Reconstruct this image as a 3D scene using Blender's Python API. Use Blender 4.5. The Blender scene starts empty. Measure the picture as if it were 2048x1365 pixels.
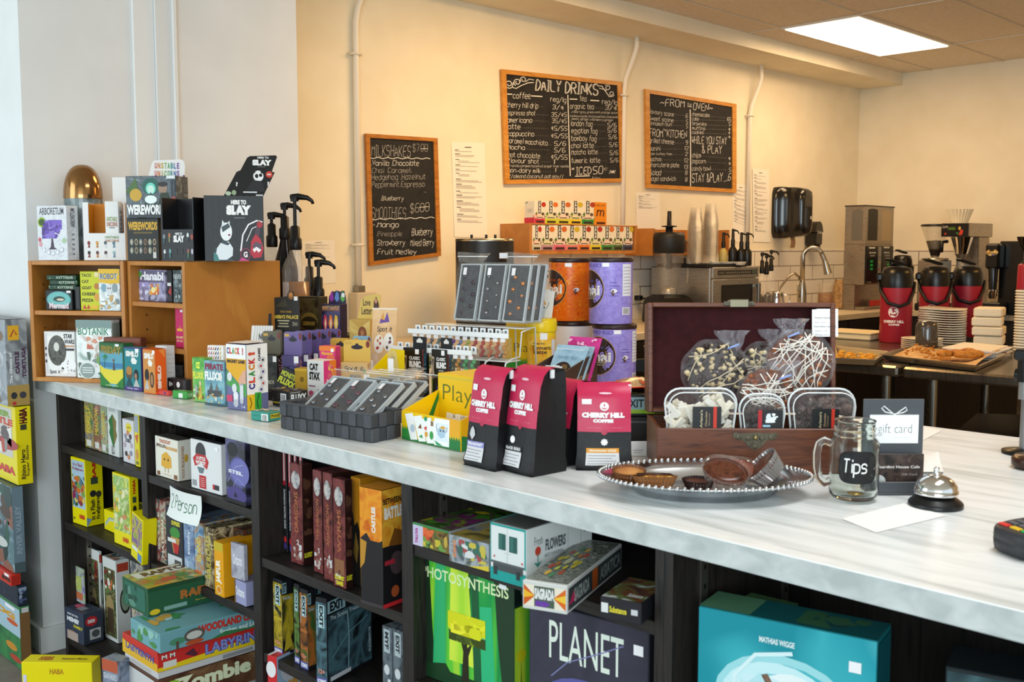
import bpy,math,random
from mathutils import Vector,Matrix
V=Vector
S=bpy.context.scene
COL=S.collection
# ---------------------------------------------------------------- camera
CZ=1.32
FPX,YAW,PIT=2075.0,math.radians(44.4),math.radians(-5.1)
cd=bpy.data.cameras.new('camera')
cam=bpy.data.objects.new('camera',cd)
COL.objects.link(cam)
cd.sensor_fit='HORIZONTAL'
cd.sensor_width=36.0
cd.lens=FPX/2048*36.0
cd.clip_start=0.05
cd.dof.use_dof=True
cd.dof.focus_distance=3.3
cd.dof.aperture_fstop=10.0
cam.location=(0,0,CZ)
cam.rotation_euler=(math.pi/2+PIT,0,-YAW)
S.camera=cam
# ---------------------------------------------------------------- light and exposure
S.view_settings.view_transform='Standard'
S.view_settings.look='None'
S.view_settings.gamma=1.0
S.view_settings.use_curve_mapping=False
S.view_settings.exposure=0.55
w=bpy.data.worlds.new('daylight_world')
S.world=w
w.use_nodes=True
bg=w.node_tree.nodes['Background']
bg.inputs['Color'].default_value=(0.80,0.93,1.0,1)
bg.inputs['Strength'].default_value=0.75
def area(name,loc,aim,sx,sy,power,col):
 l=bpy.data.lights.new(name,'AREA')
 l.shape='RECTANGLE'
 l.size,l.size_y,l.energy,l.color=sx,sy,power,col
 o=bpy.data.objects.new(name,l)
 COL.objects.link(o)
 o.location=loc
 o.rotation_euler=(V(aim)-V(loc)).to_track_quat('-Z','Y').to_euler()
 return o
WARM=(1.0,0.53,0.15)
area('window_light_front',(-2.6,-2.2,1.9),(1.4,1.6,0.9),3.0,2.2,105,(0.82,0.95,1.0))
area('window_light_side',(-1.6,3.1,1.7),(1.3,2.6,1.0),1.6,2.0,22,(0.80,0.94,1.0))
area('ceiling_lamp_kitchen',(5.93,3.02,2.555),(5.93,3.02,0),1.15,0.44,9,WARM)
area('ceiling_lamp_back',(5.6,0.4,2.555),(5.6,0.4,0),1.15,0.44,17,WARM)
area('unseen_fill_bar',(3.5,2.75,2.555),(3.5,2.75,0),1.15,0.44,23,(1.0,0.62,0.26))  # unseen lamp, added and moved to brighten the left of the back wall
area('unseen_fill_counter',(1.7,0.4,2.555),(1.7,0.4,0),1.15,0.44,15,(0.98,0.99,1.0))  # unseen lamp, added with a neutral colour to whiten the countertop
# ---------------------------------------------------------------- pixel rays -> points on real planes
cf=V((math.sin(YAW)*math.cos(PIT),math.cos(YAW)*math.cos(PIT),math.sin(PIT)))
cr=V((math.cos(YAW),-math.sin(YAW),0))
cu=cr.cross(cf)
C0=V((0,0,CZ))
def ray(x,y):
 return cf+cr*((x-1024)/FPX)-cu*((y-682.5)/FPX)
def on(x,y,z):
 d=ray(x,y)
 return C0+d*((z-CZ)/d.z)
def onX(x,y,X):
 d=ray(x,y)
 return C0+d*(X/d.x)
def onY(x,y,Y):
 d=ray(x,y)
 return C0+d*(Y/d.y)
def atX(x,X,z):
 """point with given X and z that shows at column x"""
 m=(x-1024)/FPX
 a=V((X,0,z-CZ))
 t=(m*a.dot(cf)-a.dot(cr))/(cr.y-m*cf.y)
 return V((X,t,z))
def atY(x,Y,z):
 m=(x-1024)/FPX
 a=V((0,Y,z-CZ))
 t=(m*a.dot(cf)-a.dot(cr))/(cr.x-m*cf.x)
 return V((t,Y,z))
def atD(x,D,z):
 """point at distance D along the view's level heading"""
 hf=V((math.sin(YAW),math.cos(YAW),0))
 p=hf*D+V((0,0,z-CZ))
 m=(x-1024)/FPX
 return C0+p+cr*(m*p.dot(cf))
def upto(A,yt):
 """height over A at which row yt is met"""
 a=A-C0
 n=(682.5-yt)/FPX
 return(n*a.dot(cf)-a.dot(cu))/(cu.z-n*cf.z)
def along(A,d,xB):
 a=A-C0
 m=(xB-1024)/FPX
 return(m*a.dot(cf)-a.dot(cr))/(d.dot(cr)-m*d.dot(cf))
 # ---------------------------------------------------------------- materials
def lin(h):
 h=h.lstrip('#')
 o=[]
 for i in(0,2,4):
  c=int(h[i:i+2],16)/255
  o.append(c/12.92 if c<=0.04045 else((c+0.055)/1.055)**2.4)
 return tuple(o)+(1.0,)
_M={}
def C(h,rough=0.42,metal=0.0,spec=0.4):
 k=(h,rough,metal,spec)
 if k not in _M:
  m=bpy.data.materials.new('paint_'+h.lstrip('#'))
  m.use_nodes=True
  nt=m.node_tree
  b=nt.nodes['Principled BSDF']
  b.inputs['Base Color'].default_value=lin(h)
  b.inputs['Metallic'].default_value=metal
  b.inputs['Specular IOR Level'].default_value=spec
  n=nt.nodes.new('ShaderNodeTexNoise')
  n.inputs['Scale'].default_value=60
  mr=nt.nodes.new('ShaderNodeMapRange')
  mr.inputs['To Min'].default_value=max(0.02,rough-0.06)
  mr.inputs['To Max'].default_value=min(1,rough+0.06)
  nt.links.new(n.outputs['Fac'],mr.inputs['Value'])
  nt.links.new(mr.outputs['Result'],b.inputs['Roughness'])
  _M[k]=m
 return _M[k]
def A(cols,scale=30,seed=0,rough=0.3,dist=1.0,stretch=(1,1,1),detail=2.0,bump=0.0):
 """mottled picture or grain: noise through a colour ramp"""
 k=('art',tuple(cols),scale,seed,rough,dist,stretch,detail,bump)
 if k not in _M:
  m=bpy.data.materials.new('print_'+cols[0].lstrip('#'))
  m.use_nodes=True
  nt=m.node_tree
  b=nt.nodes['Principled BSDF']
  b.inputs['Roughness'].default_value=rough
  b.inputs['Specular IOR Level'].default_value=0.4
  tc=nt.nodes.new('ShaderNodeTexCoord')
  mp=nt.nodes.new('ShaderNodeMapping')
  mp.inputs['Location'].default_value=(seed*1.37,seed*0.71,seed*2.11)
  mp.inputs['Scale'].default_value=stretch
  n=nt.nodes.new('ShaderNodeTexNoise')
  n.inputs['Scale'].default_value=scale
  n.inputs['Detail'].default_value=detail
  n.inputs['Distortion'].default_value=dist
  r=nt.nodes.new('ShaderNodeValToRGB')
  e=r.color_ramp.elements
  e[0].position,e[0].color=0.33,lin(cols[0])
  e[1].position,e[1].color=0.67,lin(cols[-1])
  for i,c in enumerate(cols[1:-1]):
   q=e.new(0.33+0.34*(i+1)/(len(cols)-1))
   q.color=lin(c)
  nt.links.new(tc.outputs['Object'],mp.inputs['Vector'])
  nt.links.new(mp.outputs['Vector'],n.inputs['Vector'])
  nt.links.new(n.outputs['Fac'],r.inputs['Fac'])
  nt.links.new(r.outputs['Color'],b.inputs['Base Color'])
  if bump:
   bp=nt.nodes.new('ShaderNodeBump')
   bp.inputs['Strength'].default_value=bump
   bp.inputs['Distance'].default_value=0.002
   nt.links.new(n.outputs['Fac'],bp.inputs['Height'])
   nt.links.new(bp.outputs['Normal'],b.inputs['Normal'])
  _M[k]=m
 return _M[k]
def glass(h='#ffffff',rough=0.03,ior=1.45):
 k=('glass',h,rough,ior)
 if k not in _M:
  m=bpy.data.materials.new('clear_'+h.lstrip('#'))
  m.use_nodes=True
  b=m.node_tree.nodes['Principled BSDF']
  b.inputs['Base Color'].default_value=lin(h)
  b.inputs['Roughness'].default_value=rough
  b.inputs['IOR'].default_value=ior
  b.inputs['Transmission Weight'].default_value=1.0
  _M[k]=m
 return _M[k]
def film(alpha=0.25,h='#ffffff',rough=0.12):
 """thin clear plastic sheet: mostly see-through, with a wrinkled gloss"""
 k=('film',alpha,h,rough)
 if k not in _M:
  m=bpy.data.materials.new('film_'+h.lstrip('#'))
  m.use_nodes=True
  nt=m.node_tree
  out=nt.nodes['Material Output']
  b=nt.nodes['Principled BSDF']
  b.inputs['Base Color'].default_value=lin(h)
  b.inputs['Roughness'].default_value=rough
  b.inputs['Metallic'].default_value=0.85
  tr=nt.nodes.new('ShaderNodeBsdfTransparent')
  mx=nt.nodes.new('ShaderNodeMixShader')
  n=nt.nodes.new('ShaderNodeTexNoise')
  n.inputs['Scale'].default_value=38
  n.inputs['Detail'].default_value=3
  n.inputs['Distortion'].default_value=2.5
  mr=nt.nodes.new('ShaderNodeMapRange')
  mr.inputs['From Min'].default_value=0.42
  mr.inputs['From Max'].default_value=0.68
  mr.inputs['To Min'].default_value=alpha*0.28
  mr.inputs['To Max'].default_value=min(0.9,alpha*1.5)
  bp=nt.nodes.new('ShaderNodeBump')
  bp.inputs['Strength'].default_value=0.6
  bp.inputs['Distance'].default_value=0.005
  nt.links.new(n.outputs['Fac'],mr.inputs['Value'])
  nt.links.new(mr.outputs['Result'],mx.inputs['Fac'])
  nt.links.new(n.outputs['Fac'],bp.inputs['Height'])
  nt.links.new(bp.outputs['Normal'],b.inputs['Normal'])
  nt.links.new(tr.outputs[0],mx.inputs[1])
  nt.links.new(b.outputs[0],mx.inputs[2])
  nt.links.new(mx.outputs[0],out.inputs['Surface'])
  _M[k]=m
 return _M[k]
def emit(h,s):
 k=('emit',h,s)
 if k not in _M:
  m=bpy.data.materials.new('lit_'+h.lstrip('#'))
  m.use_nodes=True
  b=m.node_tree.nodes['Principled BSDF']
  b.inputs['Base Color'].default_value=lin(h)
  b.inputs['Emission Color'].default_value=lin(h)
  b.inputs['Emission Strength'].default_value=s
  _M[k]=m
 return _M[k]
def mt(c):
 return C(c)if isinstance(c,str)else c
STEEL=C('#b9b6b0',0.28,1.0)
CHROME=C('#e6e6e6',0.07,1.0)
BLK=C('#0a0a0b',0.35)
WHITE=C('#f2f2f0',0.5)
PAPER=C('#f4f3ef',0.8,0,0.2)
STICK=C('#f6f4f6',0.45)
# ---------------------------------------------------------------- lettering
_G={}
def glyph(ch,wt):
 k=(ch,wt)
 if k not in _G:
  c=bpy.data.curves.new('g','FONT')
  c.body=ch
  c.size=1
  c.offset=wt
  c.fill_mode='FRONT'
  c.resolution_u=3
  o=bpy.data.objects.new('g',c)
  me=o.to_mesh()
  vs=[(v.co.x,v.co.y)for v in me.vertices]
  fs=[tuple(p.vertices)for p in me.polygons]
  o.to_mesh_clear()
  wd=[]
  for t in('|'+ch+'|','||'):
   c.body=t
   me=o.to_mesh()
   wd.append(max(v.co.x for v in me.vertices))
   o.to_mesh_clear()
  bpy.data.objects.remove(o)
  bpy.data.curves.remove(c)
  _G[k]=(vs,fs,wd[0]-wd[1])
 return _G[k]
def text2d(s,wt=0.0,jit=0,seed=0,gap=0.0):
 rnd=random.Random(seed+len(s))
 vs,fs,x=[],[],0.0
 for ch in s:
  if ch==' ':
   x+=0.3
   continue
  g,f,adv=glyph(ch,wt)
  b=len(vs)
  a,sc,dy=rnd.uniform(-jit,jit)*0.35,1+rnd.uniform(-jit,jit),rnd.uniform(-jit,jit)*0.3
  ca,sa=math.cos(a)*sc,math.sin(a)*sc
  for(p,q)in g:
   vs.append((x+p*ca-q*sa,dy+p*sa+q*ca))
  fs+=[tuple(i+b for i in t)for t in f]
  x+=adv*sc+gap
 return vs,fs
 # single-stroke chalk hand: pairs of digits are points, ; lifts the chalk; baseline 2, x height 6, capitals 8
HAND=dict(a='46160503123243;4642',b='08023243453606',c='45361605031232 43',d='48421203051646',e='0444453616050312 42',f='38281712;0636',g='461605031242;46413010',h='0802;0516364542',i='1612;1718',j='26211000;2728',k='0802;360432',l='1812',m='0602;05162522;25364542',n='0602;0516364542',o='160503123243453616',p='0600;063645433202',q='4640;461605031242',r='0602;041636',s='453616051434433202',t='18132232;0636',u='0603123243;4642',v='062246',w='0612253246',x='0642;4602',y='0623;461000',z='06460242')
HANDC=dict(A='022842;1434',B='02083847463505;3544433202',C='4738180703123243',D='02082846442202',E='48080242;0535',F='480802;0535',G='47381807031232434525',H='0802;4842;0545',I='0828;1812;0222',J='4843321203',K='0802;4804;1542',L='080242',M='0208254842',N='02084248',O='180703123243473818',P='02083847463505',Q='180703123243473818;2442',R='02083847463505;2542',S='473818070615354443321203',T='0848;2822',U='080312324348',V='082248',W='0812263248',X='0842;4802',Y='082548;2522',Z='08480242')
HANDC.update({'0':'180703123243473818','1':'071812','2':'071838474602 42','3':'07183847463515;354443321203','4':'32380444','5':'4808053544433202','6':'481805031232434435 05','7':'084812','8':'150607183847463515040312324344 35','9':'45150607183847453212','/':'0148','$':'473818070615354443321203;2921','&':'420718272603123244','.':'1213','-':'0434','~':'04152534 45','*':'0444;2622;0642;0246',"'":'2826',',':'1311','|':'1901','#':'0345','%':'0246'})
HANDC.update(HAND)
def hand2d(s,wd=0.35,seed=0,jit=0.25,gap=1.1):
 rnd=random.Random(seed*7+len(s))
 vs,fs,x=[],[],0.0
 for ch in s:
  if ch==' ':
   x+=2.6
   continue
  st=HANDC.get(ch)
  if st is None:
   continue
  narrow=ch in 'ilI1.|\',t'
  dy,sl=rnd.uniform(-jit,jit)*0.8,rnd.uniform(0.0,0.12)
  mx=0
  for part in st.replace(' ','').split(';'):
   pts=[(int(part[i]),int(part[i+1]))for i in range(0,len(part)-1,2)]
   mx=max(mx,max(p[0]for p in pts))
   pts=[(x+p[0]*0.85+rnd.uniform(-jit,jit)*0.5+sl*(p[1]-2),p[1]-2+dy+rnd.uniform(-jit,jit)*0.5)for p in pts]
   if len(pts)>2:
    q=[pts[0]]
    for a,b in zip(pts,pts[1:]):
     q+=[(a[0]*.75+b[0]*.25,a[1]*.75+b[1]*.25),(a[0]*.25+b[0]*.75,a[1]*.25+b[1]*.75)]
    pts=q+[pts[-1]]
   ribbon2d(vs,fs,pts,wd)
  x+=mx*0.85+gap
 return vs,fs
def ribbon2d(vs,fs,pts,wd):
 b=len(vs)
 n=len(pts)
 for i,p in enumerate(pts):
  a,c=pts[max(0,i-1)],pts[min(n-1,i+1)]
  dx,dy=c[0]-a[0],c[1]-a[1]
  l=math.hypot(dx,dy)or 1
  vs+=[(p[0]-dy/l*wd/2,p[1]+dx/l*wd/2),(p[0]+dy/l*wd/2,p[1]-dx/l*wd/2)]
 for i in range(n-1):
  fs.append((b+2*i,b+2*i+1,b+2*i+3,b+2*i+2))
  # ---------------------------------------------------------------- mesh collector
class MB:
 def __init__(s):
  s.v,s.f,s.m,s.sm,s.mats,s.lay=[],[],[],[],[],0
 def mi(s,c):
  m=mt(c)
  if m not in s.mats:
   s.mats.append(m)
  return s.mats.index(m)
 def add(s,vs,fs,c,smooth=False,M=None):
  b=len(s.v)
  i=s.mi(c)
  s.v+=[tuple(M@V(p))if M else tuple(p)for p in vs]
  for f in fs:
   s.f.append(tuple(b+k for k in f))
   s.m.append(i)
   s.sm.append(smooth)
  return s
 def box(s,lo,hi,c,b=0.0,M=None,side=None):
  """chamfered box; side: {face: colour} for faces F B L R T D"""
  x0,y0,z0=lo
  x1,y1,z1=hi
  b=min(b,(x1-x0)/3,(y1-y0)/3,(z1-z0)/3)
  if b<=0:
   vs=[(x,y,z)for x in(x0,x1)for y in(y0,y1)for z in(z0,z1)]
   fc=dict(L=(0,1,3,2),R=(4,6,7,5),F=(0,4,5,1),B=(2,3,7,6),D=(0,2,6,4),T=(1,5,7,3))
   for k,f in fc.items():
    s.add([vs[i]for i in f],[(0,1,2,3)],(side or{}).get(k,c),False,M)
   return s
  vs,ix=[],{}
  for xi in(0,1):
   for yi in(0,1):
    for zi in(0,1):
     p=[(x0,x1)[xi],(y0,y1)[yi],(z0,z1)[zi]]
     sg=[b if i==0 else-b for i in(xi,yi,zi)]
     for ax in range(3):
      q=[p[k]+(sg[k]if k!=ax else 0)for k in range(3)]
      ix[(xi,yi,zi,ax)]=len(vs)
      vs.append(tuple(q))
  g=lambda a,b_,c_,d:ix[(a,b_,c_,d)]
  main=dict(L=[g(0,0,0,0),g(0,0,1,0),g(0,1,1,0),g(0,1,0,0)],R=[g(1,0,0,0),g(1,1,0,0),g(1,1,1,0),g(1,0,1,0)],F=[g(0,0,0,1),g(1,0,0,1),g(1,0,1,1),g(0,0,1,1)],B=[g(0,1,0,1),g(0,1,1,1),g(1,1,1,1),g(1,1,0,1)],D=[g(0,0,0,2),g(0,1,0,2),g(1,1,0,2),g(1,0,0,2)],T=[g(0,0,1,2),g(1,0,1,2),g(1,1,1,2),g(0,1,1,2)])
  rest=[]
  for i in(0,1):
   for j in(0,1):
    rest+=[(g(i,j,0,0),g(i,j,1,0),g(i,j,1,1),g(i,j,0,1)),(g(i,0,j,0),g(i,1,j,0),g(i,1,j,2),g(i,0,j,2)),(g(0,i,j,1),g(1,i,j,1),g(1,i,j,2),g(0,i,j,2))]
    for k in(0,1):
     rest.append((g(i,j,k,0),g(i,j,k,1),g(i,j,k,2)))
  base=len(s.v)
  s.v+=[tuple(M@V(p))if M else p for p in vs]
  for k,f in main.items():
   s.f.append(tuple(base+i for i in f))
   s.m.append(s.mi((side or{}).get(k,c)))
   s.sm.append(False)
  for f in rest:
   s.f.append(tuple(base+i for i in f))
   s.m.append(s.mi(c))
   s.sm.append(False)
  return s
 def lathe(s,prof,c,n=24,M=None,cap=True,smooth=True,arc=None,sx=1.0,sy=1.0):
  """turn (r, z) about z; sx, sy squash it to an oval"""
  full=arc is None
  a0,a1=(0,2*math.pi)if full else arc
  k=n if full else n+1
  vs=[]
  for r,z in prof:
   for i in range(k):
    a=a0+(a1-a0)*i/n
    vs.append((r*math.cos(a)*sx,r*math.sin(a)*sy,z))
  fs=[]
  for j in range(len(prof)-1):
   for i in range(n):
    i2=(i+1)%k
    fs.append((j*k+i,j*k+i2,(j+1)*k+i2,(j+1)*k+i))
  s.add(vs,fs,c,smooth,M)
  if cap and full:
   if prof[0][0]>1e-5:
    s.add(vs[:k][::-1],[tuple(range(k))],c,False,M)
   if prof[-1][0]>1e-5:
    s.add(vs[-k:],[tuple(range(k))],c,False,M)
  return s
 def cyl(s,p,q,r,c,n=14,r2=None,smooth=True):
  p,q=V(p),V(q)
  d=q-p
  M=Matrix.Translation(p)@d.to_track_quat('Z','Y').to_matrix().to_4x4()
  return s.lathe([(r,0),(r if r2 is None else r2,d.length)],c,n,M,True,smooth)
 def tube(s,pts,r,c,n=8,ry=None):
  pts=[V(p)for p in pts]
  rs=r if isinstance(r,(list,tuple))else[r]*len(pts)
  up=V((0,0,1))
  rings=[]
  for i,p in enumerate(pts):
   t=(pts[min(i+1,len(pts)-1)]-pts[max(i-1,0)]).normalized()
   a=up.cross(t)
   if a.length<0.05:
    a=V((1,0,0)).cross(t)if i==0 or not rings else pa-t*pa.dot(t)
   a.normalize()
   if rings and a.dot(pa)<0:
    a=-a
   pa=a
   b=t.cross(a)
   rings.append([p+(a*math.cos(2*math.pi*k/n)+b*math.sin(2*math.pi*k/n)*(ry or 1))*rs[i]for k in range(n)])
  vs=[q for g in rings for q in g]
  fs=[(j*n+k,j*n+(k+1)%n,(j+1)*n+(k+1)%n,(j+1)*n+k)for j in range(len(rings)-1)for k in range(n)]
  fs+=[tuple(range(n))[::-1],tuple(range(len(vs)-n,len(vs)))]
  return s.add(vs,fs,c,True)
 def poly(s,pts,c,M=None):
  return s.add(pts,[tuple(range(len(pts)))],c,False,M)
 def prism(s,pts,n,c,side=None):
  """flat outline pushed along vector n"""
  n=V(n)
  a=[V(p)for p in pts]
  k=len(a)
  vs=a+[p+n for p in a]
  s.add(vs,[tuple(range(k))[::-1],tuple(range(k,2*k))],c)
  return s.add(vs,[(i,(i+1)%k,k+(i+1)%k,k+i)for i in range(k)],side or c)
 def grid(s,fn,nu,nv,c,smooth=True,M=None,closed=False):
  vs=[fn(i/nu,j/nv)for j in range(nv+1)for i in range(nu+1)]
  w_=nu+1
  fs=[(j*w_+i,j*w_+i+1,(j+1)*w_+i+1,(j+1)*w_+i)for j in range(nv)for i in range(nu)]
  return s.add(vs,fs,c,smooth,M)
 def ball(s,p,r,c,n=12,sz=1.0):
  k=n//2
  prof=[(r*math.sin(math.pi*i/k),-r*sz*math.cos(math.pi*i/k))for i in range(k+1)]
  return s.lathe(prof,c,n,Matrix.Translation(V(p)),False)
 def deco(s,fr,items):
  """flat printing on a face frame (origin, eu, ev, n, width, height)"""
  o,eu,ev,n,W,H=fr
  for it in items:
   k=it[0]
   s.lay+=1
   off=0.0002+0.00007*s.lay
   P=lambda u,v:tuple(o+eu*(u*W)+ev*(v*H)+n*off)
   if k=='r':
    _,a,b,c_,d,col=it
    s.add([P(a,b),P(c_,b),P(c_,d),P(a,d)],[(0,1,2,3)],col)
   elif k=='e':
    _,a,b,ru,rv,col=it[:6]
    q=[P(a+ru*math.cos(t*math.pi/10),b+rv*math.sin(t*math.pi/10))for t in range(20)]
    s.add(q,[tuple(range(20))],col)
   elif k=='p':
    s.add([P(*q)for q in it[1]],[tuple(range(len(it[1])))],it[2])
   elif k in 'th':
    _,tx,uc,vc,wf,hf,col=it[:7]
    rot=it[7]if len(it)>7 else 0
    wt=it[8]if len(it)>8 else(0.012 if k=='t' else 0.5)
    vs,fs=text2d(tx,wt,it[9]if len(it)>9 else 0,len(tx))if k=='t' else hand2d(tx,wt,len(tx),it[9]if len(it)>9 else 0.25)
    if not vs:
     continue
    x0,x1=min(p[0]for p in vs),max(p[0]for p in vs)
    y0,y1=min(p[1]for p in vs),max(p[1]for p in vs)
    q=[]
    for(x,y)in vs:
     a,b=(x-(x0+x1)/2)/(x1-x0),(y-(y0+y1)/2)/max(1e-6,y1-y0)
     if rot==90:
      a,b=-b,a
     elif rot==-90:
      a,b=b,-a
     sh=it[10]if len(it)>10 else 0
     q.append(P(uc+a*wf,vc+b*hf+sh*a))
    s.add(q,fs,col)
   elif k=='b':
    _,seed,cnt,cols,u0,v0,u1,v1,sz=it
    rnd=random.Random(seed)
    for _i in range(cnt):
     a,b=rnd.uniform(u0,u1),rnd.uniform(v0,v1)
     ru,rv=sz*rnd.uniform(.4,1.2)/max(W,.001)*0.1,sz*rnd.uniform(.4,1.2)/max(H,.001)*0.1
     kk=rnd.randint(5,9)
     q=[]
     for t in range(kk):
      an=2*math.pi*t/kk+rnd.uniform(-.2,.2)
      rr=rnd.uniform(.6,1.1)
      q.append(P(min(u1,max(u0,a+ru*rr*math.cos(an))),min(v1,max(v0,b+rv*rr*math.sin(an)))))
     off+=0.00001
     s.add(q,[tuple(range(kk))],rnd.choice(cols))
   elif k=='w':
    _,pts,wd,col=it
    vs,fs=[],[]
    ribbon2d(vs,fs,[(p[0]*W,p[1]*H)for p in pts],wd)
    s.add([P(p[0]/W,p[1]/H)for p in vs],fs,col)
  return s
 def obj(s,name,parent=None,loc=None,rot=None):
  me=bpy.data.meshes.new(name)
  me.from_pydata(s.v,[],s.f)
  for m in s.mats:
   me.materials.append(m)
  me.polygons.foreach_set('material_index',s.m)
  me.polygons.foreach_set('use_smooth',s.sm)
  me.update()
  o=bpy.data.objects.new(name,me)
  COL.objects.link(o)
  if parent is not None:
   o.parent=parent
  if loc is not None:
   o.location=loc
  if rot is not None:
   o.rotation_euler=rot
  return o
def frames(w_,d,h):
 X,Y,Z=V((1,0,0)),V((0,1,0)),V((0,0,1))
 return dict(F=(V((0,0,0)),X,Z,-Y,w_,h),R=(V((w_,0,0)),Y,Z,X,d,h),L=(V((0,d,0)),-Y,Z,-X,d,h),T=(V((0,0,h)),X,Y,Z,w_,d))
def tag(o,label,cat,group=None,kind=None):
 o['label']=label
 o['category']=cat
 if group:
  o['group']=group
 if kind:
  o['kind']=kind
 return o
def struct(mb,name,label=None,parent=None):
 o=mb.obj(name,parent)
 if parent is None:
  o['kind']='structure'
  o['label']=label or name.replace('_',' ')
  o['category']=name.split('_')[0]
 return o
def empty(name,label,cat,loc,rz=0,group=None):
 o=bpy.data.objects.new(name,None)
 COL.objects.link(o)
 o.location=loc
 o.rotation_euler=(0,0,rz)
 return tag(o,label,cat,group)
def hdir(th):
 """level direction turned th degrees from the picture plane, its right end nearer"""
 a=-YAW-math.radians(th)
 return V((math.cos(a),math.sin(a),0)),a
def place(Apx,th,xB,yt,z=None,xC=None,d=None,h=None,w_=None,X=None,D=None):
 """solve a standing box: left front foot, turn, right front edge column, top row, far right edge column"""
 if X is not None:
  P=atX(Apx[0],X,z)
 elif D is not None:
  P=atD(Apx[0],D,z)
 else:
  P=on(Apx[0],Apx[1],z)
 dr,a=hdir(th)
 if w_ is None:
  w_=along(P,dr,xB)
 if h is None:
  h=upto(P,yt)
 if d is None:
  d=along(P+dr*w_,V((-dr.y,dr.x,0)),xC)
 return P,a,w_,d,h
def gbox(name,label,pl,col,deco=None,side=None,cat='game box',group=None,bev=0.0012,tilt=None,lift=0.0):
 P,a,w_,d,h=pl
 mb=MB()
 mb.box((0,0,0),(w_,d,h),col,bev,side=side)
 fr=frames(w_,d,h)
 for f,items in(deco or{}).items():
  mb.deco(fr[f],items)
 o=mb.obj(name)
 o.location=P+V((0,0,lift+0.0014))
 o.rotation_euler=(tilt[0]if tilt else 0,tilt[1]if tilt else 0,a)
 if tilt:
  o.rotation_euler=(Matrix.Rotation(a,3,'Z')@Matrix.Rotation(tilt[1],3,'Y')@Matrix.Rotation(tilt[0],3,'X')).to_euler()
 return tag(o,label,cat,group)
 # ================================================================ the room
CEIL=2.58
XR,YB=7.35,3.80
WALL=A(['#e9dfc6','#efe6cf'],5,1,0.85,0.2)
WALLB=A(['#e6e8e8','#eceeee'],5,2,0.85,0.2)
struct(MB().box((-3.2,-2.6,-0.05),(XR+.1,5.4,0),A(['#6d665e','#7d756b'],9,3,0.5,0.5)),'floor','grey brown floor behind and before the counter')
CT=A(['#ddd2c0','#e8dccb'],40,4,0.9,0.3)
mb=MB().box((-3.2,-2.6,CEIL),(XR+.1,5.4,CEIL+0.05),CT)
struct(mb,'ceiling','suspended ceiling of large cream tiles')
mb=MB()
for y in(3.262,2.775,2.288,1.80,1.31):
 mb.box((3.0,y-.007,CEIL-.006),(XR-.01,y+.007,CEIL-.0005),C('#d9cdb8',0.5))
for x in(2.98,4.16,5.343,6.527):
 mb.box((x-.007,-1.0,CEIL-.0064),(x+.007,3.46,CEIL-.0007),C('#d9cdb8',0.5))
struct(mb,'ceiling_grid_trim','thin metal bars of the suspended ceiling grid')
BK='#d9d2c4'
tilem=bpy.data.materials.new('subway_tile')
tilem.use_nodes=True
nt=tilem.node_tree
b_=nt.nodes['Principled BSDF']
br=nt.nodes.new('ShaderNodeTexBrick')
br.inputs['Scale'].default_value=1.0
br.inputs['Color1'].default_value=lin('#ece7dc')
br.inputs['Color2'].default_value=lin('#e6e0d4')
br.inputs['Mortar'].default_value=lin('#8d8578')
br.inputs['Mortar Size'].default_value=0.0035
br.inputs['Brick Width'].default_value=0.30
br.inputs['Row Height'].default_value=0.10
tc=nt.nodes.new('ShaderNodeTexCoord')
sx=nt.nodes.new('ShaderNodeSeparateXYZ')
ad=nt.nodes.new('ShaderNodeMath')
cx=nt.nodes.new('ShaderNodeCombineXYZ')
nt.links.new(tc.outputs['Object'],sx.inputs[0])
nt.links.new(sx.outputs['X'],ad.inputs[0])
nt.links.new(sx.outputs['Y'],ad.inputs[1])
nt.links.new(ad.outputs[0],cx.inputs['X'])
nt.links.new(sx.outputs['Z'],cx.inputs['Y'])
nt.links.new(cx.outputs[0],br.inputs['Vector'])
nt.links.new(br.outputs['Color'],b_.inputs['Base Color'])
b_.inputs['Roughness'].default_value=0.25
TT=1.31
wb=MB().box((2.0,YB,0),(XR+.1,YB+.1,CEIL),WALL)
o=struct(wb,'wall_back','cream wall carrying the chalkboards')
t=MB().box((atY(1022,YB,1.2).x,YB-.008,0.91),(XR-.008,YB,TT),tilem)
struct(t,'tile_backsplash_trim','white subway tile band along the back wall')
wr=MB().box((XR,-2.6,0),(XR+.1,YB+.1,CEIL),WALL)
struct(wr,'wall_right','cream wall behind the coffee machines')
t=MB().box((XR-.008,-1.2,0.91),(XR,YB-.008,TT),tilem)
struct(t,'tile_backsplash_trim_2','white subway tile band on the wall behind the coffee machines')
struct(MB().box((2.7,-1.42,0),(XR+.1,-1.32,CEIL),WALL),'wall_front','cream side wall of the kitchen beyond the photo')  # unseen wall, put in to keep cool daylight out of the kitchen
# soffit
SOY=3.475
struct(MB().box((2.0,SOY,2.497),(XR,YB,CEIL),WALL),'ceiling_soffit_beam','boxed cream soffit along the top of the back wall')
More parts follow.
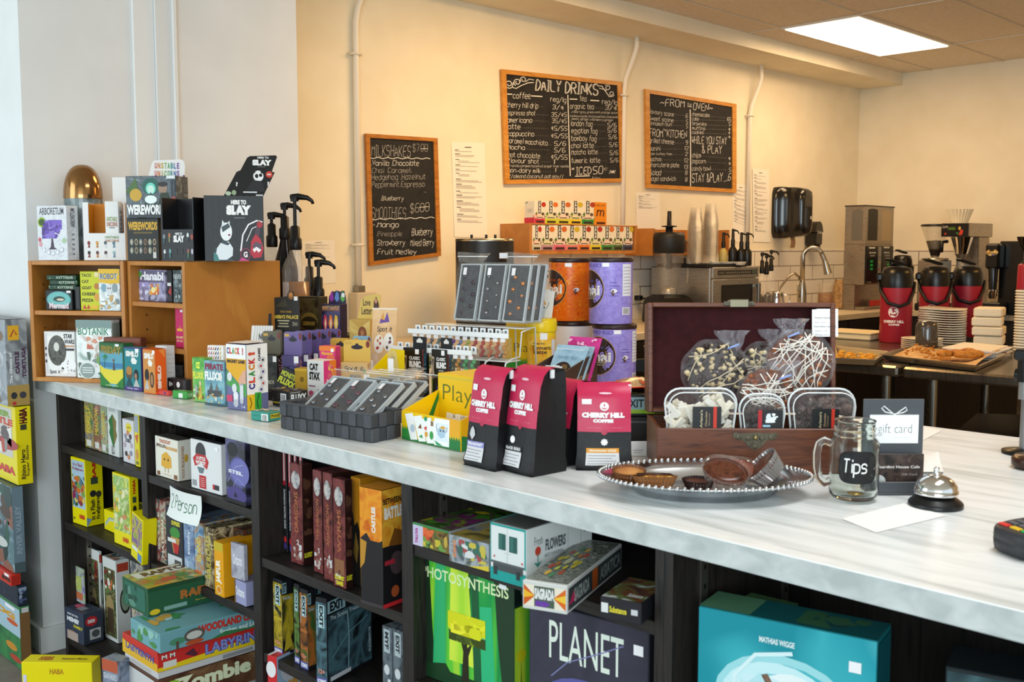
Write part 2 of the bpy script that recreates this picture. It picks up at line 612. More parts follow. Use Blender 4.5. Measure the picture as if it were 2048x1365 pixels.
# thick wall end (column) left of the kitchen
XC,YC=1.21,3.425
XE=atY(596,YC,1.8).x
struct(MB().box((XC,YC,0),(XE,5.4,CEIL),WALLB),'wall_left','pale wall end beside the wooden cube shelf')
xa,xb=atY(316,YC-.02,1.8).x,atY(360,YC-.02,1.8).x
mb=MB().box((xa,YC-.016,0.93),(xb,YC,CEIL),C('#e4e6e6',.4),.002)
mb.box((xb-.02,YC-.024,0.93),(xb-.004,YC-.016,CEIL),C('#eceeee',.35),.003)
mb.box((xa-.075,YC-.008,0.93),(xa,YC,CEIL),C('#eef0f0',.4),.003)
struct(mb,'trim_1','white vertical casing on the pale wall above the cube shelf')
mb=MB().box((XC-.014,YC-.014,0),(XE,YC,.085),C('#e9eaea',.4),.003).box((XC-.014,YC,0),(XC,5.2,.085),C('#e9eaea',.4),.003)
struct(mb,'baseboard_left','white baseboard at the foot of the pale wall end')
# ceiling light
cl=MB().box((5.345,2.78,CEIL-.012),(6.525,3.255,CEIL-.0002),C('#e9e4da',.4),.002)
lt=cl.obj('ceiling_light')
tag(lt,'bright flat rectangular light panel set in the tiled ceiling','ceiling light')
MB().box((5.36,2.795,CEIL-.016),(6.51,3.24,CEIL-.0123),emit('#fff3dc',4.0)).obj('diffuser',lt)
# conduits
def conduit(px,ytop,ybot,X0,label,clips,kink=None):
 p0=onY(px,ytop,YB-.02)
 p1=onY(px,ybot,YB-.02)
 x=p0 .x
 z0=p1 .z
 pts=[(x,YB-.02,z0),(x,YB-.02,p0 .z)]
 if kink:
  z=p0 .z
  pts+=[(x+.012,YB-.022,z+.06),(x+.05,YB-.05,z+.19),(x+.06,YB-.06,z+.24),(x+.06,YB-.06,2.497 if kink==1 else CEIL)]
 o=MB().tube(pts,.0135,C('#efe9dc',.4),10).obj('wall_conduit')
 tag(o,label,'pipe','white pipes on the back wall')
 for c in clips:
  q=onY(px,c,YB-.02)
  MB().tube([(x-.03,YB-.004,q.z),(x-.018,YB-.035,q.z),(x+.018,YB-.035,q.z),(x+.03,YB-.004,q.z)],.006,C('#e6dfd0',.4),6).obj('clip',o)
 return o
cA=conduit(711,45,575,0,'thin white pipe on the wall left of the milkshake chalkboard',(108,490),1)
conduit(1248,180,500,0,'thin white pipe between the two drinks and oven chalkboards',(191,),1)
conduit(1500,232,500,0,'thin white pipe right of the oven chalkboard',(232,),1)
p=onY(720,585,YB-.03)
jb=MB().box((p.x-.04,YB-.06,p.z-.16),(p.x+.07,YB-.001,p.z),C('#cfc4ae',.5),.004).box((p.x-.02,YB-.045,p.z),(p.x+.02,YB-.004,p.z+.03),C('#9a958c',.3,.8),.003).obj('junction_box')
tag(jb,'cream electrical box at the foot of the leftmost wall pipe','electrical box')
# ================================================================ back counter and cabinets
OAK=A(['#b9a88c','#cdbfa6','#c2b295'],6,5,0.35,0.8,(1,7,7),4)
DWOOD=A(['#100c0b','#1f1916','#171210'],14,6,0.5,0.5,(8,8,0.5),4)
YF=3.17
mb=MB()
mb.box((2.365,YF,.872),(XR-.01,YB-.01,.91),OAK,.003)
mb.box((6.70,-1.2,.872),(XR-.01,YF,.91),OAK,.003)
bc=mb.obj('back_countertop')
tag(bc,'pale wood worktop running along the back wall and round the corner','worktop')
x=2.37
k=0
while x<6.6:
 x2=min(x+.62,6.70)
 cb=MB().box((x,YF+.03,.09),(x2-.002,YB-.012,.871),DWOOD,.002).obj('base_cabinet')
 tag(cb,('dark brown base cabinet under the back worktop, number %d from the pale wall end'%(k+1)),'cabinet','dark cabinets under the back worktop')
 MB().box((x+.006,YF+.012,.10),(x2-.008,YF+.0295,.865),DWOOD,.002).obj('door',cb)
 x=x2
 k+=1
y=YF-.0
for k in range(5):
 cb=MB().box((6.73,y-.60,.09),(XR-.012,y-.002,.871),DWOOD,.002).obj('base_cabinet')
 tag(cb,'dark brown base cabinet under the coffee machines, %s from the corner'%['first','second','third','fourth','fifth'][k],'cabinet','dark cabinets under the coffee machines')
 MB().box((6.712,y-.594,.10),(6.7295,y-.008,.865),DWOOD,.002).obj('door',cb)
 y-=.60
 # ================================================================ front counter
CTOP=A(['#c4c9c8','#dfe3e3','#ecefef','#dce0e0'],7,7,0.30,0.5,(3.6,0.42,3),6)
CEDG=A(['#b4bab9','#c4c9c8','#d2d6d5'],30,8,0.4,0.6,(1,.7,1),7)
ctop=MB().box((1.215,-.7,.872),(2.35,YC-.003,.91),CTOP,.0015,side={'L':CEDG,'F':CEDG})
ctop=ctop.obj('countertop')
tag(ctop,'long grey marbled laminate countertop crowded with games and sweets','countertop')
SW=A(['#131110','#2c2623','#1e1a18'],10,9,0.5,0.4,(9,9,0.7),5)
SWH=A(['#131110','#2c2623','#1e1a18'],10,10,0.5,0.4,(9,0.7,9),5)
UB=[3.312,2.705,2.122,1.556,0.935,0.33,-0.28]
UX,UD=1.237,0.42
SHZ=[(.705,.458),(.705,.458),(.60,.37),(.748,.475),(.475,),(.475,)]
UNAME=['holding yellow boxes beside the wall','with the white paper note','full of maroon boxes','with the big green forest box','with the big teal box','nearest the camera']
TH=.017
for i in range(6):
 y1,y0=UB[i],UB[i+1]
 if i==5:
  y0=-.28
 u=empty('shelf_unit','dark wood open shelf unit under the counter, %s'%UNAME[i],'shelf',(UX,y0,0),0,'open shelf units under the counter')
 for nm,a,b in(('side_panel',0,TH),('side_panel',y1-y0-TH,y1-y0)):
  MB().box((0,a+.0003,.0),(UD,b-.0003,.8715),SW,.001).obj(nm,u)
 MB().box((UD-.012,TH,.06),(UD,y1-y0-TH,.8715),SW).obj('back_panel',u)
 MB().box((.004,TH,.06),(UD-.012,y1-y0-TH,.085),SWH,.001).obj('bottom_board',u)
 MB().box((.05,TH,.0),(.065,y1-y0-TH,.06),SW,.001).obj('kick_board',u)
 for z in SHZ[i]:
  MB().box((.004,TH+.0005,z-.022),(UD-.012,y1-y0-TH-.0005,z),SWH,.001).obj('shelf_board',u)
 for xx in(.07,.31):
  yy=y1-y0-TH
  m=MB().box((xx,yy-.003,.09),(xx+.018,yy,.868),C('#8f8a80',.35,.9))
  for q in range(24):
   m.box((xx+.006,yy-.0034,.11+q*.031),(xx+.012,yy-.003,.118+q*.031),C('#15120f'))
  m.obj('shelf_standard',u)
bcab=MB().box((UX+UD+.01,-.5,.0),(2.28,3.40,.8715),DWOOD,.002).obj('counter_cabinet')
tag(bcab,'dark panelled rear base carrying the grey countertop','cabinet')
# ================================================================ wooden cube shelf on the far end of the counter
CH=0.91
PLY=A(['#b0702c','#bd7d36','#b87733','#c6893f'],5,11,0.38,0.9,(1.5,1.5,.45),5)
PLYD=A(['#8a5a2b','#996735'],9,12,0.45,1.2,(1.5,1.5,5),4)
SHt=.372
def cube_unit(label,A,th,xB,dep,boards,w_=None):
 """open plywood box on the counter; returns the frame to stand games in"""
 dr,a=hdir(th)
 dd=V((-dr.y,dr.x,0))
 W=along(A,dr,xB)if w_ is None else w_
 cube=empty('cube_shelf',label,'shelf',A+V((0,0,.0004)),a,'plywood cube shelves on the counter')
 t=.013
 m_=lambda lo,hi,nm,c=PLY:MB().box(lo,hi,c,.0012).obj(nm,cube)
 m_((0,0,0),(t,dep,SHt),'side_panel')
 m_((W-t,0,0),(W,dep,SHt),'side_panel')
 m_((t,0,SHt-t),(W-t,dep,SHt),'top_board')
 m_((t,0,0),(W-t,dep,t),'bottom_board')
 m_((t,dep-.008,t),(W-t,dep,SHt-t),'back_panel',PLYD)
 for z in boards:
  m_((t,.004,z-.014),(W-t,dep-.008,z),'shelf_board')
 for k in range(6):
  for y_ in(.05,dep-.05):
   for xx in(t,W-t):
    MB().box((xx-.0004,y_,.07+k*.045),(xx+.0004,y_+.005,.075+k*.045),C('#3a2412')).obj('peg_hole',cube)
 for q in(.012,dep-.05):
  MB().lathe([(.0035,0),(.0035,.0015),(0,.002)],C('#8f8d88',.3,1),10,Matrix.Translation((W-.009,q,SHt))).obj('screw',cube)
 return dict(A=A,a=a,dr=dr,dd=dd,W=W)
t=.013
A1=on(65,763,CH)
u1_dr=hdir(12)[0]
zl=upto(A1,624)+.004
U1=cube_unit('honey brown plywood cube shelf overhanging the far left end of the counter',A1,12,255,.17,[zl])
A2=on(262,768,CH)
zr1,zr2=upto(A2,603),upto(A2,690)
U2=cube_unit('honey brown plywood cube shelf with its broad side showing, beside the pump bottles',A2,38,375,.345,[zr1,zr2])
ZTOP=CH+SHt+.0004
def cpl(xA,xB,yt,y,z,d,w_=None,h=None,u=None):
 """a box standing in a cube at depth y and height z, from column xA to xB"""
 u=u or(U1 if xA<253 else U2)
 base=V((u['A'].x,u['A'].y,0))+u['dd']*y+V((0,0,CH+z))
 P=base+u['dr']*along(base,u['dr'],xA)
 if w_ is None:
  w_=along(P,u['dr'],xB)
 if h is None:
  h=upto(P,yt)
 return P,u['a'],w_,d,h
def tpl(xA,xB,yt,D,th,d,**k):
 """a box standing on the cubes at distance D"""
 return place((xA,0),th,xB,yt,ZTOP,D=D,d=d,**k)
 # ---- games inside the cube shelf
GI='small games inside the wooden cube shelf'
zb=t
for k,(yt,xa_,xb_)in enumerate(((562,97,152),(551,99,155),(538,93,152))):
 z0=zl+.062+k*.0152
 gbox('game_box',['dark green flat box, lowest of three above the fish box','dark green flat box, middle of three above the fish box','dark green flat box, topmost of three above the fish box'][k],cpl(xa_,xb_,0,.03+.005*(k%2),z0,.11,h=.0148),'#17402a',{'F':[('b',k,12,['#2f6b43','#8fae8a','#b33a2c','#0c2416'],.02,.05,.98,.95,.03),('r',.28,.2,.95,.8,'#0f3320'),('t','KITTENS',.62,.5,.55,.5,'#c9d8c0')]},group=GI)
gbox('game_box','black box with a teal oval and leaping fish under three green boxes',cpl(92,145,576,.02,zl,.12,h=.0615),'#16181b',{'F':[('e',.5,.52,.46,.42,'#4f9aa0'),('e',.5,.52,.43,.38,'#6fb9b6'),('e',.52,.55,.22,.14,'#2d4b46'),('p',[(.3,.6),(.38,.53),(.3,.46)],'#2d4b46'),('e',.56,.52,.14,.06,'#d9c7b0'),('t','Mermaid',.5,.22,.72,.3,'#f5d9dd',0,.03),('r',.8,.86,.96,.97,STICK)]},group=GI)
gbox('game_box','narrow black box between the fish box and the yellow box',cpl(150,161,574,.03,zl,.10),'#1c1d20',{'F':[('r',.2,.1,.8,.9,'#2b2f2d')]},group=GI)
gbox('game_box','lime yellow box listing taco cat goat cheese pizza',cpl(162,201,544,.025,zl,.05),'#c9cc16',{'F':[('t','TACO',.34,.9,.5,.08,'#2b2a10',0,.03),('t','CAT',.27,.74,.36,.08,'#2b2a10',0,.03),('t','GOAT',.34,.58,.5,.08,'#2b2a10',0,.03),('t','CHEESE',.44,.42,.7,.08,'#2b2a10',0,.03),('t','PIZZA',.38,.26,.58,.08,'#2b2a10',0,.03),('e',.85,.92,.12,.07,'#e9d9a0'),('e',.86,.62,.14,.08,'#b9772f'),('e',.86,.34,.15,.1,'#d99b3c'),('p',[(.1,.04),(.2,.15),(.3,.04)],'#c4402b'),('p',[(.3,.04),(.4,.15),(.5,.04)],'#c4402b'),('r',.55,.04,.9,.13,'#e6b52a')]},group=GI)
gbox('game_box','shrink wrapped yellow and silver robot box in the cube shelf',cpl(199,241,539,.012,zl,.045),A(['#b9bfc0','#e8ecec','#8fa5ad'],28,3,.15),{'F':[('r',0,.72,1,1,'#e3b51f'),('p',[(0,.72),(1,.78),(1,.66),(.6,.64),(0,.68)],'#e3b51f'),('t','ROBOT',.48,.82,.9,.15,'#b9c0c4',0,.05),('t','ROBOT',.485,.825,.78,.135,'#4d5a63',0,.01),('e',.25,.55,.13,.1,'#7fa3b5'),('e',.5,.52,.15,.12,'#d6dadb'),('e',.77,.55,.13,.11,'#8a979c'),('e',.45,.54,.03,.02,'#222222'),('e',.56,.54,.03,.02,'#222222'),('b',5,26,['#f4f7f7','#7e8b8f','#d5dcdc','#c9a56a'],.03,.03,.97,.42,.10)]},group=GI)
# lower left bay
gbox('game_box','white round-window box reading STAR WARS in the lower cube bay',cpl(91,152,664,.02,zb,.06),'#e9e8e6',{'F':[('p',[(.1,.28),(.24,.1),(.98,.1),(.98,.9),(.1,.9)],'#f3f1ee'),('e',.42,.58,.3,.34,'#5c5a4d'),('e',.42,.58,.27,.31,A(['#14120f','#5d5b50','#2b2a26'],60,2,.2)),('e',.4,.66,.09,.1,'#d9d8cf'),('r',.02,.05,.1,.95,'#d9d5d8'),('e',.055,.62,.03,.04,'#221e22'),('e',.055,.48,.03,.04,'#6d6066'),('e',.055,.34,.03,.04,'#3a2f36'),('t','STAR',.79,.9,.28,.1,'#17151a',0,.03),('t','WARS',.83,.78,.32,.1,'#17151a',0,.03),('t','MANDALORIAN',.83,.68,.3,.05,'#c07a2a',0,.02),('r',.68,.58,.98,.63,'#3a3438'),('e',.66,.2,.15,.14,'#f6f4f3'),('e',.88,.26,.14,.14,'#f6f4f3'),('b',9,14,['#8a2b33','#6c5f62','#2a2628'],.54,.12,.98,.36,.035),('h','Spot it!',.32,.1,.34,.1,'#211d20',0,.9)]},group=GI)
gbox('game_box','tall shrink wrapped grey green plant box in the lower cube bay',cpl(155,226,641,.004,zb,.045),A(['#9fb2ab','#dfe6e3','#f1f3f2','#b7a79c'],16,6,.12),{'F':[('r',0,.86,1,1,'#7d9490'),('t','BOTANIK',.49,.80,.88,.14,'#dff0e4',0,.05),('t','BOTANIK',.495,.805,.86,.125,'#3d7d62',0,.012),('b',3,12,['#c9705b','#d99a7f','#e9e4df'],.3,.5,.75,.72,.13),('b',4,14,['#7f918a','#5d6f64','#aebbb2'],.05,.03,.98,.45,.16),('e',.3,.13,.24,.15,'#e8ece9'),('e',.3,.13,.21,.13,'#8e9c97'),('r',.15,.17,.45,.185,'#e8ece9'),('r',.15,.13,.45,.145,'#e8ece9'),('r',.15,.09,.45,.105,'#e8ece9'),('p',[(.55,.3),(.6,.42),(.66,.32),(.8,.38),(.7,.27),(.8,.2),(.63,.22)],'#7ba35e')],'R':[('r',.1,.05,.9,.95,'#8fa19b')]},group=GI)
gbox('game_box','dark box hidden behind the plant box in the lower cube bay',cpl(232,246,640,.09,zb,.05),'#24262a',{'F':[('b',3,8,['#58616b','#93a0a8'],.1,.4,.9,.9,.06)]},group=GI)
# right bays
gbox('game_box','purple fireworks box in the upper right cube bay',cpl(273,331,540,.03,zr1,.07),A(['#5d5870','#8d86a8','#b9b3cf','#4d4a60'],20,8,.2),{'F':[('r',.02,.6,.98,.98,'#69627f'),('t','Hanabi',.56,.8,.8,.28,'#f0edf2',0,.04),('e',.14,.85,.09,.09,'#4f8f4a'),('b',8,16,['#e9a13a','#f4d27a','#d96a3a'],.45,.2,.8,.55,.1),('b',2,12,['#dcd8f0','#a79bd0'],.05,.2,.45,.6,.11),('e',.6,.36,.07,.1,'#f6e2a0'),('r',.06,.05,.26,.1,'#d8d4e0')]},group=GI)
gbox('game_box','slim black spine box beside the purple fireworks box',cpl(335,344,541,.035,zr1,.07),'#1a1719',{'F':[('r',.1,.5,.9,.6,'#e6e2e0'),('p',[(.2,.3),(.9,.5),(.9,.2)],'#b8342f'),('r',.1,.02,.9,.2,'#3a3438')]},group=GI)
gbox('game_box','dark smoky grey box at the end of the upper right cube bay',cpl(347,366,541,.03,zr1,.07),A(['#1c2123','#4a5558','#2b3335','#7f8c8d'],40,9,.25),{'F':[('t','NEVER',.5,.8,.8,.14,'#cfd4d2',0,.01),('b',6,8,['#aab4b4','#5d696b'],.2,.1,.8,.6,.06)]},group=GI)
gbox('game_box','hot pink upright box with a yellow castle in the lower right cube bay',cpl(352,369,617,.03,zr2,.05),'#c81f5f',{'F':[('r',.2,.42,.85,.48,'#e9b32f'),('p',[(.45,.42),(.5,.6),(.55,.42)],'#e9b32f'),('p',[(.62,.42),(.68,.55),(.74,.42)],'#e9b32f'),('t','FAKE ARTIST',.5,.26,.8,.06,'#f4d9a0',0,.03),('t','NEW YORK',.5,.17,.7,.05,'#f4d9a0',0,.02),('r',.62,.9,.9,.96,STICK)]},group=GI)
# ---- games on top of the cube shelf
GT='games and displays on top of the cube shelf'
Pc=atD(171,3.335,ZTOP)
rr=34/FPX*(Pc-C0).length
hh=upto(Pc,330)
cap_=empty('capsule_game','copper domed clear capsule tin standing behind the white tree box','capsule',Pc+V((0,0,.001)),0,GT)
DOME=C('#a37a4e',.14,1.0)
MB().lathe([(rr*.98,0),(rr*.98,hh*.64)],A(['#3b4448','#8d9a9b','#5b676a'],22,4,.12,.6,(1,1,.4)),28).obj('body',cap_)
lb=MB()
for k in range(9):
 a0=-1.9+k*.22
 for z0,z1,c in((.40,.58,'#b3302a' if k%2 else '#40484b'),(.1,.3,'#8d7433' if k%3 else '#3a3022')):
  lb.grid(lambda u,v:(rr*1.0*math.cos(a0+u*.16),rr*1.0*math.sin(a0+u*.16),hh*(z0+(z1-z0)*v)),2,1,c)
lb.obj('printed_band',cap_)
prof=[(rr,hh*.64),(rr*1.01,hh*.66)]
for k in range(9):
 a0=k/8*math.pi/2
 prof.append((rr*math.cos(a0)**.8 if k<8 else 0,hh*.68+hh*.32*math.sin(a0)))
MB().lathe(prof,DOME,28).obj('dome_lid',cap_)
gbox('game_box','white tree box with a violet blossom tree, leftmost on the cube shelf',tpl(77,136,413,3.19,18,.05),A(['#c9cdd4','#e4e6ea','#d5d8de'],60,3,.4),{'F':[('t','ARBORETUM',.5,.9,.82,.13,'#3c3a40',0,.012),('b',11,44,['#6a4fb0','#7d62c2','#5a3f9c','#8d76cd','#4d3a80'],.16,.4,.84,.74,.15),('p',[(.44,.24),(.5,.5),(.56,.24),(.66,.2),(.36,.2)],'#4a3a4c'),('e',.17,.7,.14,.09,'#8fae2f'),('e',.17,.7,.1,.06,'#3f5a20'),('e',.1,.3,.06,.05,'#d9a0a8'),('e',.9,.36,.07,.05,'#a9c9a0'),('e',.08,.38,.05,.04,'#c95d6b'),*[('e',.22+.15*k,.19-.06*math.sin(k*.8),.055,.045,'#b8bcc8')for k in range(5)],*[('e',.22+.15*k,.19-.06*math.sin(k*.8),.04,.033,'#f0f0f4')for k in range(5)]],'R':[('t','ARBORETUM',.5,.78,.38,.34,'#55545c',90),*[('r',.4,.1+.09*k,.6,.13+.09*k,'#8a8c95')for k in range(5)]]},group=GT)
# white display with orange inside
dr=hdir(-8)[0]
dp=tpl(169,252,406,3.17,-8,.12)
P,a_,w2,d2,h2=dp
disp=empty('display_box','white card display box with orange lining and a rainbow header card','display box',P+V((0,0,.0016)),a_,GT)
WC=C('#efeeec',.5)
fr=frames(w2,d2,h2)
mb=MB().box((0,0,0),(w2,.003,h2*.47),WC).box((0,0,h2*.47),(w2*.13,.003,h2),WC)
mb.deco(fr['F'],[('t','UNSTABLE',.68,.40,.34,.045,'#6b8f4a',0,.03),('t','UNICORNS',.68,.34,.34,.045,'#b0703a',0,.03)]+[('e',.12+.2*(k%4),.3-.17*(k//4),.035,.035,['#8c2f33','#d9a24a','#44505a','#6b7f8d','#30262a','#5b3434','#4a3038','#97bfc4'][k])for k in range(8)]+[('p',[(.09+.2*(k%4),.22-.17*(k//4)),(.15+.2*(k%4),.22-.17*(k//4)),(.13+.2*(k%4),.3-.17*(k//4))],['#7c2a2c','#c07a2d','#d8dde0','#5b86a5'][k%4])for k in range(8)])
mb.obj('front_panel',disp)
MB().box((0,.003,0),(.003,d2,h2),WC).box((w2-.003,.003,0),(w2,d2,h2),WC).box((.003,d2-.003,0),(w2-.003,d2,h2),C('#e08a12',.5)).box((.003,.003,0),(w2-.003,d2-.003,.003),WC).obj('tray',disp)
MB().box((.004,.004,.004),(.006,d2-.004,h2-.003),C('#e39014',.5)).box((.006,d2-.008,.004),(w2*.5,d2-.004,h2-.003),C('#e39014',.5)).obj('orange_lining',disp)
P2=tpl(297,370,317,3.29,-8,.003)
hw,hh2=P2[2],P2[4]
hx=(P2[0]-P).dot(dr)
mb=MB()
zc0=hh2*.80
pts=[(hx,zc0),(hx+hw,zc0),(hx+hw*1.02,hh2*.93),(hx+hw*.98,hh2*.985),(hx+hw*.9,hh2),(hx+hw*.16,hh2*.985),(hx+hw*.1,hh2*.95)]
mb.prism([(x_,d2+.006+(z_-zc0)*.18,z_)for x_,z_ in pts],(0,.002,0),WC)
hf=(V((hx,d2+.0055,zc0)),V((1,0,0)),V((0,.18,1)).normalized(),V((0,-1,.18)).normalized(),hw,hh2*.2)
ten=[]
for ln,vv in(('UNSTABLE',.68),('UNICORNS',.28)):
 cols=['#c9452f','#d9822f','#c9a832','#7fae45','#4aa35c','#3f9a9a','#4673b5','#7a55a5']
 for i,ch in enumerate(ln):
  ten.append(('t',ch,.22+.087*i,vv,.062 if ch!='I' else.02,.30,cols[i],0,.03))
mb.deco(hf,ten)
mb.box((w2-.06,d2,h2*.3),(hx+hw,d2+.003,zc0+.004),WC).box((hx+hw,d2-.02,h2*.3),(hx+hw+.003,d2+.006,zc0+.012),C('#7d4a80',.5))
mb.obj('header_card',disp)
sp=tpl(213,240,404,3.184,-8,.05)
zc=h2*.47
gbox('card_pack','small white rainbow lettered card box standing in the white display',(sp[0]+V((0,0,.0052)),a_,sp[2],.06,sp[4]-.0045),'#f0efed',{'F':[('t','UNSTABLE',.5,.69,.8,.08,'#8a9c4c',0,.03),('t','UNICORNS',.5,.6,.8,.08,'#b0603f',0,.03),('r',.3,.53,.7,.55,'#8a8a8a')],'R':[('t','UNSTABLE',.5,.55,.5,.6,'#777777',90)]},cat='card game',group=GT)
wl=tpl(256,319,438,3.12,10,.07)
gbox('game_box','black box with gold lettering and two rows of round tokens',wl,'#1b1a17',{'F':[('t','WEREWORDS',.5,.82,.92,.2,'#d9a92b',0,.05),('r',.2,.64,.8,.68,'#6b5a28'),*[('e',.14+.145*(k%6),.44-.2*(k//6),.055,.08,['#7d8c86','#a09374','#6d7d83','#8a6a52','#93a08e','#b09d84'][k%6])for k in range(12)],*[('e',.14+.145*(k%6),.44-.2*(k//6),.03,.05,['#c9b39a','#4e4034'][k%2])for k in range(12)],('r',.82,.06,.92,.2,'#d8d8d4')]},group=GT)
P,a_,w2,d2,h2=wl
wt_=tpl(256,356,353,3.12,10,.07,h=.115)
hw2=upto(P,354)-h2
gbox('game_box','teal and grey wizard box stacked on the gold lettered black box',(P+V((0,0,h2+.0006)),a_,wt_[2],.075,hw2),A(['#2b3236','#56626a','#3d474d','#7d8a90'],24,7,.25),{'F':[('e',.5,.75,.17,.2,'#1f5c50'),('e',.5,.7,.1,.14,'#6fd0bd'),('e',.5,.68,.07,.1,'#c7e8d9'),('p',[(.3,.2),(.5,.62),(.7,.2)],'#27413f'),('p',[(0,.62),(.2,.95),(.3,.5)],'#4c6b34'),('e',.2,.55,.12,.15,'#c9a032'),('e',.74,.7,.09,.12,'#9c7f6a'),('e',.74,.8,.1,.06,'#2a2422'),('p',[(.62,.2),(.7,.6),(.84,.6),(.95,.2)],'#25331f'),('e',.5,.44,.12,.1,'#e9f4f0'),('r',.9,.4,.94,.9,'#333a44'),('r',.96,.4,.99,.9,'#333a44'),('e',.95,.42,.05,.1,'#9b4640'),('r',.05,.02,.95,.3,'#3a3d44'),('t','WEREWORDS',.42,.2,.8,.24,'#f4f4f2',0,.05),('r',.82,.93,.99,1,'#dfe4e6')]},group=GT)
# two black displays
def black_display(xA,xB,yt,y,label,th,dep):
 P,a_,w2,d2,h2=tpl(xA,xB,yt,y,th,dep)
 d_=empty('display_box',label,'display box',P+V((0,0,.0016)),a_,GT)
 K=C('#141416',.4)
 fr=frames(w2,d2,h2)
 return d_,P,a_,w2,d2,h2,K,fr
d_,P,a_,w2,d2,h2,K,fr=black_display(324,388,397,3.02,'open black display box with an empty window and rows of tiny figures',20,.08)
mb=MB().box((0,0,0),(w2,.003,h2*.5),K).box((0,0,h2*.5),(.006,.003,h2),K)
mb.deco(fr['F'],[('t','SLAY',.55,.35,.34,.11,'#f1f0ee',0,.06),('t','HERE TO',.55,.43,.22,.035,'#f1f0ee',0,.03)]+[('e',x_,y_,.035,.045,c)for x_,y_,c in((.09,.38,'#7d8f94'),(.26,.4,'#b0693a'),(.83,.4,'#d8d8d6'),(.96,.38,'#a8453a'),(.1,.14,'#cfd3d3'),(.27,.15,'#6a9a9a'),(.46,.15,'#25282b'),(.64,.15,'#26292c'),(.84,.15,'#93584a'),(.96,.15,'#b8b4c4'))]+[('r',x_-.025,y_-.1,x_+.025,y_-.02,c)for x_,y_,c in((.09,.38,'#38545a'),(.26,.4,'#7a7f5a'),(.83,.4,'#2f3436'),(.1,.14,'#4a4f55'),(.27,.15,'#3f6b70'),(.84,.15,'#3f6d4f'))])
mb.obj('front_panel',d_)
MB().box((0,.003,0),(.003,d2,h2),K).box((w2-.003,.003,0),(w2,d2,h2),K).box((.003,d2-.003,0),(w2-.003,d2,h2),K).box((.003,.003,0),(w2-.003,d2-.003,.003),K).obj('tray',d_)
d_,P,a_,w2,d2,h2,K,fr=black_display(411,529,392,2.97,'closed black display box with a white cat and a leaning header card',-14,.10)
mb=MB().box((0,0,0),(w2,d2,h2),K,.001)
u0=.0
mb.deco(fr['F'],[('r',0,0,u0,1,'#0e0e10'),('r',u0-.004,0,u0+.004,1,'#2c2c30'),*[('p',[(u0+.1*k,1),(u0+.1*k+.05,1),(u0+.1*k+.03,.3)],'#1d1d21')for k in range(9)],('t','HERE TO',.58,.9,.26,.07,'#f4f3f1',0,.06),('t','SLAY',.58,.78,.42,.15,'#f4f3f1',0,.09),('r',.5,.655,.68,.67,'#77777b'),('p',[(.14,.0),(.17,.22),(.3,.12),(.42,.04),(.5,0)],'#33454c'),('p',[(.16,.02),(.2,.2),(.28,.3),(.4,.3),(.47,.2),(.46,.08),(.36,.02)],'#dfe6ea'),('e',.36,.45,.1,.14,'#eef1f2'),('p',[(.28,.5),(.3,.63),(.35,.56)],'#dfe6ea'),('p',[(.37,.57),(.42,.62),(.43,.5)],'#dfe6ea'),('p',[(.28,.52),(.4,.58),(.43,.52),(.3,.44)],'#3c4a52'),('e',.41,.4,.02,.015,'#8c2330'),('p',[(.26,.28),(.3,.33),(.42,.27),(.38,.24)],'#30424c'),('p',[(.14,0),(.14,.14),(.2,.1),(.24,0)],'#3a7d7a'),('w',[(.6,.15),(.64,.4),(.74,.56),(.88,.62),(.98,.6)],.004,'#f3eef0'),('w',[(.7,.3),(.8,.5),(.95,.56)],.002,'#f3eef0'),('p',[(.76,.12),(.78,.3),(.86,.42),(.94,.34),(.99,.2),(.95,.06),(.82,.04)],'#b81f33'),('p',[(.84,.42),(.9,.62),(.96,.6),(.92,.38)],'#4a3340'),('e',.93,.56,.05,.05,'#a81f2c'),('p',[(.8,.24),(.86,.3),(.96,.26),(.95,.18),(.82,.18)],'#5c4a58'),('p',[(.8,.18),(.87,.22),(.95,.17),(.9,.13),(.87,.17),(.83,.13)],'#f2eef0'),('e',.68,.1,.09,.1,'#8a1f4a'),('e',.68,.1,.075,.085,'#201318'),('t','G',.68,.1,.07,.09,'#f0dfe6',0,.05),('p',[(.56,0),(.62,.06),(.75,.0)],'#c23b7d')])
mb.obj('carton',d_)
mb=MB()
q=[(.30,0),(.99,.0),(1.22,.60),(1.17,.62),(1.27,.97),(1.24,1.0),(.79,.97),(.74,.93),(.62,.64),(.55,.60)]
Hh=upto(P+V((0,0,h2)),300)*1.0
ZH=Hh
pts=[(w2*u,d2*.8+v*.03,h2-.003+v*ZH)for u,v in q]
mb.prism(pts,(0,.0025,0),K)
hf=(V((0,d2*.8,h2)),V((1,0,0)),V((0,.03,ZH)).normalized(),V((0,-ZH,.03)).normalized(),w2,ZH)
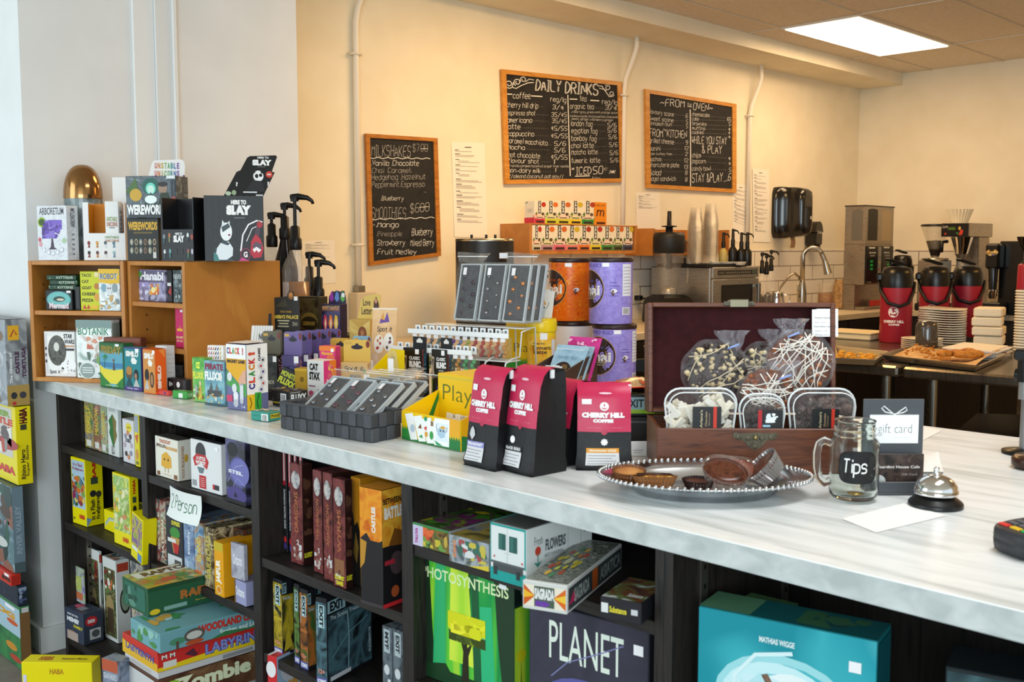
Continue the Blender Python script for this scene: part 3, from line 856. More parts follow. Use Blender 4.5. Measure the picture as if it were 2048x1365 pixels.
mb.deco(hf,[('t','SLAY',1.0,.82,.34,.14,'#f1f0ee',0,.08,0,.0),('t','HERE TO',1.02,.94,.2,.05,'#f1f0ee',0,.04),('r',.92,.715,1.06,.725,'#88888c'),('e',.93,.5,.09,.13,'#eeeeee'),('e',.90,.5,.03,.05,'#16161a'),('e',.97,.52,.03,.04,'#16161a'),('e',.85,.6,.03,.04,'#16161a'),('e',1.0,.6,.03,.04,'#16161a'),('p',[(.7,.16),(.84,.4),(1.0,.38),(1.04,.12)],'#26272b'),('e',1.12,.54,.06,.08,'#c8402f'),('t','new',1.12,.54,.07,.04,'#f6e6e0',0,.03),('t','?',.55,.3,.035,.1,'#f0f0f0',0,.05),('t','?',1.1,.32,.035,.1,'#f0f0f0',0,.05),('r',.66,.1,.9,.13,'#e4e6ea'),('e',.4,.08,.05,.05,'#b9ccb0'),('e',.5,.1,.04,.06,'#9cb08c'),('r',.88,.02,1.0,.06,'#d9dade')])
mb.obj('header_card',d_)
# ================================================================ games standing on the counter, left half
GC='small games standing on the grey counter'
def ct(A_,th,xB,yt,**k):
 return place(A_,th,xB,yt,CH,**k)
gbox('game_box','green island beach box with a palm, in front of the cube shelf',ct((200.6,775),33,249,685,d=.035),'#1f5a30',{'F':[('r',.03,.03,.97,.97,'#5fa3b8'),('r',.03,.45,.97,.56,'#3f7fa8'),('p',[(.03,.5),(.2,.42),(.6,.4),(.97,.44),(.97,.1),(.03,.1)],'#e0cf3a'),('r',.03,.8,.97,.97,'#2d6a3a'),('t','FRIDAY',.5,.84,.84,.17,'#b99c35',0,.05),('t','FRIDAY',.5,.84,.84,.16,'#6a5a1c',0,.0),('p',[(.03,.03),(.03,.34),(.2,.22),(.4,.12),(.5,.03)],'#2b7a33'),('p',[(.97,.03),(.97,.26),(.8,.16),(.6,.03)],'#2b7a33'),('w',[(.22,.44),(.24,.6),(.28,.7)],.002,'#3a5a2a'),('p',[(.1,.66),(.26,.74),(.42,.66),(.3,.7),(.34,.6),(.26,.69),(.16,.58),(.22,.69)],'#2f7f3f'),('p',[(.56,.4),(.6,.62),(.66,.4)],'#5a4433'),('e',.6,.62,.04,.03,'#7a5a40'),('t','a solo game',.5,.06,.5,.04,'#d8e6b0',0,.02),('r',.68,.93,.84,.98,STICK)],'R':[('r',.1,.02,.9,.98,'#255f35')]},group=GC)
gbox('game_box','reddish brown box standing behind the green island box',ct((210,773),12,284,676,d=.03),'#7a4232',{'T':[('t','CASTLE',.5,.5,.6,.4,'#c9a08a',0,.02)],'F':[('r',.05,.05,.95,.95,'#8a4a38')]},group=GC)
SIM=[('t','SIMILO',.5,.85,.76,.13,'#f2eee8',0,.06),('p',[(.42,.7),(.5,.78),(.66,.76),(.8,.7),(.72,.62),(.5,.62)],'#eceae4')]
gbox('game_box','teal and purple portrait box between the green island box and the orange box',ct((250,781),33,283,695,d=.03),'#1f8088',{'F':[('r',.0,.0,1,.09,'#4a2f7a'),('r',0,.97,1,1,'#4a2f7a')]+SIM+[('e',.3,.4,.2,.16,'#6a4a33'),('e',.3,.46,.18,.1,'#b07a3a'),('p',[(.08,.1),(.3,.36),(.5,.1)],'#16454a'),('e',.72,.36,.14,.14,'#16181b'),('p',[(.55,.1),(.72,.3),(.92,.1)],'#b8b6b0'),('e',.7,.34,.08,.07,'#a37a5f'),('t','WHO AM I',.5,.05,.7,.03,'#e9e4f0',0,.02),('r',.7,.9,.92,.98,STICK)],'R':[('r',.03,.0,.97,1,'#47307a')]},group=GC)
gbox('game_box','orange portrait box with a bright orange side, beside the teal one',ct((287.5,788),33,312,699,xC=333.5),'#d9722a',{'F':[('r',.03,.03,.97,.97,'#cf8a3f')]+SIM+[('e',.32,.42,.18,.14,'#211a18'),('p',[(.1,.1),(.32,.34),(.5,.1)],'#b9b5ae'),('e',.72,.32,.17,.18,'#33291f'),('e',.72,.32,.1,.12,'#a8794e'),('r',.8,.9,.99,.98,STICK)],'R':[('r',.0,.0,1,1,'#ea5f14'),('t','SIMILO',.36,.38,.34,.52,'#f7efe6',90,.06),('p',[(.3,1),(.9,1),(.9,.8)],'#f08a3c'),*[('e',.1,.08+.05*k,.06,.015,'#7a2a0a')for k in range(4)]],'T':[('r',0,0,1,1,'#ef6a1c')]},group=GC)
gbox('game_box','plain white upright box behind the orange portrait box',ct((313,781),33,335,692,xC=352),'#e6e5e6',{'R':[('r',.08,.2+.1*k,.9,.212+.1*k,'#cfcfd2')if k%2 else('r',.08,.2+.1*k,.7,.215+.1*k,'#bdbdc2')for k in range(7)]},group=GC)
gbox('game_box','flat black box marked 8+ beside the orange portrait box',ct((335,786),33,372,757,xC=384),'#1d1c20',{'F':[('t','8+',.2,.6,.2,.34,'#e9e7e6',0,.03),('r',.38,.2,.4,.85,'#5a585c'),('e',.6,.6,.09,.2,'#e9e7e6'),('r',.85,.1,.98,.9,'#3a393d')]},group=GC)
gbox('game_box','smoky brown box lying behind the flat black 8+ box',cpl(330,366,728,.08,zb,.06),A(['#1d1a18','#5a5148','#2e2a27'],50,3,.3),{},group=GC)
gbox('game_box','little red flat box at the counter edge',ct((309.5,789),40,337,780,xC=345),'#d4453f',{'F':[('e',.75,.5,.06,.25,'#3a3a8a'),('r',.1,.3,.5,.5,'#e2665f')],'T':[('r',.05,.05,.95,.95,'#dd5a52')]},group=GC)
gbox('game_box','little grass green flat box beside the little red one',ct((345,797),30,374.5,782,xC=386),'#3c9a3f',{'F':[('r',.42,.1,.7,.7,'#e7e9e4'),*[('r',.44+.03*k,.15,.452+.03*k,.65,'#222222')for k in range(7)]]if False else[('r',.42,.1,.7,.7,'#e7e9e4')],'R':[('t','PLUM',.5,.5,.7,.5,'#d6ead2',0,.02)],'T':[('b',2,9,['#6ab35f','#b9d8a8','#2b7a33'],.05,.05,.95,.95,.12)]},group=GC)
gbox('game_box','white box with slanted rainbow dashes behind the fantasy card boxes',ct((417,789),20,449,692,d=.02),'#f0efed',{'F':[('p',[(.06+.14*(k%6)+.05,.72+.09*(k//6)),(.16+.14*(k%6),.79+.09*(k//6)),(.15+.14*(k%6),.80+.09*(k//6)),(.05+.14*(k%6),.735+.09*(k//6))],['#d9482f','#e0b52a','#3d3a8a','#111111','#d97a2a','#8a2f6a'][(k*5)%6])for k in range(18)]},group=GC)
gbox('game_box','bright green card box with yellow lettering beside the pirate box',ct((386,803.5),33,410,716,d=.03),A(['#3f9a48','#69b450','#8fc46a'],30,2,.3),{'F':[('t','OZ',.5,.82,.3,.14,'#e5df4a',0,.05),('t','FLUXX',.5,.6,.9,.16,'#e9e24a',0,.05),('e',.5,.84,.36,.13,'#56a84a'),('t','OZ',.5,.83,.34,.15,'#eaf04a',0,.06),('e',.3,.25,.14,.14,'#9aa7a0'),('p',[(.5,.05),(.55,.36),(.75,.36),(.8,.05)],'#c9a24a'),('e',.65,.42,.09,.06,'#e0c49a'),('b',1,10,['#d9c53a','#7a5a2a','#b8d89a'],.05,.03,.95,.3,.07)]},group=GC)
gbox('game_box','blue grey pirate card box beside the bright green one',ct((410,810),33,450,722,d=.03),A(['#5d8ea0','#7fb0bd','#94bfc8'],24,5,.3),{'F':[('t','PIRATE',.5,.87,.9,.14,'#8a2740',0,.05),('t','FLUXX',.46,.66,.86,.2,'#f0f1ee',0,.06),('e',.8,.66,.1,.09,'#e6e4dc'),('e',.77,.68,.02,.02,'#222222'),('e',.84,.68,.02,.02,'#222222'),('p',[(.2,.3),(.35,.52),(.45,.3)],'#5a5d5c'),('p',[(.5,.3),(.62,.5),(.75,.3)],'#6d6f6c'),('r',.15,.2,.85,.34,'#4a4d50'),('b',7,16,['#e0c58a','#d8d4c8','#8a9a8f','#c9a04a'],.04,.05,.96,.26,.06),('r',0,0,1,.05,'#3d5b66')]if False else[('t','PIRATE',.5,.87,.9,.14,'#8a2740',0,.05),('t','FLUXX',.46,.66,.86,.2,'#f0f1ee',0,.06),('e',.8,.66,.1,.09,'#e6e4dc'),('p',[(.2,.3),(.35,.52),(.45,.3)],'#5a5d5c'),('p',[(.5,.3),(.62,.5),(.75,.3)],'#6d6f6c'),('r',.15,.2,.85,.34,'#4a4d50'),('b',7,16,['#e0c58a','#d8d4c8','#8a9a8f','#c9a04a'],.04,.05,.96,.26,.06),('r',0,0,1,.05,'#3d5b66')]},group=GC)
CL=['#3d3a8a','#d9482f','#3f8f4a','#d98a2a','#c9342f','#222222']
cl_=[('t',ch,.1+.135*k,.9,.115,.1,CL[k],0,.06)for k,ch in enumerate('CLACK')]+[('t','!',.85,.9,.05,.11,'#c9342f',0,.06)]
gbox('game_box','yellow topped magnet game box with a tall white side',ct((455,819),33,494,689,xC=536),'#6a6c96',{'F':[('r',0,.78,1,1,'#f2f0ee'),('p',[(0,.78),(1,.78),(1,.52),(.7,.38),(.3,.52),(0,.62)],'#e3a81e'),('p',[(.0,.6),(.3,.5),(.62,.4),(.9,.5),(1,.5),(1,.2),(0,.38)],'#4c9a50'),*cl_,('t','MAGNET GAME',.5,.74,.9,.055,'#2a2430',0,.04),('e',.16,.5,.12,.07,'#d9dadd'),('e',.4,.33,.12,.07,'#d9dadd'),('e',.47,.17,.13,.06,'#c7c9cf'),('e',.47,.22,.13,.06,'#e3e4e8'),('e',.47,.1,.13,.06,'#b9bbc4'),('r',.68,.14,.86,.42,'#d4d6dc'),('e',.77,.42,.09,.04,'#9a9ca6'),('e',.77,.14,.09,.04,'#b9bbc4'),('p',[(1,.62),(.85,.6),(.62,.46),(.66,.38),(.8,.42),(1,.4)],'#d9a58a'),('r',.0,.12,.3,.22,'#c9426a'),('t','1-6',.86,.06,.18,.04,'#d8d8e6',0,.03)],'R':[('r',0,.24,1,1,'#f4f3f1'),('r',0,0,.36,.24,'#e6bd1e'),('r',.36,0,.68,.26,'#35a03c'),('r',.68,0,1,.24,'#6a6c96'),*[('t',ch,.24,.36+.098*k,.3,.085,CL[k],90,.06)for k,ch in enumerate('CLACK')],('t','!',.24,.86,.32,.05,'#d9482f',90,.06),('t','GAME',.6,.84,.12,.2,'#2a2430',90,.03),*[('e',.66+.1*(k%2),.3+.09*k,.13,.05,'#d5d6da')for k in range(6)],*[('e',.66+.1*(k%2),.3+.09*k,.05,.02,['#4a2f7a','#c9342f','#333333'][k%3])for k in range(6)],('w',[(.1,.03),(.2,.1),(.12,.2)],.002,'#4a3a12'),('w',[(.5,.03),(.45,.12),(.55,.24)],.002,'#123a18')],'T':[('r',0,0,1,1,'#efede9')]},group=GC)
gbox('game_box','teal flat card box at the counter edge beside the dark basket',ct((502,841),33,537,823,xC=562),'#2f8f80',{'F':[('r',.6,.05,.98,.8,'#e9ece9'),*[('r',.64+.035*k,.1,.655+.035*k,.7,'#4a4a4a')for k in range(8)],('r',.1,.5,.5,.56,'#1f6f63')],'R':[('r',.15,.3,.95,.8,'#e0c326'),('t','PHASE',.55,.55,.7,.36,'#3a4a1f',0,.05)],'T':[('b',3,14,['#e9e6dd','#d99a5a','#9ac0b0'],.05,.05,.95,.95,.1)]},group=GC)
# flat dark boxes behind
gbox('game_box','flat black box with yellow edging under the flat starry box',ct((545,812),40,590,801,d=.10),'#1d1b1c',{'F':[('r',.05,.5,.9,.95,'#c9b22a')]},group=GC)
pfl=ct((536,812),40,579,0,xC=616,h=.03)
gbox('game_box','flat black starry box with white card game lettering',pfl,'#1c1a1c',{'R':[('t','FLUXX',.5,.42,.84,.66,'#dfe8ec',0,.05),('r',.05,.85,.6,.93,'#9aa0a6')],'F':[('r',.6,.1,.86,.8,'#e6e6e6'),*[('r',.63+.03*k,.15,.645+.03*k,.7,'#333333')for k in range(7)],('b',1,5,['#4a4540','#6a5a4a'],.05,.1,.55,.9,.05)],'T':[('b',5,30,['#c9b25a','#4f6a80','#8a6a3a','#3a4a5a'],.03,.03,.97,.97,.1)]},group=GC,lift=.0125)
# tilted purple boxes in a little stand
for k,(x0,y0)in enumerate(((541,786),(566,783))):
 P,a_,w2,d2,h2=ct((x0,y0+4),20,x0+40,720,d=.022,h=.085)
 gbox('game_box',['black box with slanted lime lettering and purple side, front of two tilted ones','black box with slanted lime lettering and purple side, rear of two tilted ones'][k],(P,a_,.062,.022,.085),'#1c1a20',{'F':[('t','MONSTER',.5,.8,.9,.18,'#c8d03a',0,.05),('t','FLUXX',.5,.56,.9,.22,'#d6dc3a',0,.06),('b',k,8,['#3a3a6a','#5d4f8a'],.05,.05,.95,.4,.08)],'R':[('r',0,0,1,1,'#4b3f86'),('t','MONSTER FLUXX',.5,.5,.6,.86,'#d6d43a',90,.05)]},group=GC,tilt=(math.radians(-14),math.radians(22)),lift=.003)
gbox('game_box','white cat stacking box with a pink and orange side',ct((615,803),35,648,721,xC=673),'#f1efee',{'F':[('t','CAT',.42,.84,.52,.17,'#1a181a',0,.06),('t','STAX',.46,.62,.64,.2,'#1a181a',0,.06),('p',[(.3,.05),(.7,.32),(.85,.1)],'#1d1a1c'),('e',.25,.2,.14,.06,'#d9417a'),('r',.1,.36,.5,.39,'#8a4a6a'),('e',.2,.1,.1,.06,'#e07aa0')],'R':[('p',[(0,0),(0,1),(1,1),(1,0)],'#ef7f2a'),('p',[(0,0),(0,1),(.45,1),(.7,.5),(.55,0)],'#e0367f'),('b',3,8,['#f4a04a','#e6607a','#f2c06a'],.3,.6,.98,.98,.08),('t','STAX',.42,.35,.36,.42,'#f6f2f0',90,.06)]},group=GC)
gbox('game_box','magenta and orange box just behind the white cat box',ct((640,790),20,672,693,d=.03),'#dd3a80',{'F':[('r',0,.9,1,1,'#ef7f2a'),('t','Flamingo',.5,.84,.7,.08,'#f3c22f',0,.04),('e',.7,.76,.25,.07,'#ef6a4a'),('r',.72,.88,.9,.95,STICK)]},group=GC)
gbox('game_box','small gold box behind the white cat box',ct((590,792),20,614,738,d=.04),'#b8901f',{'F':[('e',.6,.6,.16,.1,'#7a5a12'),('r',0,.9,1,1,'#d0a82f')]},group=GC)
# hanging tab blister packs
def tab_pack(label,pl,body,tab,txt,group,side='#5c4a80'):
 P,a_,w2,d2,h2=pl
 o=empty('hang_tab_pack',label,'card pack',P+V((0,0,.0012)),a_,group)
 hb=h2*.62
 mb=MB().box((0,0,0),(w2,d2,hb),C(body,.3),.002)
 fr=frames(w2,d2,hb)
 mb.deco(fr['F'],txt)
 mb.deco(fr['R'],[('t','INFINITY',.5,.5,.5,.8,'#c9a0b0',90,.03)])
 mb.obj('box',o)
 r=w2*.14
 pts=[(0,hb),(0,h2-r)]+[(r-r*math.cos(t*math.pi/8),h2-r+r*math.sin(t*math.pi/8))for t in range(1,5)]+[(w2-r+r*math.sin(t*math.pi/8),h2-r+r*math.cos(t*math.pi/8))for t in range(0,4)]+[(w2,h2-r),(w2,hb)]
 mb=MB().prism([(x,d2,z)for x,z in pts],(0,.0015,0),C(tab,.35))
 mb.deco((V((0,d2,hb)),V((1,0,0)),V((0,0,1)),V((0,-1,0)),w2,h2-hb),[('e',.5,.66,.22,.1,'#2a2430'),('e',.5,.7,.08,.14,'#2a2430'),('r',.05,.78,.3,.9,'#c9a04a'),('e',.9,.8,.07,.16,'#7a3028')])
 mb.obj('hang_tab',o)
 return o
GB='hang tab packs on the counter'
for k in range(5):
 x0=665-20.5*k
 tab_pack('purple hang tab card pack, %s'%['furthest back of the purple row','second from the back of the purple row','middle of the purple row','second from the front of the purple row','foremost of the purple row, its face showing'][k],ct((x0-19,767+5*k),18,x0+13+k,659+1.5*k,d=.016),'#4f4274','#6a5a92',[('b',k,10,['#7a3a4a','#5d6a9a','#8a7ab0','#2d2548'],.04,.1,.96,.95,.09),('t','MARVEL',.4,.55,.5,.16,'#c94a4a',0,.05),('r',.7,.8,.95,.98,STICK)],GB)
for k in range(2):
 tab_pack(['olive black hang tab card pack behind the dark one, left of the purple row','olive black hang tab card pack, in front of its twin'][k],ct((526-6*k,776+7*k),18,556+3*(1-k),661+3*k,d=.02),'#2a2822','#5a5440',[('b',4+k,12,['#4a4636','#7a7152','#191815'],.04,.05,.96,.95,.1),('t','CARDS',.5,.25,.6,.1,'#c9c4b0',0,.03),('r',.75,.8,.95,.95,STICK)],GB)
 # backing cards and displays behind
gbox('display_card','white striped card reading NUKE left of the black display',ct((495,778),10,538,652,d=.004,),'#eceae6',{'F':[('p',[(.04+.12*k,.0),(.09+.12*k,0),(.2+.12*k,1),(.15+.12*k,1)],'#c9c7c4')for k in range(7)]+[('t','NUKE',.62,.82,.5,.1,'#3a383a',0,.03)]},cat='display card',group=GC,tilt=(math.radians(-12),0),lift=.001)
gbox('display_card','navy card with a white drop emblem behind the striped white card',ct((517,764),10,541,629,d=.004),'#23232e',{'F':[('e',.6,.86,.14,.04,'#e8e8ea'),('t','DEVIN',.55,.77,.6,.03,'#e8e8ea',0,.03)]},cat='display card',group=GC,tilt=(math.radians(-4),0),lift=.001)
def carton(label,pl,col,front,head=None,hcol=None,hdeco=None,side=None,group=GC,hh=0,disc=None,right=None):
 P,a_,w2,d2,h2=pl
 o=empty('display_box',label,'display box',P+V((0,0,.0012)),a_,group)
 mb=MB().box((0,0,0),(w2,d2,h2),C(col,.4),.001,side=side)
 mb.deco(frames(w2,d2,h2)['F'],front)
 if right:
  mb.deco(frames(w2,d2,h2)['R'],right)
 mb.obj('carton',o)
 if head:
  mb=MB().prism([(w2*u,d2*.9,h2+v*hh)for u,v in head],(0,.002,0),C(hcol,.4))
  mb.deco((V((0,d2*.9,h2)),V((1,0,0)),V((0,0,1)),V((0,-1,0)),w2,hh),hdeco or[])
  mb.obj('header_card',o)
 return o
P,a_,w2,d2,h2=ct((536,764),18,592,664,d=.035)
ht=upto(P,583)-h2
carton('black display carton with gold palace lettering and a round picture on its header',(P,a_,w2,d2,h2),'#17161a',[('r',0,.9,1,1,'#0e0e10')],[(0,0),(1,0),(.98,.8),(.80,.84),(.78,.98),(.62,1.0),(.55,.86),(.02,.82)],'#22211c',[('t',"JABBA'S PALACE",.5,.34,.88,.12,'#ddc24a',0,.04),('t','STAR WARS',.5,.48,.4,.05,'#b08a2f',0,.03),('r',.2,.24,.62,.27,'#c9c2a0'),('r',.25,.17,.58,.2,'#c9c2a0'),('r',.2,.1,.6,.13,'#c9c2a0'),('t','ZMAN',.82,.18,.2,.1,'#9a9484',0,.04),('e',.69,.87,.13,.12,'#1a1814'),('e',.69,.88,.1,.1,'#8a5a2a'),('e',.69,.9,.06,.06,'#c98a4a'),('p',[(.1,.6),(.5,.8),(.6,.6)],'#3a3826'),('r',.8,.76,.93,.86,STICK)],hh=ht)
P,a_,w2,d2,h2=ct((599,750),24,640,594,d=.05)
carton('dark gold box with an arc emblem behind the black palace display',(P,a_,w2,d2,h2),'#2f2a1c',[('r',.02,.02,.98,.98,A(['#2b2718','#5a5030','#3a3422'],30,8,.3)),('e',.52,.68,.42,.12,'#8a7434'),('e',.52,.66,.4,.09,'#2b2718'),('t','LEGENDARY',.52,.66,.6,.05,'#c9a84a',0,.03),('p',[(.04,.42),(.5,.52),(.98,.46),(.98,.36),(.5,.44),(.04,.34)],'#c9a23a'),('t','A GAME',.5,.54,.6,.04,'#d8c88a',0,.02)],side={'L':C('#d8d6d2')})
P,a_,w2,d2,h2=ct((645,758),18,683,609,d=.045)
ht=upto(P,583)-h2
carton('purple display box of gem cards with violet, blue and green gem header',(P,a_,w2,d2,h2),'#241c3a',[('r',.03,.03,.97,.97,A(['#1d1830','#3d2f6a','#2b2348'],30,4,.3)),('t','INFINITY GAUNTLET',.5,.95,.9,.05,'#d9a04a',0,.03),('r',.04,.91,.96,.925,'#8a4a3a'),*[q for k,c in enumerate(('#c9304a','#e0702a','#e3b52f'))for q in(('p',[(.2+.28*k,.6),(.32+.28*k,.74),(.28+.28*k,.84),(.16+.28*k,.86),(.08+.28*k,.74)],c),('p',[(.2+.28*k,.64),(.26+.28*k,.74),(.22+.28*k,.82),(.16+.28*k,.74)],'#f4d9b0'))],('t','MARVEL',.76,.30,.36,.05,'#d8d8e0',0,.05),('r',.56,.265,.96,.335,'#a82f3a'),('t','MARVEL',.76,.30,.34,.045,'#f0eaea',0,.05)],[(.06,0),(.98,0),(.96,.5),(.9,.95),(.78,1.0),(.7,.9),(.62,.95),(.48,1.0),(.36,.9),(.28,.96),(.2,.8),(.08,.5)],'#2d2548',[('p',[(.2,.1),(.34,.3),(.3,.8),(.2,.9),(.12,.4)],'#a23aa8'),('p',[(.5,.1),(.62,.3),(.6,.8),(.48,.95),(.38,.4)],'#6a8fd0'),('p',[(.8,.1),(.92,.3),(.9,.8),(.8,.95),(.68,.4)],'#5fb04a'),('r',.75,.5,.92,.8,STICK)],hh=ht)
P,a_,w2,d2,h2=ct((700,764),16,742,640,d=.05)
ht=upto(P,590)-h2
carton('tan display box with curly maroon lettering and a cloaked figure on its header',(P,a_,w2,d2,h2),'#d9b860',[('r',.02,.02,.98,.98,A(['#cfae58','#e3c878','#d8b766'],20,2,.4)),('p',[(0,1),(.5,.86),(1,1)],'#c29c48'),('e',.62,.78,.2,.11,'#7a4526'),('e',.62,.78,.14,.075,'#9a5f38'),('t','D',.62,.78,.1,.06,'#d8a878',0,.04),('r',0,.2,1,.3,'#8a6a3a')],[(.1,0),(1.1,0),(1.24,.96),(.96,1.0),(.5,.92),(.3,.8)],'#d8b95e',[('t','Love',.56,.66,.36,.28,'#4a3a1a',0,.02),('t','Letter',.56,.32,.5,.3,'#4a3a1a',0,.02),('p',[(.86,.1),(.9,.7),(1.02,.9),(1.14,.6),(1.12,.1)],'#4f2a22'),('e',1.0,.72,.06,.1,'#c98f6a'),('r',.98,.04,1.1,.2,STICK)],hh=ht)
P,a_,w2,d2,h2=ct((738,772),12,788,617,d=.004)
gbox('display_card','peach header card with purple hand and two dotted circles',(P,a_,w2,d2,h2),A(['#e0b480','#ecc898'],15,2,.5),{'F':[('h','Spot it!',.52,.72,.6,.08,'#2a2028',0,1.0),('p',[(.3,.8),(.4,.92),(.5,.84),(.6,.95),(.7,.82)],'#6a4a9a'),('p',[(.35,.86),(.45,.95),(.5,.84)],'#e0a03a'),('e',.32,.53,.2,.12,'#f4f0ea'),('e',.7,.56,.2,.12,'#f4f0ea'),*[('e',.3+.42*(k%2)+.07*math.cos(k),.54+.07*math.sin(k*1.3),.04,.02,['#b8322f','#3a3a3a','#c97a2a','#7a2a5a'][k%4])for k in range(10)],('r',0,.98,1,1,'#f0e6d6')]},cat='display card',group=GC,tilt=(math.radians(-10),0),lift=.001)
tab_pack('tan beach card pack with black script and a purple hand',ct((682,797),12,736,682,d=.025),'#d9b478','#d9b050',[('h','Spot it!',.5,.82,.7,.16,'#211a1c',0,1.2),('t','BEACH',.55,.62,.4,.08,'#5f86a8',0,.03),('e',.45,.36,.36,.22,'#6f9ab8'),('e',.45,.36,.3,.18,'#d9b478'),('e',.45,.36,.12,.1,'#5c3f8a'),('p',[(.8,.7),(.9,.85),(.96,.7)],'#3f8f4a'),('h','Spot it!',.5,.12,.6,.12,'#211a1c',0,1.2)],GB)
tab_pack('sky blue tabbed card pack beside the tan beach pack',ct((702,790),12,738,674,d=.02),'#d9b478','#7fa8c0',[('r',0,.9,1,1,'#7fa8c0')],GB)
tab_pack('mustard tabbed card pack behind the tan beach pack',ct((657,780),12,698,678,d=.02),'#c9992f','#d0a43a',[('r',0,.9,1,1,'#c9992f')],GB)
# yellow wedge display
P,a_,w2,d2,h2=ct((690,808),46,716,690,d=.155,h=.135)
wd=empty('display_box','yellow wedge sided display tray holding the little dice bags','display box',P+V((0,0,.0012)),a_,GC)
YL=C('#efd000',.4)
MB().prism([(0,0,0),(0,d2,0),(0,d2,h2),(0,0,h2*.12)],(.003,0,0),YL).prism([(w2,0,0),(w2,d2,0),(w2,d2,h2),(w2,0,h2*.12)],(-.003,0,0),YL).box((.003,d2-.003,0),(w2-.003,d2,h2),YL).box((.003,0,0),(w2-.003,.003,h2*.12),YL).box((.003,.003,0),(w2-.003,d2-.003,.003),YL).obj('tray',wd)
mb=MB()
mb.deco((V((.003,d2-.003,.0)),V((1,0,0)),V((0,0,1)),V((0,-1,0)),w2-.006,h2),[('h','Spot',.2,.8,.3,.16,'#3a3410',0,.8),('p',[(.3,.3),(.4,.55),(.5,.3)],'#c9b000')])
mb.obj('printing',wd)
# ================================================================ dark woven basket of bagged dice cases
RX=lambda a:Matrix.Rotation(a,4,'X')
RY=lambda a:Matrix.Rotation(a,4,'Y')
RZ=lambda a:Matrix.Rotation(a,4,'Z')
T=lambda*p:Matrix.Translation(V(p))
def put(o,P,a,M=None):
 """set an object at P turned a about z, after the local matrix M"""
 m=T(*P)@RZ(a)@(M or Matrix())
 o.matrix_world=m
 o.location,o.rotation_euler=m.to_translation(),m.to_euler()
 return o
P,ba,bw,bd,bh=place((561,858),38,743,806,CH,xC=803)
BK1=A(['#2c2d30','#3d3e42','#34353a'],150,1,.6,0,(1,1,9))
BK2=A(['#34353a','#4d4f54','#3d3e43'],150,2,.6,0,(9,9,1))
bas=empty('woven_basket','charcoal woven strap basket holding bagged dice cases at the counter edge','basket',P+V((0,0,.001)),ba)
wm=MB()
TK=.006
for face in range(4):
 L=(bw,bd,bw,bd)[face]
 n=max(3,round(L/.0225))if face%2==0 else max(3,round(L/.024))
 for i in range(n):
  for r in range(2):
   u0,u1=L*i/n,L*(i+1)/n
   z0,z1=bh*r/2,bh*(r+1)/2
   over=(i+r+face)%2
   o_=.0025 if over else 0
   lo,hi=(u0+.0004,-o_,z0+.0005),(u1-.0004,TK,z1-.0005)
   M=(Matrix(),T(bw,0,0)@RZ(math.pi/2),T(bw,bd,0)@RZ(math.pi),T(0,bd,0)@RZ(-math.pi/2))[face]
   wm.box(lo,hi,BK2 if over else BK1,.0014,M)
wm.obj('woven_side',bas)['kind']='stuff'
MB().box((.004,.004,0),(bw-.004,bd-.004,.004),BK1).obj('bottom',bas)
MB().tube([(0,0,bh),(bw,0,bh),(bw,bd,bh),(0,bd,bh),(0,0,bh)],.0032,BK2,6).obj('rim',bas)
# ---- a bagged dice case (thing): clear zip bag, dark foam tray in a clear case
FOAM=C('#3c3d42',.8)
def dice_case(label,dice,group,zipflap=True,w_=.070,L=.165,seed=0,sticker=True):
 o=empty('dice_case',label,'dice set',(0,0,0),0,group)
 MB().box((.004,-.010,.006),(w_-.004,-.001,L-.004),FOAM,.002).obj('foam_tray',o)
 cl=MB()
 RIM=C('#b9c3c8',.15,0,.8)
 cl.box((0,-.013,0),(.004,0,L),RIM,.0015).box((w_-.004,-.013,0),(w_,0,L),RIM,.0015).box((.004,-.013,L-.004),(w_-.004,0,L),RIM,.0015).box((.004,-.013,0),(w_-.004,0,.004),RIM,.0015)
 cl.obj('clear_case',o)
 rnd=random.Random(seed)
 for k in range(7):
  x,z=w_*(.3+.42*(k%2)+rnd.uniform(-.06,.06)),L*(.14+.105*k)
  r=rnd.uniform(.006,.0085)
  MB().ball((0,0,0),r,dice,6,.9).obj('die',o).location=(x,-.011,z)
 if sticker:
  MB().box((w_*.18,-.0145,L*.8),(w_*.34,-.0139,L*.93),STICK,0).obj('price_sticker',o)
 bag=MB()
 F=film(.16,'#e8eef0',.1)
 e=.007
 bag.grid(lambda u,v:(-e+u*(w_+2*e),-.0155-.002*math.sin(u*3.1+seed)*math.sin(v*9),-.004+v*(L+.008)),6,10,F)
 bag.grid(lambda u,v:(-e+u*(w_+2*e),.003,-.004+v*(L+.008)),2,2,F)
 if zipflap:
  F2=film(.38,'#dfe0dd',.2)
  fl=.030
  bag.grid(lambda u,v:(-e-v*.010+u*(w_+2*e+v*.026),-.0155+v*.008-.010*v*math.sin(u*5+seed),L+.004+v*fl),8,5,F2)
  bag.grid(lambda u,v:(-e-.010+u*(w_+2*e+.02),-.0175+.008*.6,L+.004+fl*(.55+v*.08)),2,1,C('#e9ebea',.3))
 bag.obj('zip_bag',o)
 return o
BR=C('#544a52',.35,.7)
SV=C('#8f9096',.25,1)
CPR=C('#c98a5a',.25,.7)
PK=C('#6f4a58',.35,.6)
GD='bagged metal dice cases'
k=0
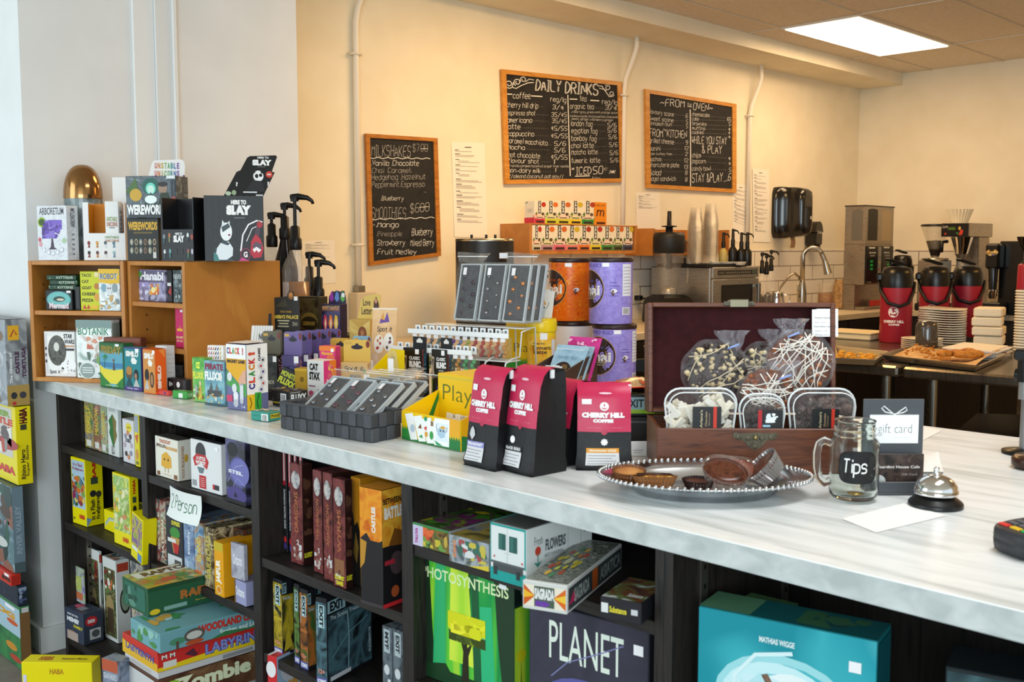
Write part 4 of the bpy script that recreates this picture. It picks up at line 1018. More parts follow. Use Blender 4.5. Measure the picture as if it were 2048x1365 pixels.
for col,(x0,cnt,dm)in enumerate(((.018,1,SV),(.092,4,PK),(.178,3,SV))):
 for j in range(cnt):
  lab=[['grey dice case alone at the left of the dark basket'],['grey pink dice case in the middle of the dark basket, foremost','middle bagged case in the dark basket, second from the front','middle bagged case in the dark basket, third from the front','middle bagged case in the dark basket, rearmost'],['bagged case at the right of the dark basket, foremost','bagged case at the right of the dark basket, second','bagged case at the right of the dark basket, rearmost']][col][j]
  o=dice_case(lab,dm,GD,True,.070,.15,k,j==0 or j==2)
  tl=math.radians(-57)
  put(o,P+hdir(38)[0]*(x0+.008*j)+V((-hdir(38)[0].y,hdir(38)[0].x,0))*(.028+.030*j)+V((0,0,.018)),ba,RX(tl))
  k+=1
  # ================================================================ acrylic dice rack
TH1=33
rP,ra=on(768,792,CH),hdir(TH1)[1]
rdr=hdir(TH1)[0]
rdd=V((-rdr.y,rdr.x,0))
def rl(x,D,z):
 """rack: point at distance D showing at column x, height z"""
 return atD(x,D,z)
ACR=film(.10,'#f2f6f8',.05)
ACE=C('#e6ecee',.15,0,.8)
rack=empty('acrylic_rack','clear acrylic tiered rack full of little dice boxes','display rack',rP+V((0,0,.001)),ra)
RWD=.345
mb=MB()
for(y0,z0,z1,x1)in((.035,.062,.150,.28),(.115,.105,.185,RWD),(.19,.19,.20,RWD)):
 mb.box((0,y0-.002,z0-.003),(x1,y0+.055,z0),ACE,.001)
mb.box((0,.0,.0),(RWD,.26,.004),ACE,.001)
mb.obj('tier',rack)
sp_=MB()
for(y0,z0,x1)in((.033,.062,.28),(.113,.105,RWD)):
 sp_.box((0,y0-.006,z0+.062),(x1,y0-.003,z0+.076),C('#eceff0',.25),.001)
sp_.obj('label_strip',rack)
for x in(.004,RWD-.004,RWD-.07):
 MB().tube([(x,.02,.004),(x,.03,.06),(x,.05,.07),(x,.09,.072),(x,.1,.1),(x,.13,.11),(x,.17,.112),(x,.18,.18),(x,.25,.19),(x,.26,.004)],.0025,ACE,6).obj('bent_leg',rack)
 # dice boxes: one of each colour, then copies
DCOL=['#2f9a55','#d8304a','#5a5a66','#3f5f66','#7f9fd8','#7a3fb5','#6f8fc0','#a8b83a','#b02f3f','#b5343f','#c96a3a','#b8502a','#c98a2a','#c23a3a','#6b3fa0','#b8c83f','#b8d04a','#3aa05a']
CN=['green and red','red','dark grey','teal grey','pale blue','violet','steel blue','olive','crimson','maroon','rust','copper','amber','scarlet','purple','lime','yellow green','emerald']
boxF=film(.13,'#f4f8fa',.05)
proto={}
def dice_box(ci,label,w_=.0225,h=.062,d=.03):
 o=empty('dice_box',label,'dice pack',(0,0,0),0,'little clear dice boxes on the acrylic rack')
 c=C(DCOL[ci],.12,0,.7)
 c2=C('#d8474f' if ci==0 else DCOL[ci],.12,0,.7)
 MB().box((0,0,0),(w_,d,h),boxF,.002).obj('clear_box',o)
 for k in range(4):
  r=w_*.30
  MB().ball((0,0,0),r,c if k<2 else c2,6).obj('die',o).location=(w_*(.36+.28*(k%2)),d*.4,r+.003+k*h*.18)
 t_=MB().box((w_*.1,d*.5,h),(w_*.9,d*.5+.0012,h+.022),C('#e9edef',.3),.0)
 t_.deco((V((w_*.1,d*.5,h)),V((1,0,0)),V((0,0,1)),V((0,-1,0)),w_*.8,.022),[('e',.5,.6,.2,.22,'#3c3f48'),('e',.5,.6,.09,.1,'#8f95a0')])
 t_.obj('hang_tab',o)
 s_=MB().box((w_*.2,-.0006,h*.8),(w_*.85,0,h*.98),STICK)
 s_.obj('price_sticker',o)
 return o
for r_,(n,y0,z0)in enumerate(((13,.118,.106),(11,.038,.063))):
 for i in range(n):
  ci=i if r_==0 else(i+8)%18
  if r_==1:
   ci=[8,8,14,15,16,2,5,7,12,17,17][i]
  o=dice_box(ci,'clear box of %s dice, %s from left on the %s rack tier'%(CN[ci],['first','second','third','fourth','fifth','sixth','seventh','eighth','ninth','tenth','eleventh','twelfth','thirteenth'][i],'upper' if r_==0 else 'lower'))
  put(o,rP+rdr*(.006+.0252*i)+rdd*y0+V((0,0,z0+.001)),ra)
  # tall bagged cases on the top tier
for col,(x0,cnt,dm)in enumerate(((.095,2,BR),(.180,2,SV),(.262,3,CPR))):
 for j in range(cnt):
  nm=['dark pink','silver','copper'][col]
  o=dice_case('tall bagged case of %s dice standing on the clear rack, %s'%(nm,['its face showing','just behind its twin','rearmost of its row'][j]),dm,'bagged metal dice cases on the clear rack',j==0 and col!=1,.072,.165,20+3*col+j,j==0)
  put(o,rP+rdr*(x0+.012*j)+rdd*(.212+.022*j)+V((0,0,.203)),ra,RX(math.radians(-14)))
  # black runic boxes
for k,(x0,x1,x2,y0,yt)in enumerate(((807,845,859,779,696),(863,895,911,782,699))):
 Pq,a_,w2,d2,h2=place((x0,y0+16),33,x1,yt,CH,xC=x2)
 o=empty('dice_carton',['black hang tab dice carton before the rack, nearer the basket','black hang tab dice carton before the rack, nearer the yellow card tray'][k],'dice set',Pq+V((0,0,.0012)),a_,'black dice cartons')
 mb=MB().box((0,0,0),(w2,d2,h2),C('#0d0d0f',.3),.0012)
 fr=frames(w2,d2,h2)
 mb.deco(fr['F'],[('t','CLASSIC',.6,.8,.56,.07,'#e9e8ea',0,.05),('t','RUNIC',.62,.68,.6,.13,'#f1f0f2',0,.08),('t','DICE SET',.62,.57,.3,.035,'#d8d8da',0,.03),('p',[(.04,.86),(.2,.84),(.16,.6),(.2,.5),(.08,.46),(.02,.6)],'#b9a48f'),('p',[(.06,.8),(.16,.8),(.12,.62)],'#2a2622'),('b',4,10,['#4a3f7a','#332c58','#6a5f9a'],.3,.1,.8,.44,.1),('p',[(.6,.5),(.86,.54),(.95,.44),(.8,.42),(.74,.36)],'#d9a02f'),('p',[(.5,.5),(.66,.5),(.74,.42)],'#c9482f'),('r',.02,.05,.1,.4,'#7a8a3a'),('r',.64,.88,.84,.98,STICK)])
 mb.deco(fr['R'],[('t','CHOOSE IT WITH A STORY',.35,.5,.4,.8,'#4f7f96',-90,.02),('r',.02,.3,.1,.98,'#a83a2a')])
 mb.obj('carton',o)
 t_=MB()
 M0=[(w2*.3,h2),(w2*1.0,h2),(w2*1.0,h2*1.22),(w2*.3,h2*1.22)]
 t_.prism([(x,d2*.6,z)for x,z in M0],(0,.0012,0),C('#0d0d0f',.3))
 t_.deco((V((w2*.3,d2*.6,h2)),V((1,0,0)),V((0,0,1)),V((0,-1,0)),w2*.7,h2*.22),[('r',.28,.45,.72,.72,'#e6e2de'),('e',.5,.72,.12,.16,'#e6e2de')])
 t_.obj('hang_tab',o)
 # small dice baggies in the yellow wedge tray
for k,(x,y,zt_,c)in enumerate(((748,778,706,'#c23a8a'),(741,796,738,'#b84ab0'),(789,790,700,'#e9e9ec'))):
 q=on(x,y+16,CH)
 hh_=upto(q,zt_)
 o=empty('dice_bag',['clear bag of pink dice in the yellow wedge tray','clear bag of magenta dice at the front of the yellow wedge tray','clear peaked bag of white dice right of the yellow wedge tray'][k],'dice pack',q+V((0,0,.006)),hdir(30)[1],'clear dice baggies')
 for j in range(5):
  MB().ball((0,0,0),.009,C(c if j%2 else '#f0e6ee',.15,0,.7),6).obj('die',o).location=(-.014+.014*(j%3),.004*(j%2),.012+.015*(j//3))
 MB().grid(lambda u,v:((u-.5)*(.06*(1-.55*v))+.012*v*math.sin(k*2),-.016*(1-v)*math.sin(math.pi*u)+.002,v*(hh_-.008)),8,8,film(.3,'#e9ecee',.15)).grid(lambda u,v:((u-.5)*(.06*(1-.55*v))+.012*v*math.sin(k*2),.016*(1-v)*math.sin(math.pi*u)+.003,v*(hh_-.008)),8,8,film(.3,'#e9ecee',.15)).obj('bag',o)
 MB().box((-.010,-.014,hh_*.55),(.008,-.0135,hh_*.8),STICK).obj('price_sticker',o)
gbox('game_box','small black box under the clear rack beside the runic cartons',place((835,798),33,872,0,CH,h=.02,d=.05),'#202024',{},group='small games standing on the grey counter')if False else None
# ================================================================ yellow card tray
TT_=47
P,ta,tw,td_,th_=place((804,879),TT_,921,822,CH,d=.1)
tdr=hdir(TT_)[0]
tdd=V((-tdr.y,tdr.x,0))
td_=along(P,tdd,876)
bl=along(P,tdd,985)-td_
YEL=C('#f0c400',.38)
YE2=C('#e6a800',.38)
tray=empty('card_tray','yellow cardboard card tray printed with grass and playing cards','display tray',P+V((0,0,.001)),ta)
hb_=upto(P+tdd*td_,747)
mb=MB().box((0,0,0),(tw,.003,th_),YEL)
gr=[('p',[(.0,.0),(.0,.36)]+[(.0+.02*k,.36+(.14 if k%2 else 0))for k in range(1,13)]+[(.25,0)],'#2f8a3a'),('p',[(.72,.0),(.72,.3)]+[(.72+.02*k,.32+(.14 if k%2 else 0))for k in range(1,14)]+[(1,.3),(1,0)],'#1f7a3a'),('r',.0,.0,1,.1,'#1f7a3a')]
mb.deco(frames(tw,.003,th_)['F'],gr+[('r',.78,.45,1,1,'#e9a81a')]+[('p',[(.06+.15*k,.9-.03*k),(.2+.16*k,.98-.02*k),(.28+.15*k,.08),(.16+.145*k,.04)],'#f3f3f0')for k in range(4)]+[('p',[(.58,.95),(.83,.97),(.82,.06),(.57,.04)],'#f7f8f8'),('r',.6,.2,.8,.82,'#e2ecf2'),('p',[(.64,.62),(.7,.7),(.76,.6),(.75,.36),(.68,.3),(.63,.42)],'#a9c4d8'),('p',[(.66,.66),(.72,.74),(.78,.66),(.72,.62)],'#e0a83a'),('e',.68,.56,.012,.03,'#1f2430'),('e',.73,.57,.012,.03,'#1f2430'),('w',[(.63,.5),(.61,.66),(.62,.76)],.0012,'#5a6a7a'),('w',[(.76,.52),(.79,.62),(.79,.72)],.0012,'#5a6a7a'),('e',.2,.45,.04,.14,'#b5c6d6'),('p',[(.3,.5),(.34,.66),(.36,.5)],'#7a4a2a'),('p',[(.31,.2),(.36,.3),(.38,.18)],'#2f9a4a'),('e',.43,.86,.025,.08,'#1f9a6a'),('p',[(.4,.55),(.45,.62),(.44,.46)],'#d9342f'),('e',.44,.34,.025,.09,'#e09a2a'),('r',.52,.66,.56,.82,'#8a6a4a'),('e',.53,.34,.03,.14,'#3a9a4a'),('p',[(.58,.2),(.72,.06),(.62,.06)],'#1f9a5a')])
mb.obj('front_panel',tray)
zl_=hb_*.72
sd=MB().prism([(0,.003,0),(0,td_,0),(0,td_,zl_),(0,.003,th_)],(.003,0,0),YEL)
sd.poly([(.0034,td_*.55,th_*.2),(.0034,td_*.72,th_*.2),(.0034,td_,zl_*.8),(.0034,td_,zl_*.98)],C('#1f7a2f',.4))
sd.obj('side_panel',tray)
sd=MB().prism([(tw,.003,0),(tw,td_,0),(tw,td_,zl_),(tw,.003,th_)],(-.003,0,0),YE2)
sd.poly([(tw+.0003,.003,0),(tw+.0003,td_,0),(tw+.0003,td_,th_*.4),(tw+.0003,td_*.6,th_*.55),(tw+.0003,td_*.3,th_*.4),(tw+.0003,.003,th_*.5)],C('#1f7a3a',.4))
sd.obj('side_panel',tray)
MB().box((.003,.003,0),(tw-.003,td_,.003),YEL).obj('floor_panel',tray)
bk=MB().box((0,td_+.0005,0),(tw,td_+bl,hb_),YEL,.001)
bk.deco((V((0,td_+.0005,0)),V((1,0,0)),V((0,0,1)),V((0,-1,0)),tw,hb_),[('t','Play',.34,.66,.5,.34,'#5a6a1c',0,-.012),('r',.02,.93,.95,.96,'#d8c23a')]+[('p',[(.1+.17*k,.02),(.3+.16*k,.04),(.34+.16*k,.36),(.16+.17*k,.38)],'#f0efe6')for k in range(3)]+[('e',.45,.25,.05,.06,'#c98a2a'),('e',.62,.25,.05,.08,'#4aa05a'),('t','3',.28,.33,.05,.05,'#444444',0,.0),('t','10',.44,.33,.07,.05,'#444444',0,.0)])
bk.obj('card_carton',tray)
# header with fan of cards, standing behind on the counter
P3,a3,w3,d3,h3=place((1012,0),20,1092,616,CH,D=3.07,d=.003)
hd=empty('card_header','yellow upright header card with grass and a fan of white playing cards','display card',V((P3 .x,P3 .y,CH+.001)),a3)
H3=h3
mb=MB().box((0,0,0),(w3,.003,H3*.9),YEL).box((0,0.0,H3*.9),(w3*.42,.003,H3),C('#f0f0ee'))
mb.deco((V((0,0,0)),V((1,0,0)),V((0,0,1)),V((0,-1,0)),w3,H3),[('t','Play',.45,.48,.5,.15,'#6a5a1a',0,-.012),('p',[(0,.22),(0,.33)]+[(.025*k,.31+(.06 if k%2 else 0))for k in range(1,41)]+[(1,.22)],'#2f9a2f'),('r',0,.18,1,.235,'#8ac53a'),('r',0,.0,1,.18,'#d8c22a')])
mb.obj('header_panel',hd)
fan=[(-38,'8'),(-30,'4'),(-22,'11'),(-14,'3'),(-7,'10'),(-1,'12'),(7,'5')]
ch_,cw_=.098,.066
for k,(an,tx)in enumerate(fan):
 c_=MB()
 e=.002
 c_.box((0,0,0),(cw_,.0012,ch_),C('#e8c81a',.4)if k<5 else C('#e9e9e6',.4))
 c_.deco((V((0,0,0)),V((1,0,0)),V((0,0,1)),V((0,-1,0)),cw_,ch_),[('r',.0,.0,.99,.965,'#f3f3f0'),('t',tx,.12,.88,.06*len(tx),.07,'#5a5a5e' if k<6 else '#d9707a',0,-.005),('r',.1,.76,.13,.81,'#9a9aa0')]+([('p',[(.4,.4),(.52,.6),(.68,.42),(.64,.2),(.46,.2)],'#c3d6e4'),('p',[(.42,.6),(.56,.7),(.68,.58),(.56,.54)],'#e0a23a'),('e',.5,.48,.03,.03,'#1f2430'),('e',.6,.48,.03,.03,'#1f2430'),('w',[(.4,.42),(.32,.58),(.34,.7)],.0014,'#5a6a7a'),('w',[(.68,.44),(.78,.56),(.78,.66)],.0014,'#5a6a7a'),('w',[(.46,.2),(.4,.1)],.0014,'#5a6a7a'),('w',[(.62,.2),(.66,.1)],.0014,'#5a6a7a')]if k==6 else[]))
 o=c_.obj('fan_card',hd)
 M=T(w3*.86,-.0022-.0016*k,H3*.82)@RY(math.radians(an))@T(-cw_*.45,0,.0)
 o.matrix_local=M
 o.location,o.rotation_euler=M.to_translation(),M.to_euler()
 # ================================================================ canisters, jar, chai tray
def canister(label,x,D,r,z0,ztop,body,txtcol,group,turn,barcode=True,plain=False):
 q=atD(x,D,z0)
 h=ztop-z0
 o=empty('tea_canister',label,'canister',q+V((0,0,.0008)),0,group)
 toC=math.atan2(-q.y,-q.x)
 LID=C('#2e1a18',.35)
 MB().lathe([(r*.985,0),(r,.004),(r,h-.014)],body,40).obj('body',o)
 MB().lathe([(r*1.02,h-.013),(r*1.03,h-.010),(r*1.03,h-.003),(r*1.0,h),(r*.93,h+.0005),(r*.9,h-.002),(0,h-.002)],LID,40,None,False).obj('lid',o)
 if plain:
  return o
 lb=MB()
 R=r+.0004
 cen=toC+turn
 def wrap(u,v,off=0):
  a=cen+u/r
  return((R+off)*math.cos(a),(R+off)*math.sin(a),v)
 def disc(uc,vc,ru,rv,col,off):
  q_=[wrap(uc,vc,off)]
  fs=[]
  n=28
  for rr_ in(.5,1):
   for t_ in range(n):
    q_.append(wrap(uc+ru*rr_*math.cos(2*math.pi*t_/n),vc+rv*rr_*math.sin(2*math.pi*t_/n),off))
  fs+=[(0,1+t_,1+(t_+1)%n)for t_ in range(n)]
  fs+=[(1+t_,1+n+t_,1+n+(t_+1)%n,1+(t_+1)%n)for t_ in range(n)]
  lb.add(q_,fs,col)
 def rect(u0,v0,u1,v1,col,off):
  lb.grid(lambda a,b:wrap(u0+(u1-u0)*a,v0+(v1-v0)*b,off),6,1,col,False)
 def txt(s_,uc,vc,w_,hh,col,off,wt=.02,it=0):
  vs,fs=text2d(s_,wt)
  x0,x1=min(p[0]for p in vs),max(p[0]for p in vs)
  y0,y1=min(p[1]for p in vs),max(p[1]for p in vs)
  lb.add([wrap(uc+((p[0]-x0)/(x1-x0)-.5)*w_,vc+((p[1]-y0)/(y1-y0)-.5)*hh,off)for p in vs],fs,col)
 DK=C('#34201c',.35)
 rd=h*.29
 disc(0,h*.52,rd*1.03,rd*1.03,C('#c9a060',.3),.0001)
 disc(0,h*.52,rd,rd,DK,.0002)
 txt('chai',.002,h*.51,rd*1.5,rd*.55,C('#f4f1ee',.4),.0004,.03)
 txt('SPICE',0,h*.645,rd*.7,rd*.12,C(txtcol,.4),.0004,.02)
 txt('The essence of',0,h*.42,rd*1.1,rd*.1,C('#e0d6cc',.4),.0004,.01)
 txt('traditional tea',0,h*.385,rd*.9,rd*.1,C('#e0d6cc',.4),.0004,.01)
 txt('DAVID RIO',0,h*.88,r*1.5,h*.055,C(txtcol,.4),.0003,.0)
 rect(r*.80,h*.86,r*1.12,h*.92,STICK,.0005)
 for k in range(5):
  rect(r*1.15,h*(.62-.05*k),r*(1.5+.1*(k%2)),h*(.63-.05*k),C(txtcol,.4),.0002)
 disc(r*1.35,h*.5,.009,.006,C('#e9e2ee',.4),.0003)
 disc(r*1.3,h*.47,.005,.008,C('#5a3a30',.4),.0003)
 if barcode:
  rect(r*1.75,h*.42,r*2.3,h*.9,C('#e6e4ea',.45),.0003)
  for k in range(9):
   rect(r*1.8,h*(.46+.048*k),r*2.25,h*(.468+.048*k),C('#8a86a0',.5),.0004)
  rect(r*1.75,h*.14,r*2.2,h*.25,C('#f0eff2',.45),.0003)
  for k in range(9):
   rect(r*(1.8+.04*k),h*.15,r*(1.82+.04*k),h*.24,C('#222222'),.0004)
 lb.obj('label',o)
 return o
LAV=A(['#8f7fd0','#9a8ada','#a597e2'],40,3,.3,2)
ORG=A(['#d9480a','#f07a12','#e8620e','#f59a24'],45,5,.3,3)
GCAN='tea canisters on the counter'
Dp=3.04
rp=43.5/FPX*Dp
zt_=CZ-(515-497)/FPX*Dp
canister('lavender tea canister at the bottom of the right stack',1228,Dp,rp,CH,(CH+zt_)/2-.002,LAV,'#5c4fa8',GCAN,-.82)
canister('lavender tea canister standing on top of another lavender one',1221,Dp,rp,(CH+zt_)/2,zt_,LAV,'#5c4fa8',GCAN,-1.2)
Do=3.19
zo=CZ-(516-497)/FPX*Do
canister('plain white tea canister under the orange one',1143,Do,42/FPX*Do,CH,(CH+zo)/2-.002,C('#e9e8ea',.4),'#888888',GCAN,0,False,True)
canister('bright orange tea canister left of the lavender ones',1140,Do,42/FPX*Do,(CH+zo)/2,zo,ORG,'#c2410c',GCAN,-1.05,False)
# yellow jar
q=atD(1083,2.98,CH)
rj=31/FPX*2.98
hj=upto(q,638)
o=empty('latte_jar','round yellow latte jar with orange slices before the orange canister','jar',q+V((0,0,.001)),0)
MB().lathe([(rj*.94,0),(rj,.01),(rj,.03),(rj*.9,.036),(rj,.042),(rj,.065),(rj*.93,.07),(rj*.93,hj-.045),(rj*.9,hj-.035)],C('#efc81a',.3),36).obj('body',o)
MB().lathe([(rj*.98,hj-.036),(rj,hj-.032),(rj,hj-.01),(rj*.93,hj),(0,hj)],C('#f2d018',.25),36,None,False).obj('lid',o)
toC=math.atan2(-q.y,-q.x)
lb=MB()
R=rj*.935
lb.grid(lambda a,b:(R*math.cos(toC-1.2+2.4*a),R*math.sin(toC-1.2+2.4*a),.075+(hj-.125)*b),20,1,A(['#e0901a','#f2b52a','#f4cf5a'],30,6,.3))
for tx,vc,w_,hh,uo in(('David Rio',.74,.035,.008,-.2),('Turmeric',.56,.06,.016,.0),('Latte',.42,.04,.015,-.1)):
 vs,fs=text2d(tx,.02)
 x0,x1=min(p[0]for p in vs),max(p[0]for p in vs)
 lb.add([((R+.0004)*math.cos(toC+uo+((p[0]-x0)/(x1-x0)-.5)*w_/R),(R+.0004)*math.sin(toC+uo+((p[0]-x0)/(x1-x0)-.5)*w_/R),.075+(hj-.125)*vc+p[1]*hh)for p in vs],fs,C('#3a2a16'))
lb.grid(lambda a,b:((R+.0004)*math.cos(toC-.1+.5*a),(R+.0004)*math.sin(toC-.1+.5*a),hj*(.72+.09*b)),4,1,STICK)
lb.grid(lambda a,b:((R+.0004)*math.cos(toC+.75+.4*a),(R+.0004)*math.sin(toC+.75+.4*a),hj*(.5+.22*b)),4,1,C('#dfe0e6'))
lb.obj('label',o)
# brown tray of chai packets
P,a_,w2,d2,h2=place((1055,803),40,1124,741,CH,xC=1194)
BRN=C('#3f2a22',.45)
o=empty('packet_tray','dark brown card tray with a sloping side holding tea packets','display tray',P+V((0,0,.001)),a_)
hs=upto(P+hdir(40)[0]*w2+V((-hdir(40)[0].y,hdir(40)[0].x,0))*d2,704)
mb=MB().box((0,0,0),(w2,.003,h2),BRN)
mb.deco(frames(w2,.003,h2)['F'],[('e',.48,.62,.2,.3,'#7a5534'),('e',.48,.62,.18,.27,'#3f2a22'),('e',.48,.6,.13,.18,'#7a5534'),('e',.48,.6,.07,.1,'#3f2a22'),('r',.72,.66,.95,.9,STICK)])
mb.obj('front_panel',o)
for x in(0,w2-.003):
 mb=MB().prism([(x,.003,0),(x,d2,0),(x,d2,hs),(x,.003,h2)],(.003,0,0),BRN)
 if x>0:
  mb.deco((V((w2,.003,0)),V((0,1,0)),V((0,0,1)),V((1,0,0)),d2,hs),[('t','DAVID RIO',.52,.47,.64,.13,'#8a6a4a',0,.05,0,.10),('t','SAN FRANCISCO',.52,.33,.5,.04,'#6a4e38',0,.0,0,.08),('p',[(.25,.0),(.28,.22),(.31,0)],'#54392a'),('p',[(.46,.0),(.5,.16),(.54,0)],'#54392a'),('p',[(.68,.0),(.71,.26),(.74,0)],'#54392a')])
 mb.obj('side_panel',o)
MB().box((.003,d2-.003,0),(w2-.003,d2,hs),BRN).box((.003,.003,0),(w2-.003,d2-.003,.003),BRN).obj('back_panel',o)
pdr,pdd=hdir(40)[0],V((-hdir(40)[0].y,hdir(40)[0].x,0))
def packet(label,x,y,L,w_,col,deco,tl,group='tea packets in the brown tray'):
 mb=MB()
 mb.grid(lambda u,v:(u*w_,-.006*math.sin(math.pi*u)*math.sin(math.pi*min(1,v*1.15)),v*L),8,8,col)
 mb.grid(lambda u,v:((1-u)*w_,.006*math.sin(math.pi*u)*math.sin(math.pi*min(1,v*1.15))+.0004,v*L),8,8,col)
 mb.deco((V((0,-.0062,0)),V((1,0,0)),V((0,0,1)),V((0,-1,0)),w_,L),deco)
 ob=mb.obj('tea_packet')
 tag(ob,label,'tea packet',group)
 put(ob,P+pdr*x+pdd*y+V((0,0,.006)),a_,RX(math.radians(tl)))
 return ob
BLU=A(['#8fb4cc','#a5c6da','#b4d2e2'],25,2,.25)
packet('pale blue tea packet with a brown chai disc, foremost in the brown tray',.012,.03,.165,w2*.92,BLU,[('e',.45,.42,.33,.26,'#34201c'),('t','chai',.42,.38,.6,.15,'#f4f1ee',0,.06),('t','DAVID RIO',.5,.76,.6,.05,'#5f8aa6',0,.0),('e',.5,.58,.1,.05,'#7a5a30'),('t','CHARLIE',.42,.5,.4,.035,'#7fa8c8',0,.02),('r',.05,.9,.95,.92,'#c9dde8'),('r',.1,.56,.35,.6,'#e6eef2')],-32)
packet('pale blue tea packet tucked behind the foremost packet',.016,.058,.16,w2*.92,BLU,[('r',.05,.9,.95,.92,'#c9dde8')],-30)
packet('hot pink floral tea packet at the back of the brown tray',.016,.09,.178,w2*.94,C('#dd3f95',.3),[('b',3,16,['#f0a0c8','#f4c4dc','#c92f80'],.05,.7,.95,.98,.09)],-26)
packet('white paper packet leaning at the left of the brown tray',-.0+.006,.02,.10,w2*.5,C('#e3eaf0',.4),[],-30)
# ================================================================ coffee bags
RED=C('#c4234f',.38)
RED2=C('#b31d45',.38)
BAGK=A(['#0d0d0e','#151517','#111113'],60,4,.5,1,(1,1,1),3,.25)
def coffee_bag(label,Apx,th,w_,d,h,band,bcol,emblem,lean=.06,tuck=.012):
 q=on(Apx[0],Apx[1],CH)
 o=empty('coffee_bag',label,'coffee bag',q+V((0,0,.001)),hdir(th)[1],'black and crimson coffee bags')
 # side outline (y, z) of front and back and the half width down the height
 lv=[(0,.002,d-.002,1.0),(.010,-.001,d+.001,1.02),(.03,.003,d-.004,.97),(h*.3,.004,d-.005,.96),(h*.6,.007,d-.006,.95),(h*.82,.010,d-.008,.95),(h*.93,.016,d-.010,.96),(h*.98,.026,d-.014,.97),(h,d*.5,d*.5+.004,.98)]
 lv=[(z,a+lean*z,b+lean*z*.75,c)for z,a,b,c in lv]
 body=MB()
 nx,ny=6,5
 def wob(x,z):
  return.0018*math.sin(x*90+z*40+th)*math.sin(z*70+1)
 fv,bv,sl_,sr_=[],[],[],[]
 fr_=lambda k,u:(w_*.5+(u-.5)*w_*lv[k][3],lv[k][1]+wob(u*w_,lv[k][0])+.004*(2*u-1)**4,lv[k][0])
 bk_=lambda k,u:(w_*.5+(u-.5)*w_*lv[k][3],lv[k][2]-wob(u*w_,lv[k][0]),lv[k][0])
 n=len(lv)-1
 for(fn,flip)in((fr_,False),(bk_,True)):
  vs=[fn(k,i/nx)for k in range(n+1)for i in range(nx+1)]
  lo,hi=[],[]
  for k in range(n):
   for i in range(nx):
    f=(k*(nx+1)+i,k*(nx+1)+i+1,(k+1)*(nx+1)+i+1,(k+1)*(nx+1)+i)
    (hi if k>=4 else lo).append(f[::-1]if flip else f)
  body.add(vs,lo,BAGK,True)
  body.add(vs,hi,RED,True)
 for s_ in(0,1):
  vs=[]
  for k in range(n+1):
   a0,b0=fr_(k,s_),bk_(k,s_)
   for j in range(ny+1):
    t_=j/ny
    tu=math.sin(math.pi*t_)*tuck*(k/n)**1.5*(1 if s_==0 else-1)
    vs.append((a0[0]+(b0[0]-a0[0])*t_+tu,a0[1]+(b0[1]-a0[1])*t_,a0[2]))
  fs=[(k*(ny+1)+j,k*(ny+1)+j+1,(k+1)*(ny+1)+j+1,(k+1)*(ny+1)+j)for k in range(n)for j in range(ny)]
  body.add(vs,[f[::-1]for f in fs]if s_==0 else fs,BAGK,True)
 body.poly([(0,0,0),(0,d,0),(w_,d,0),(w_,0,0)],BAGK)
 body.obj('bag',o)
 # label print follows the front
 pr=MB()
 zr0=h*.44
 yv=lambda z:-.0012+(.003+.004*z/h+(.004 if z>h*.8 else 0))
 def onf(u,z,off):
  k=max(i for i in range(n)if lv[i][0]<=z+1e-6)
  t_=(z-lv[k][0])/(lv[k+1][0]-lv[k][0])
  p0,p1=fr_(k,u),fr_(k+1,u)
  return(p0[0]+(p1[0]-p0[0])*t_,p0[1]+(p1[1]-p0[1])*t_-.0010-off,p0[2]+(p1[2]-p0[2])*t_)
 def patch(u0,z0,u1,z1,c,off=0):
  pr.grid(lambda a,b:onf(u0+(u1-u0)*a,z0+(z1-z0)*b,off),6,4,c)
 def tx(s_,uc,zc,wu,hz,c,wt=.05,off=.0008):
  vs,fs=text2d(s_,wt)
  x0,x1=min(p[0]for p in vs),max(p[0]for p in vs)
  y0,y1=min(p[1]for p in vs),max(p[1]for p in vs)
  pr.add([onf(uc+((p[0]-x0)/(x1-x0)-.5)*wu,zc+((p[1]-y0)/(y1-y0)-.5)*hz,off)for p in vs],fs,c)
 def ell(uc,zc,ru,rz,c,off,n_=18):
  pr.add([onf(uc+ru*math.cos(2*math.pi*t_/n_),zc+rz*math.sin(2*math.pi*t_/n_),off)for t_ in range(n_)],[tuple(range(n_))],c)
 W=C('#f4f0f0',.5)
 patch(.0,zr0,1.0,h*.6,RED)
 ell(.5,zr0,.06,.005,RED2,.0003)
 ell(.5,h*.735,.085,h*.05,W,.0005)
 ell(.5,h*.725,.05,h*.022,RED,.0008)
 ell(.5,h*.737,.055,h*.022,W,.0010)
 ell(.5,h*.75,.012,h*.018,RED,.0012)
 tx('CHERRY HILL',.48,h*.635,.80,h*.062,W,.09)
 tx('COFFEE',.48,h*.57,.38,h*.042,W,.09)
 tx('locally roasted',.3,h*.49,.26,h*.012,C('#e08aa0'),.0)
 tx('small batch',.74,h*.49,.2,h*.012,C('#e08aa0'),.0)
 ell(.52,h*.885,.12,h*.012,C('#eec0cc'),.0005)
 patch(.08,h*.76,.26,h*.82,STICK,.0008)
 if emblem=='sun':
  for t_ in range(8):
   an=t_*math.pi/4
   ell(.5+.05*math.cos(an),h*.325+h*.03*math.sin(an),.018,h*.011,W,.0005,8)
  ell(.5,h*.325,.045,h*.026,W,.0006)
 elif emblem=='leaf':
  pr.add([onf(.24+a,h*.34+b,.0006)for a,b in((0,.012),(.06,.006),(.09,-.004),(0,-.014),(-.09,-.004),(-.06,.006))],[tuple(range(6))],C('#c9c9cb'))
 else:
  ell(.3,h*.31,.07,h*.035,W,.0006)
 u0,u1=(.17,.77)if emblem=='sun' else(.06,.62)
 patch(u0,h*.20,u1,h*.255,C(bcol,.5),.0005)
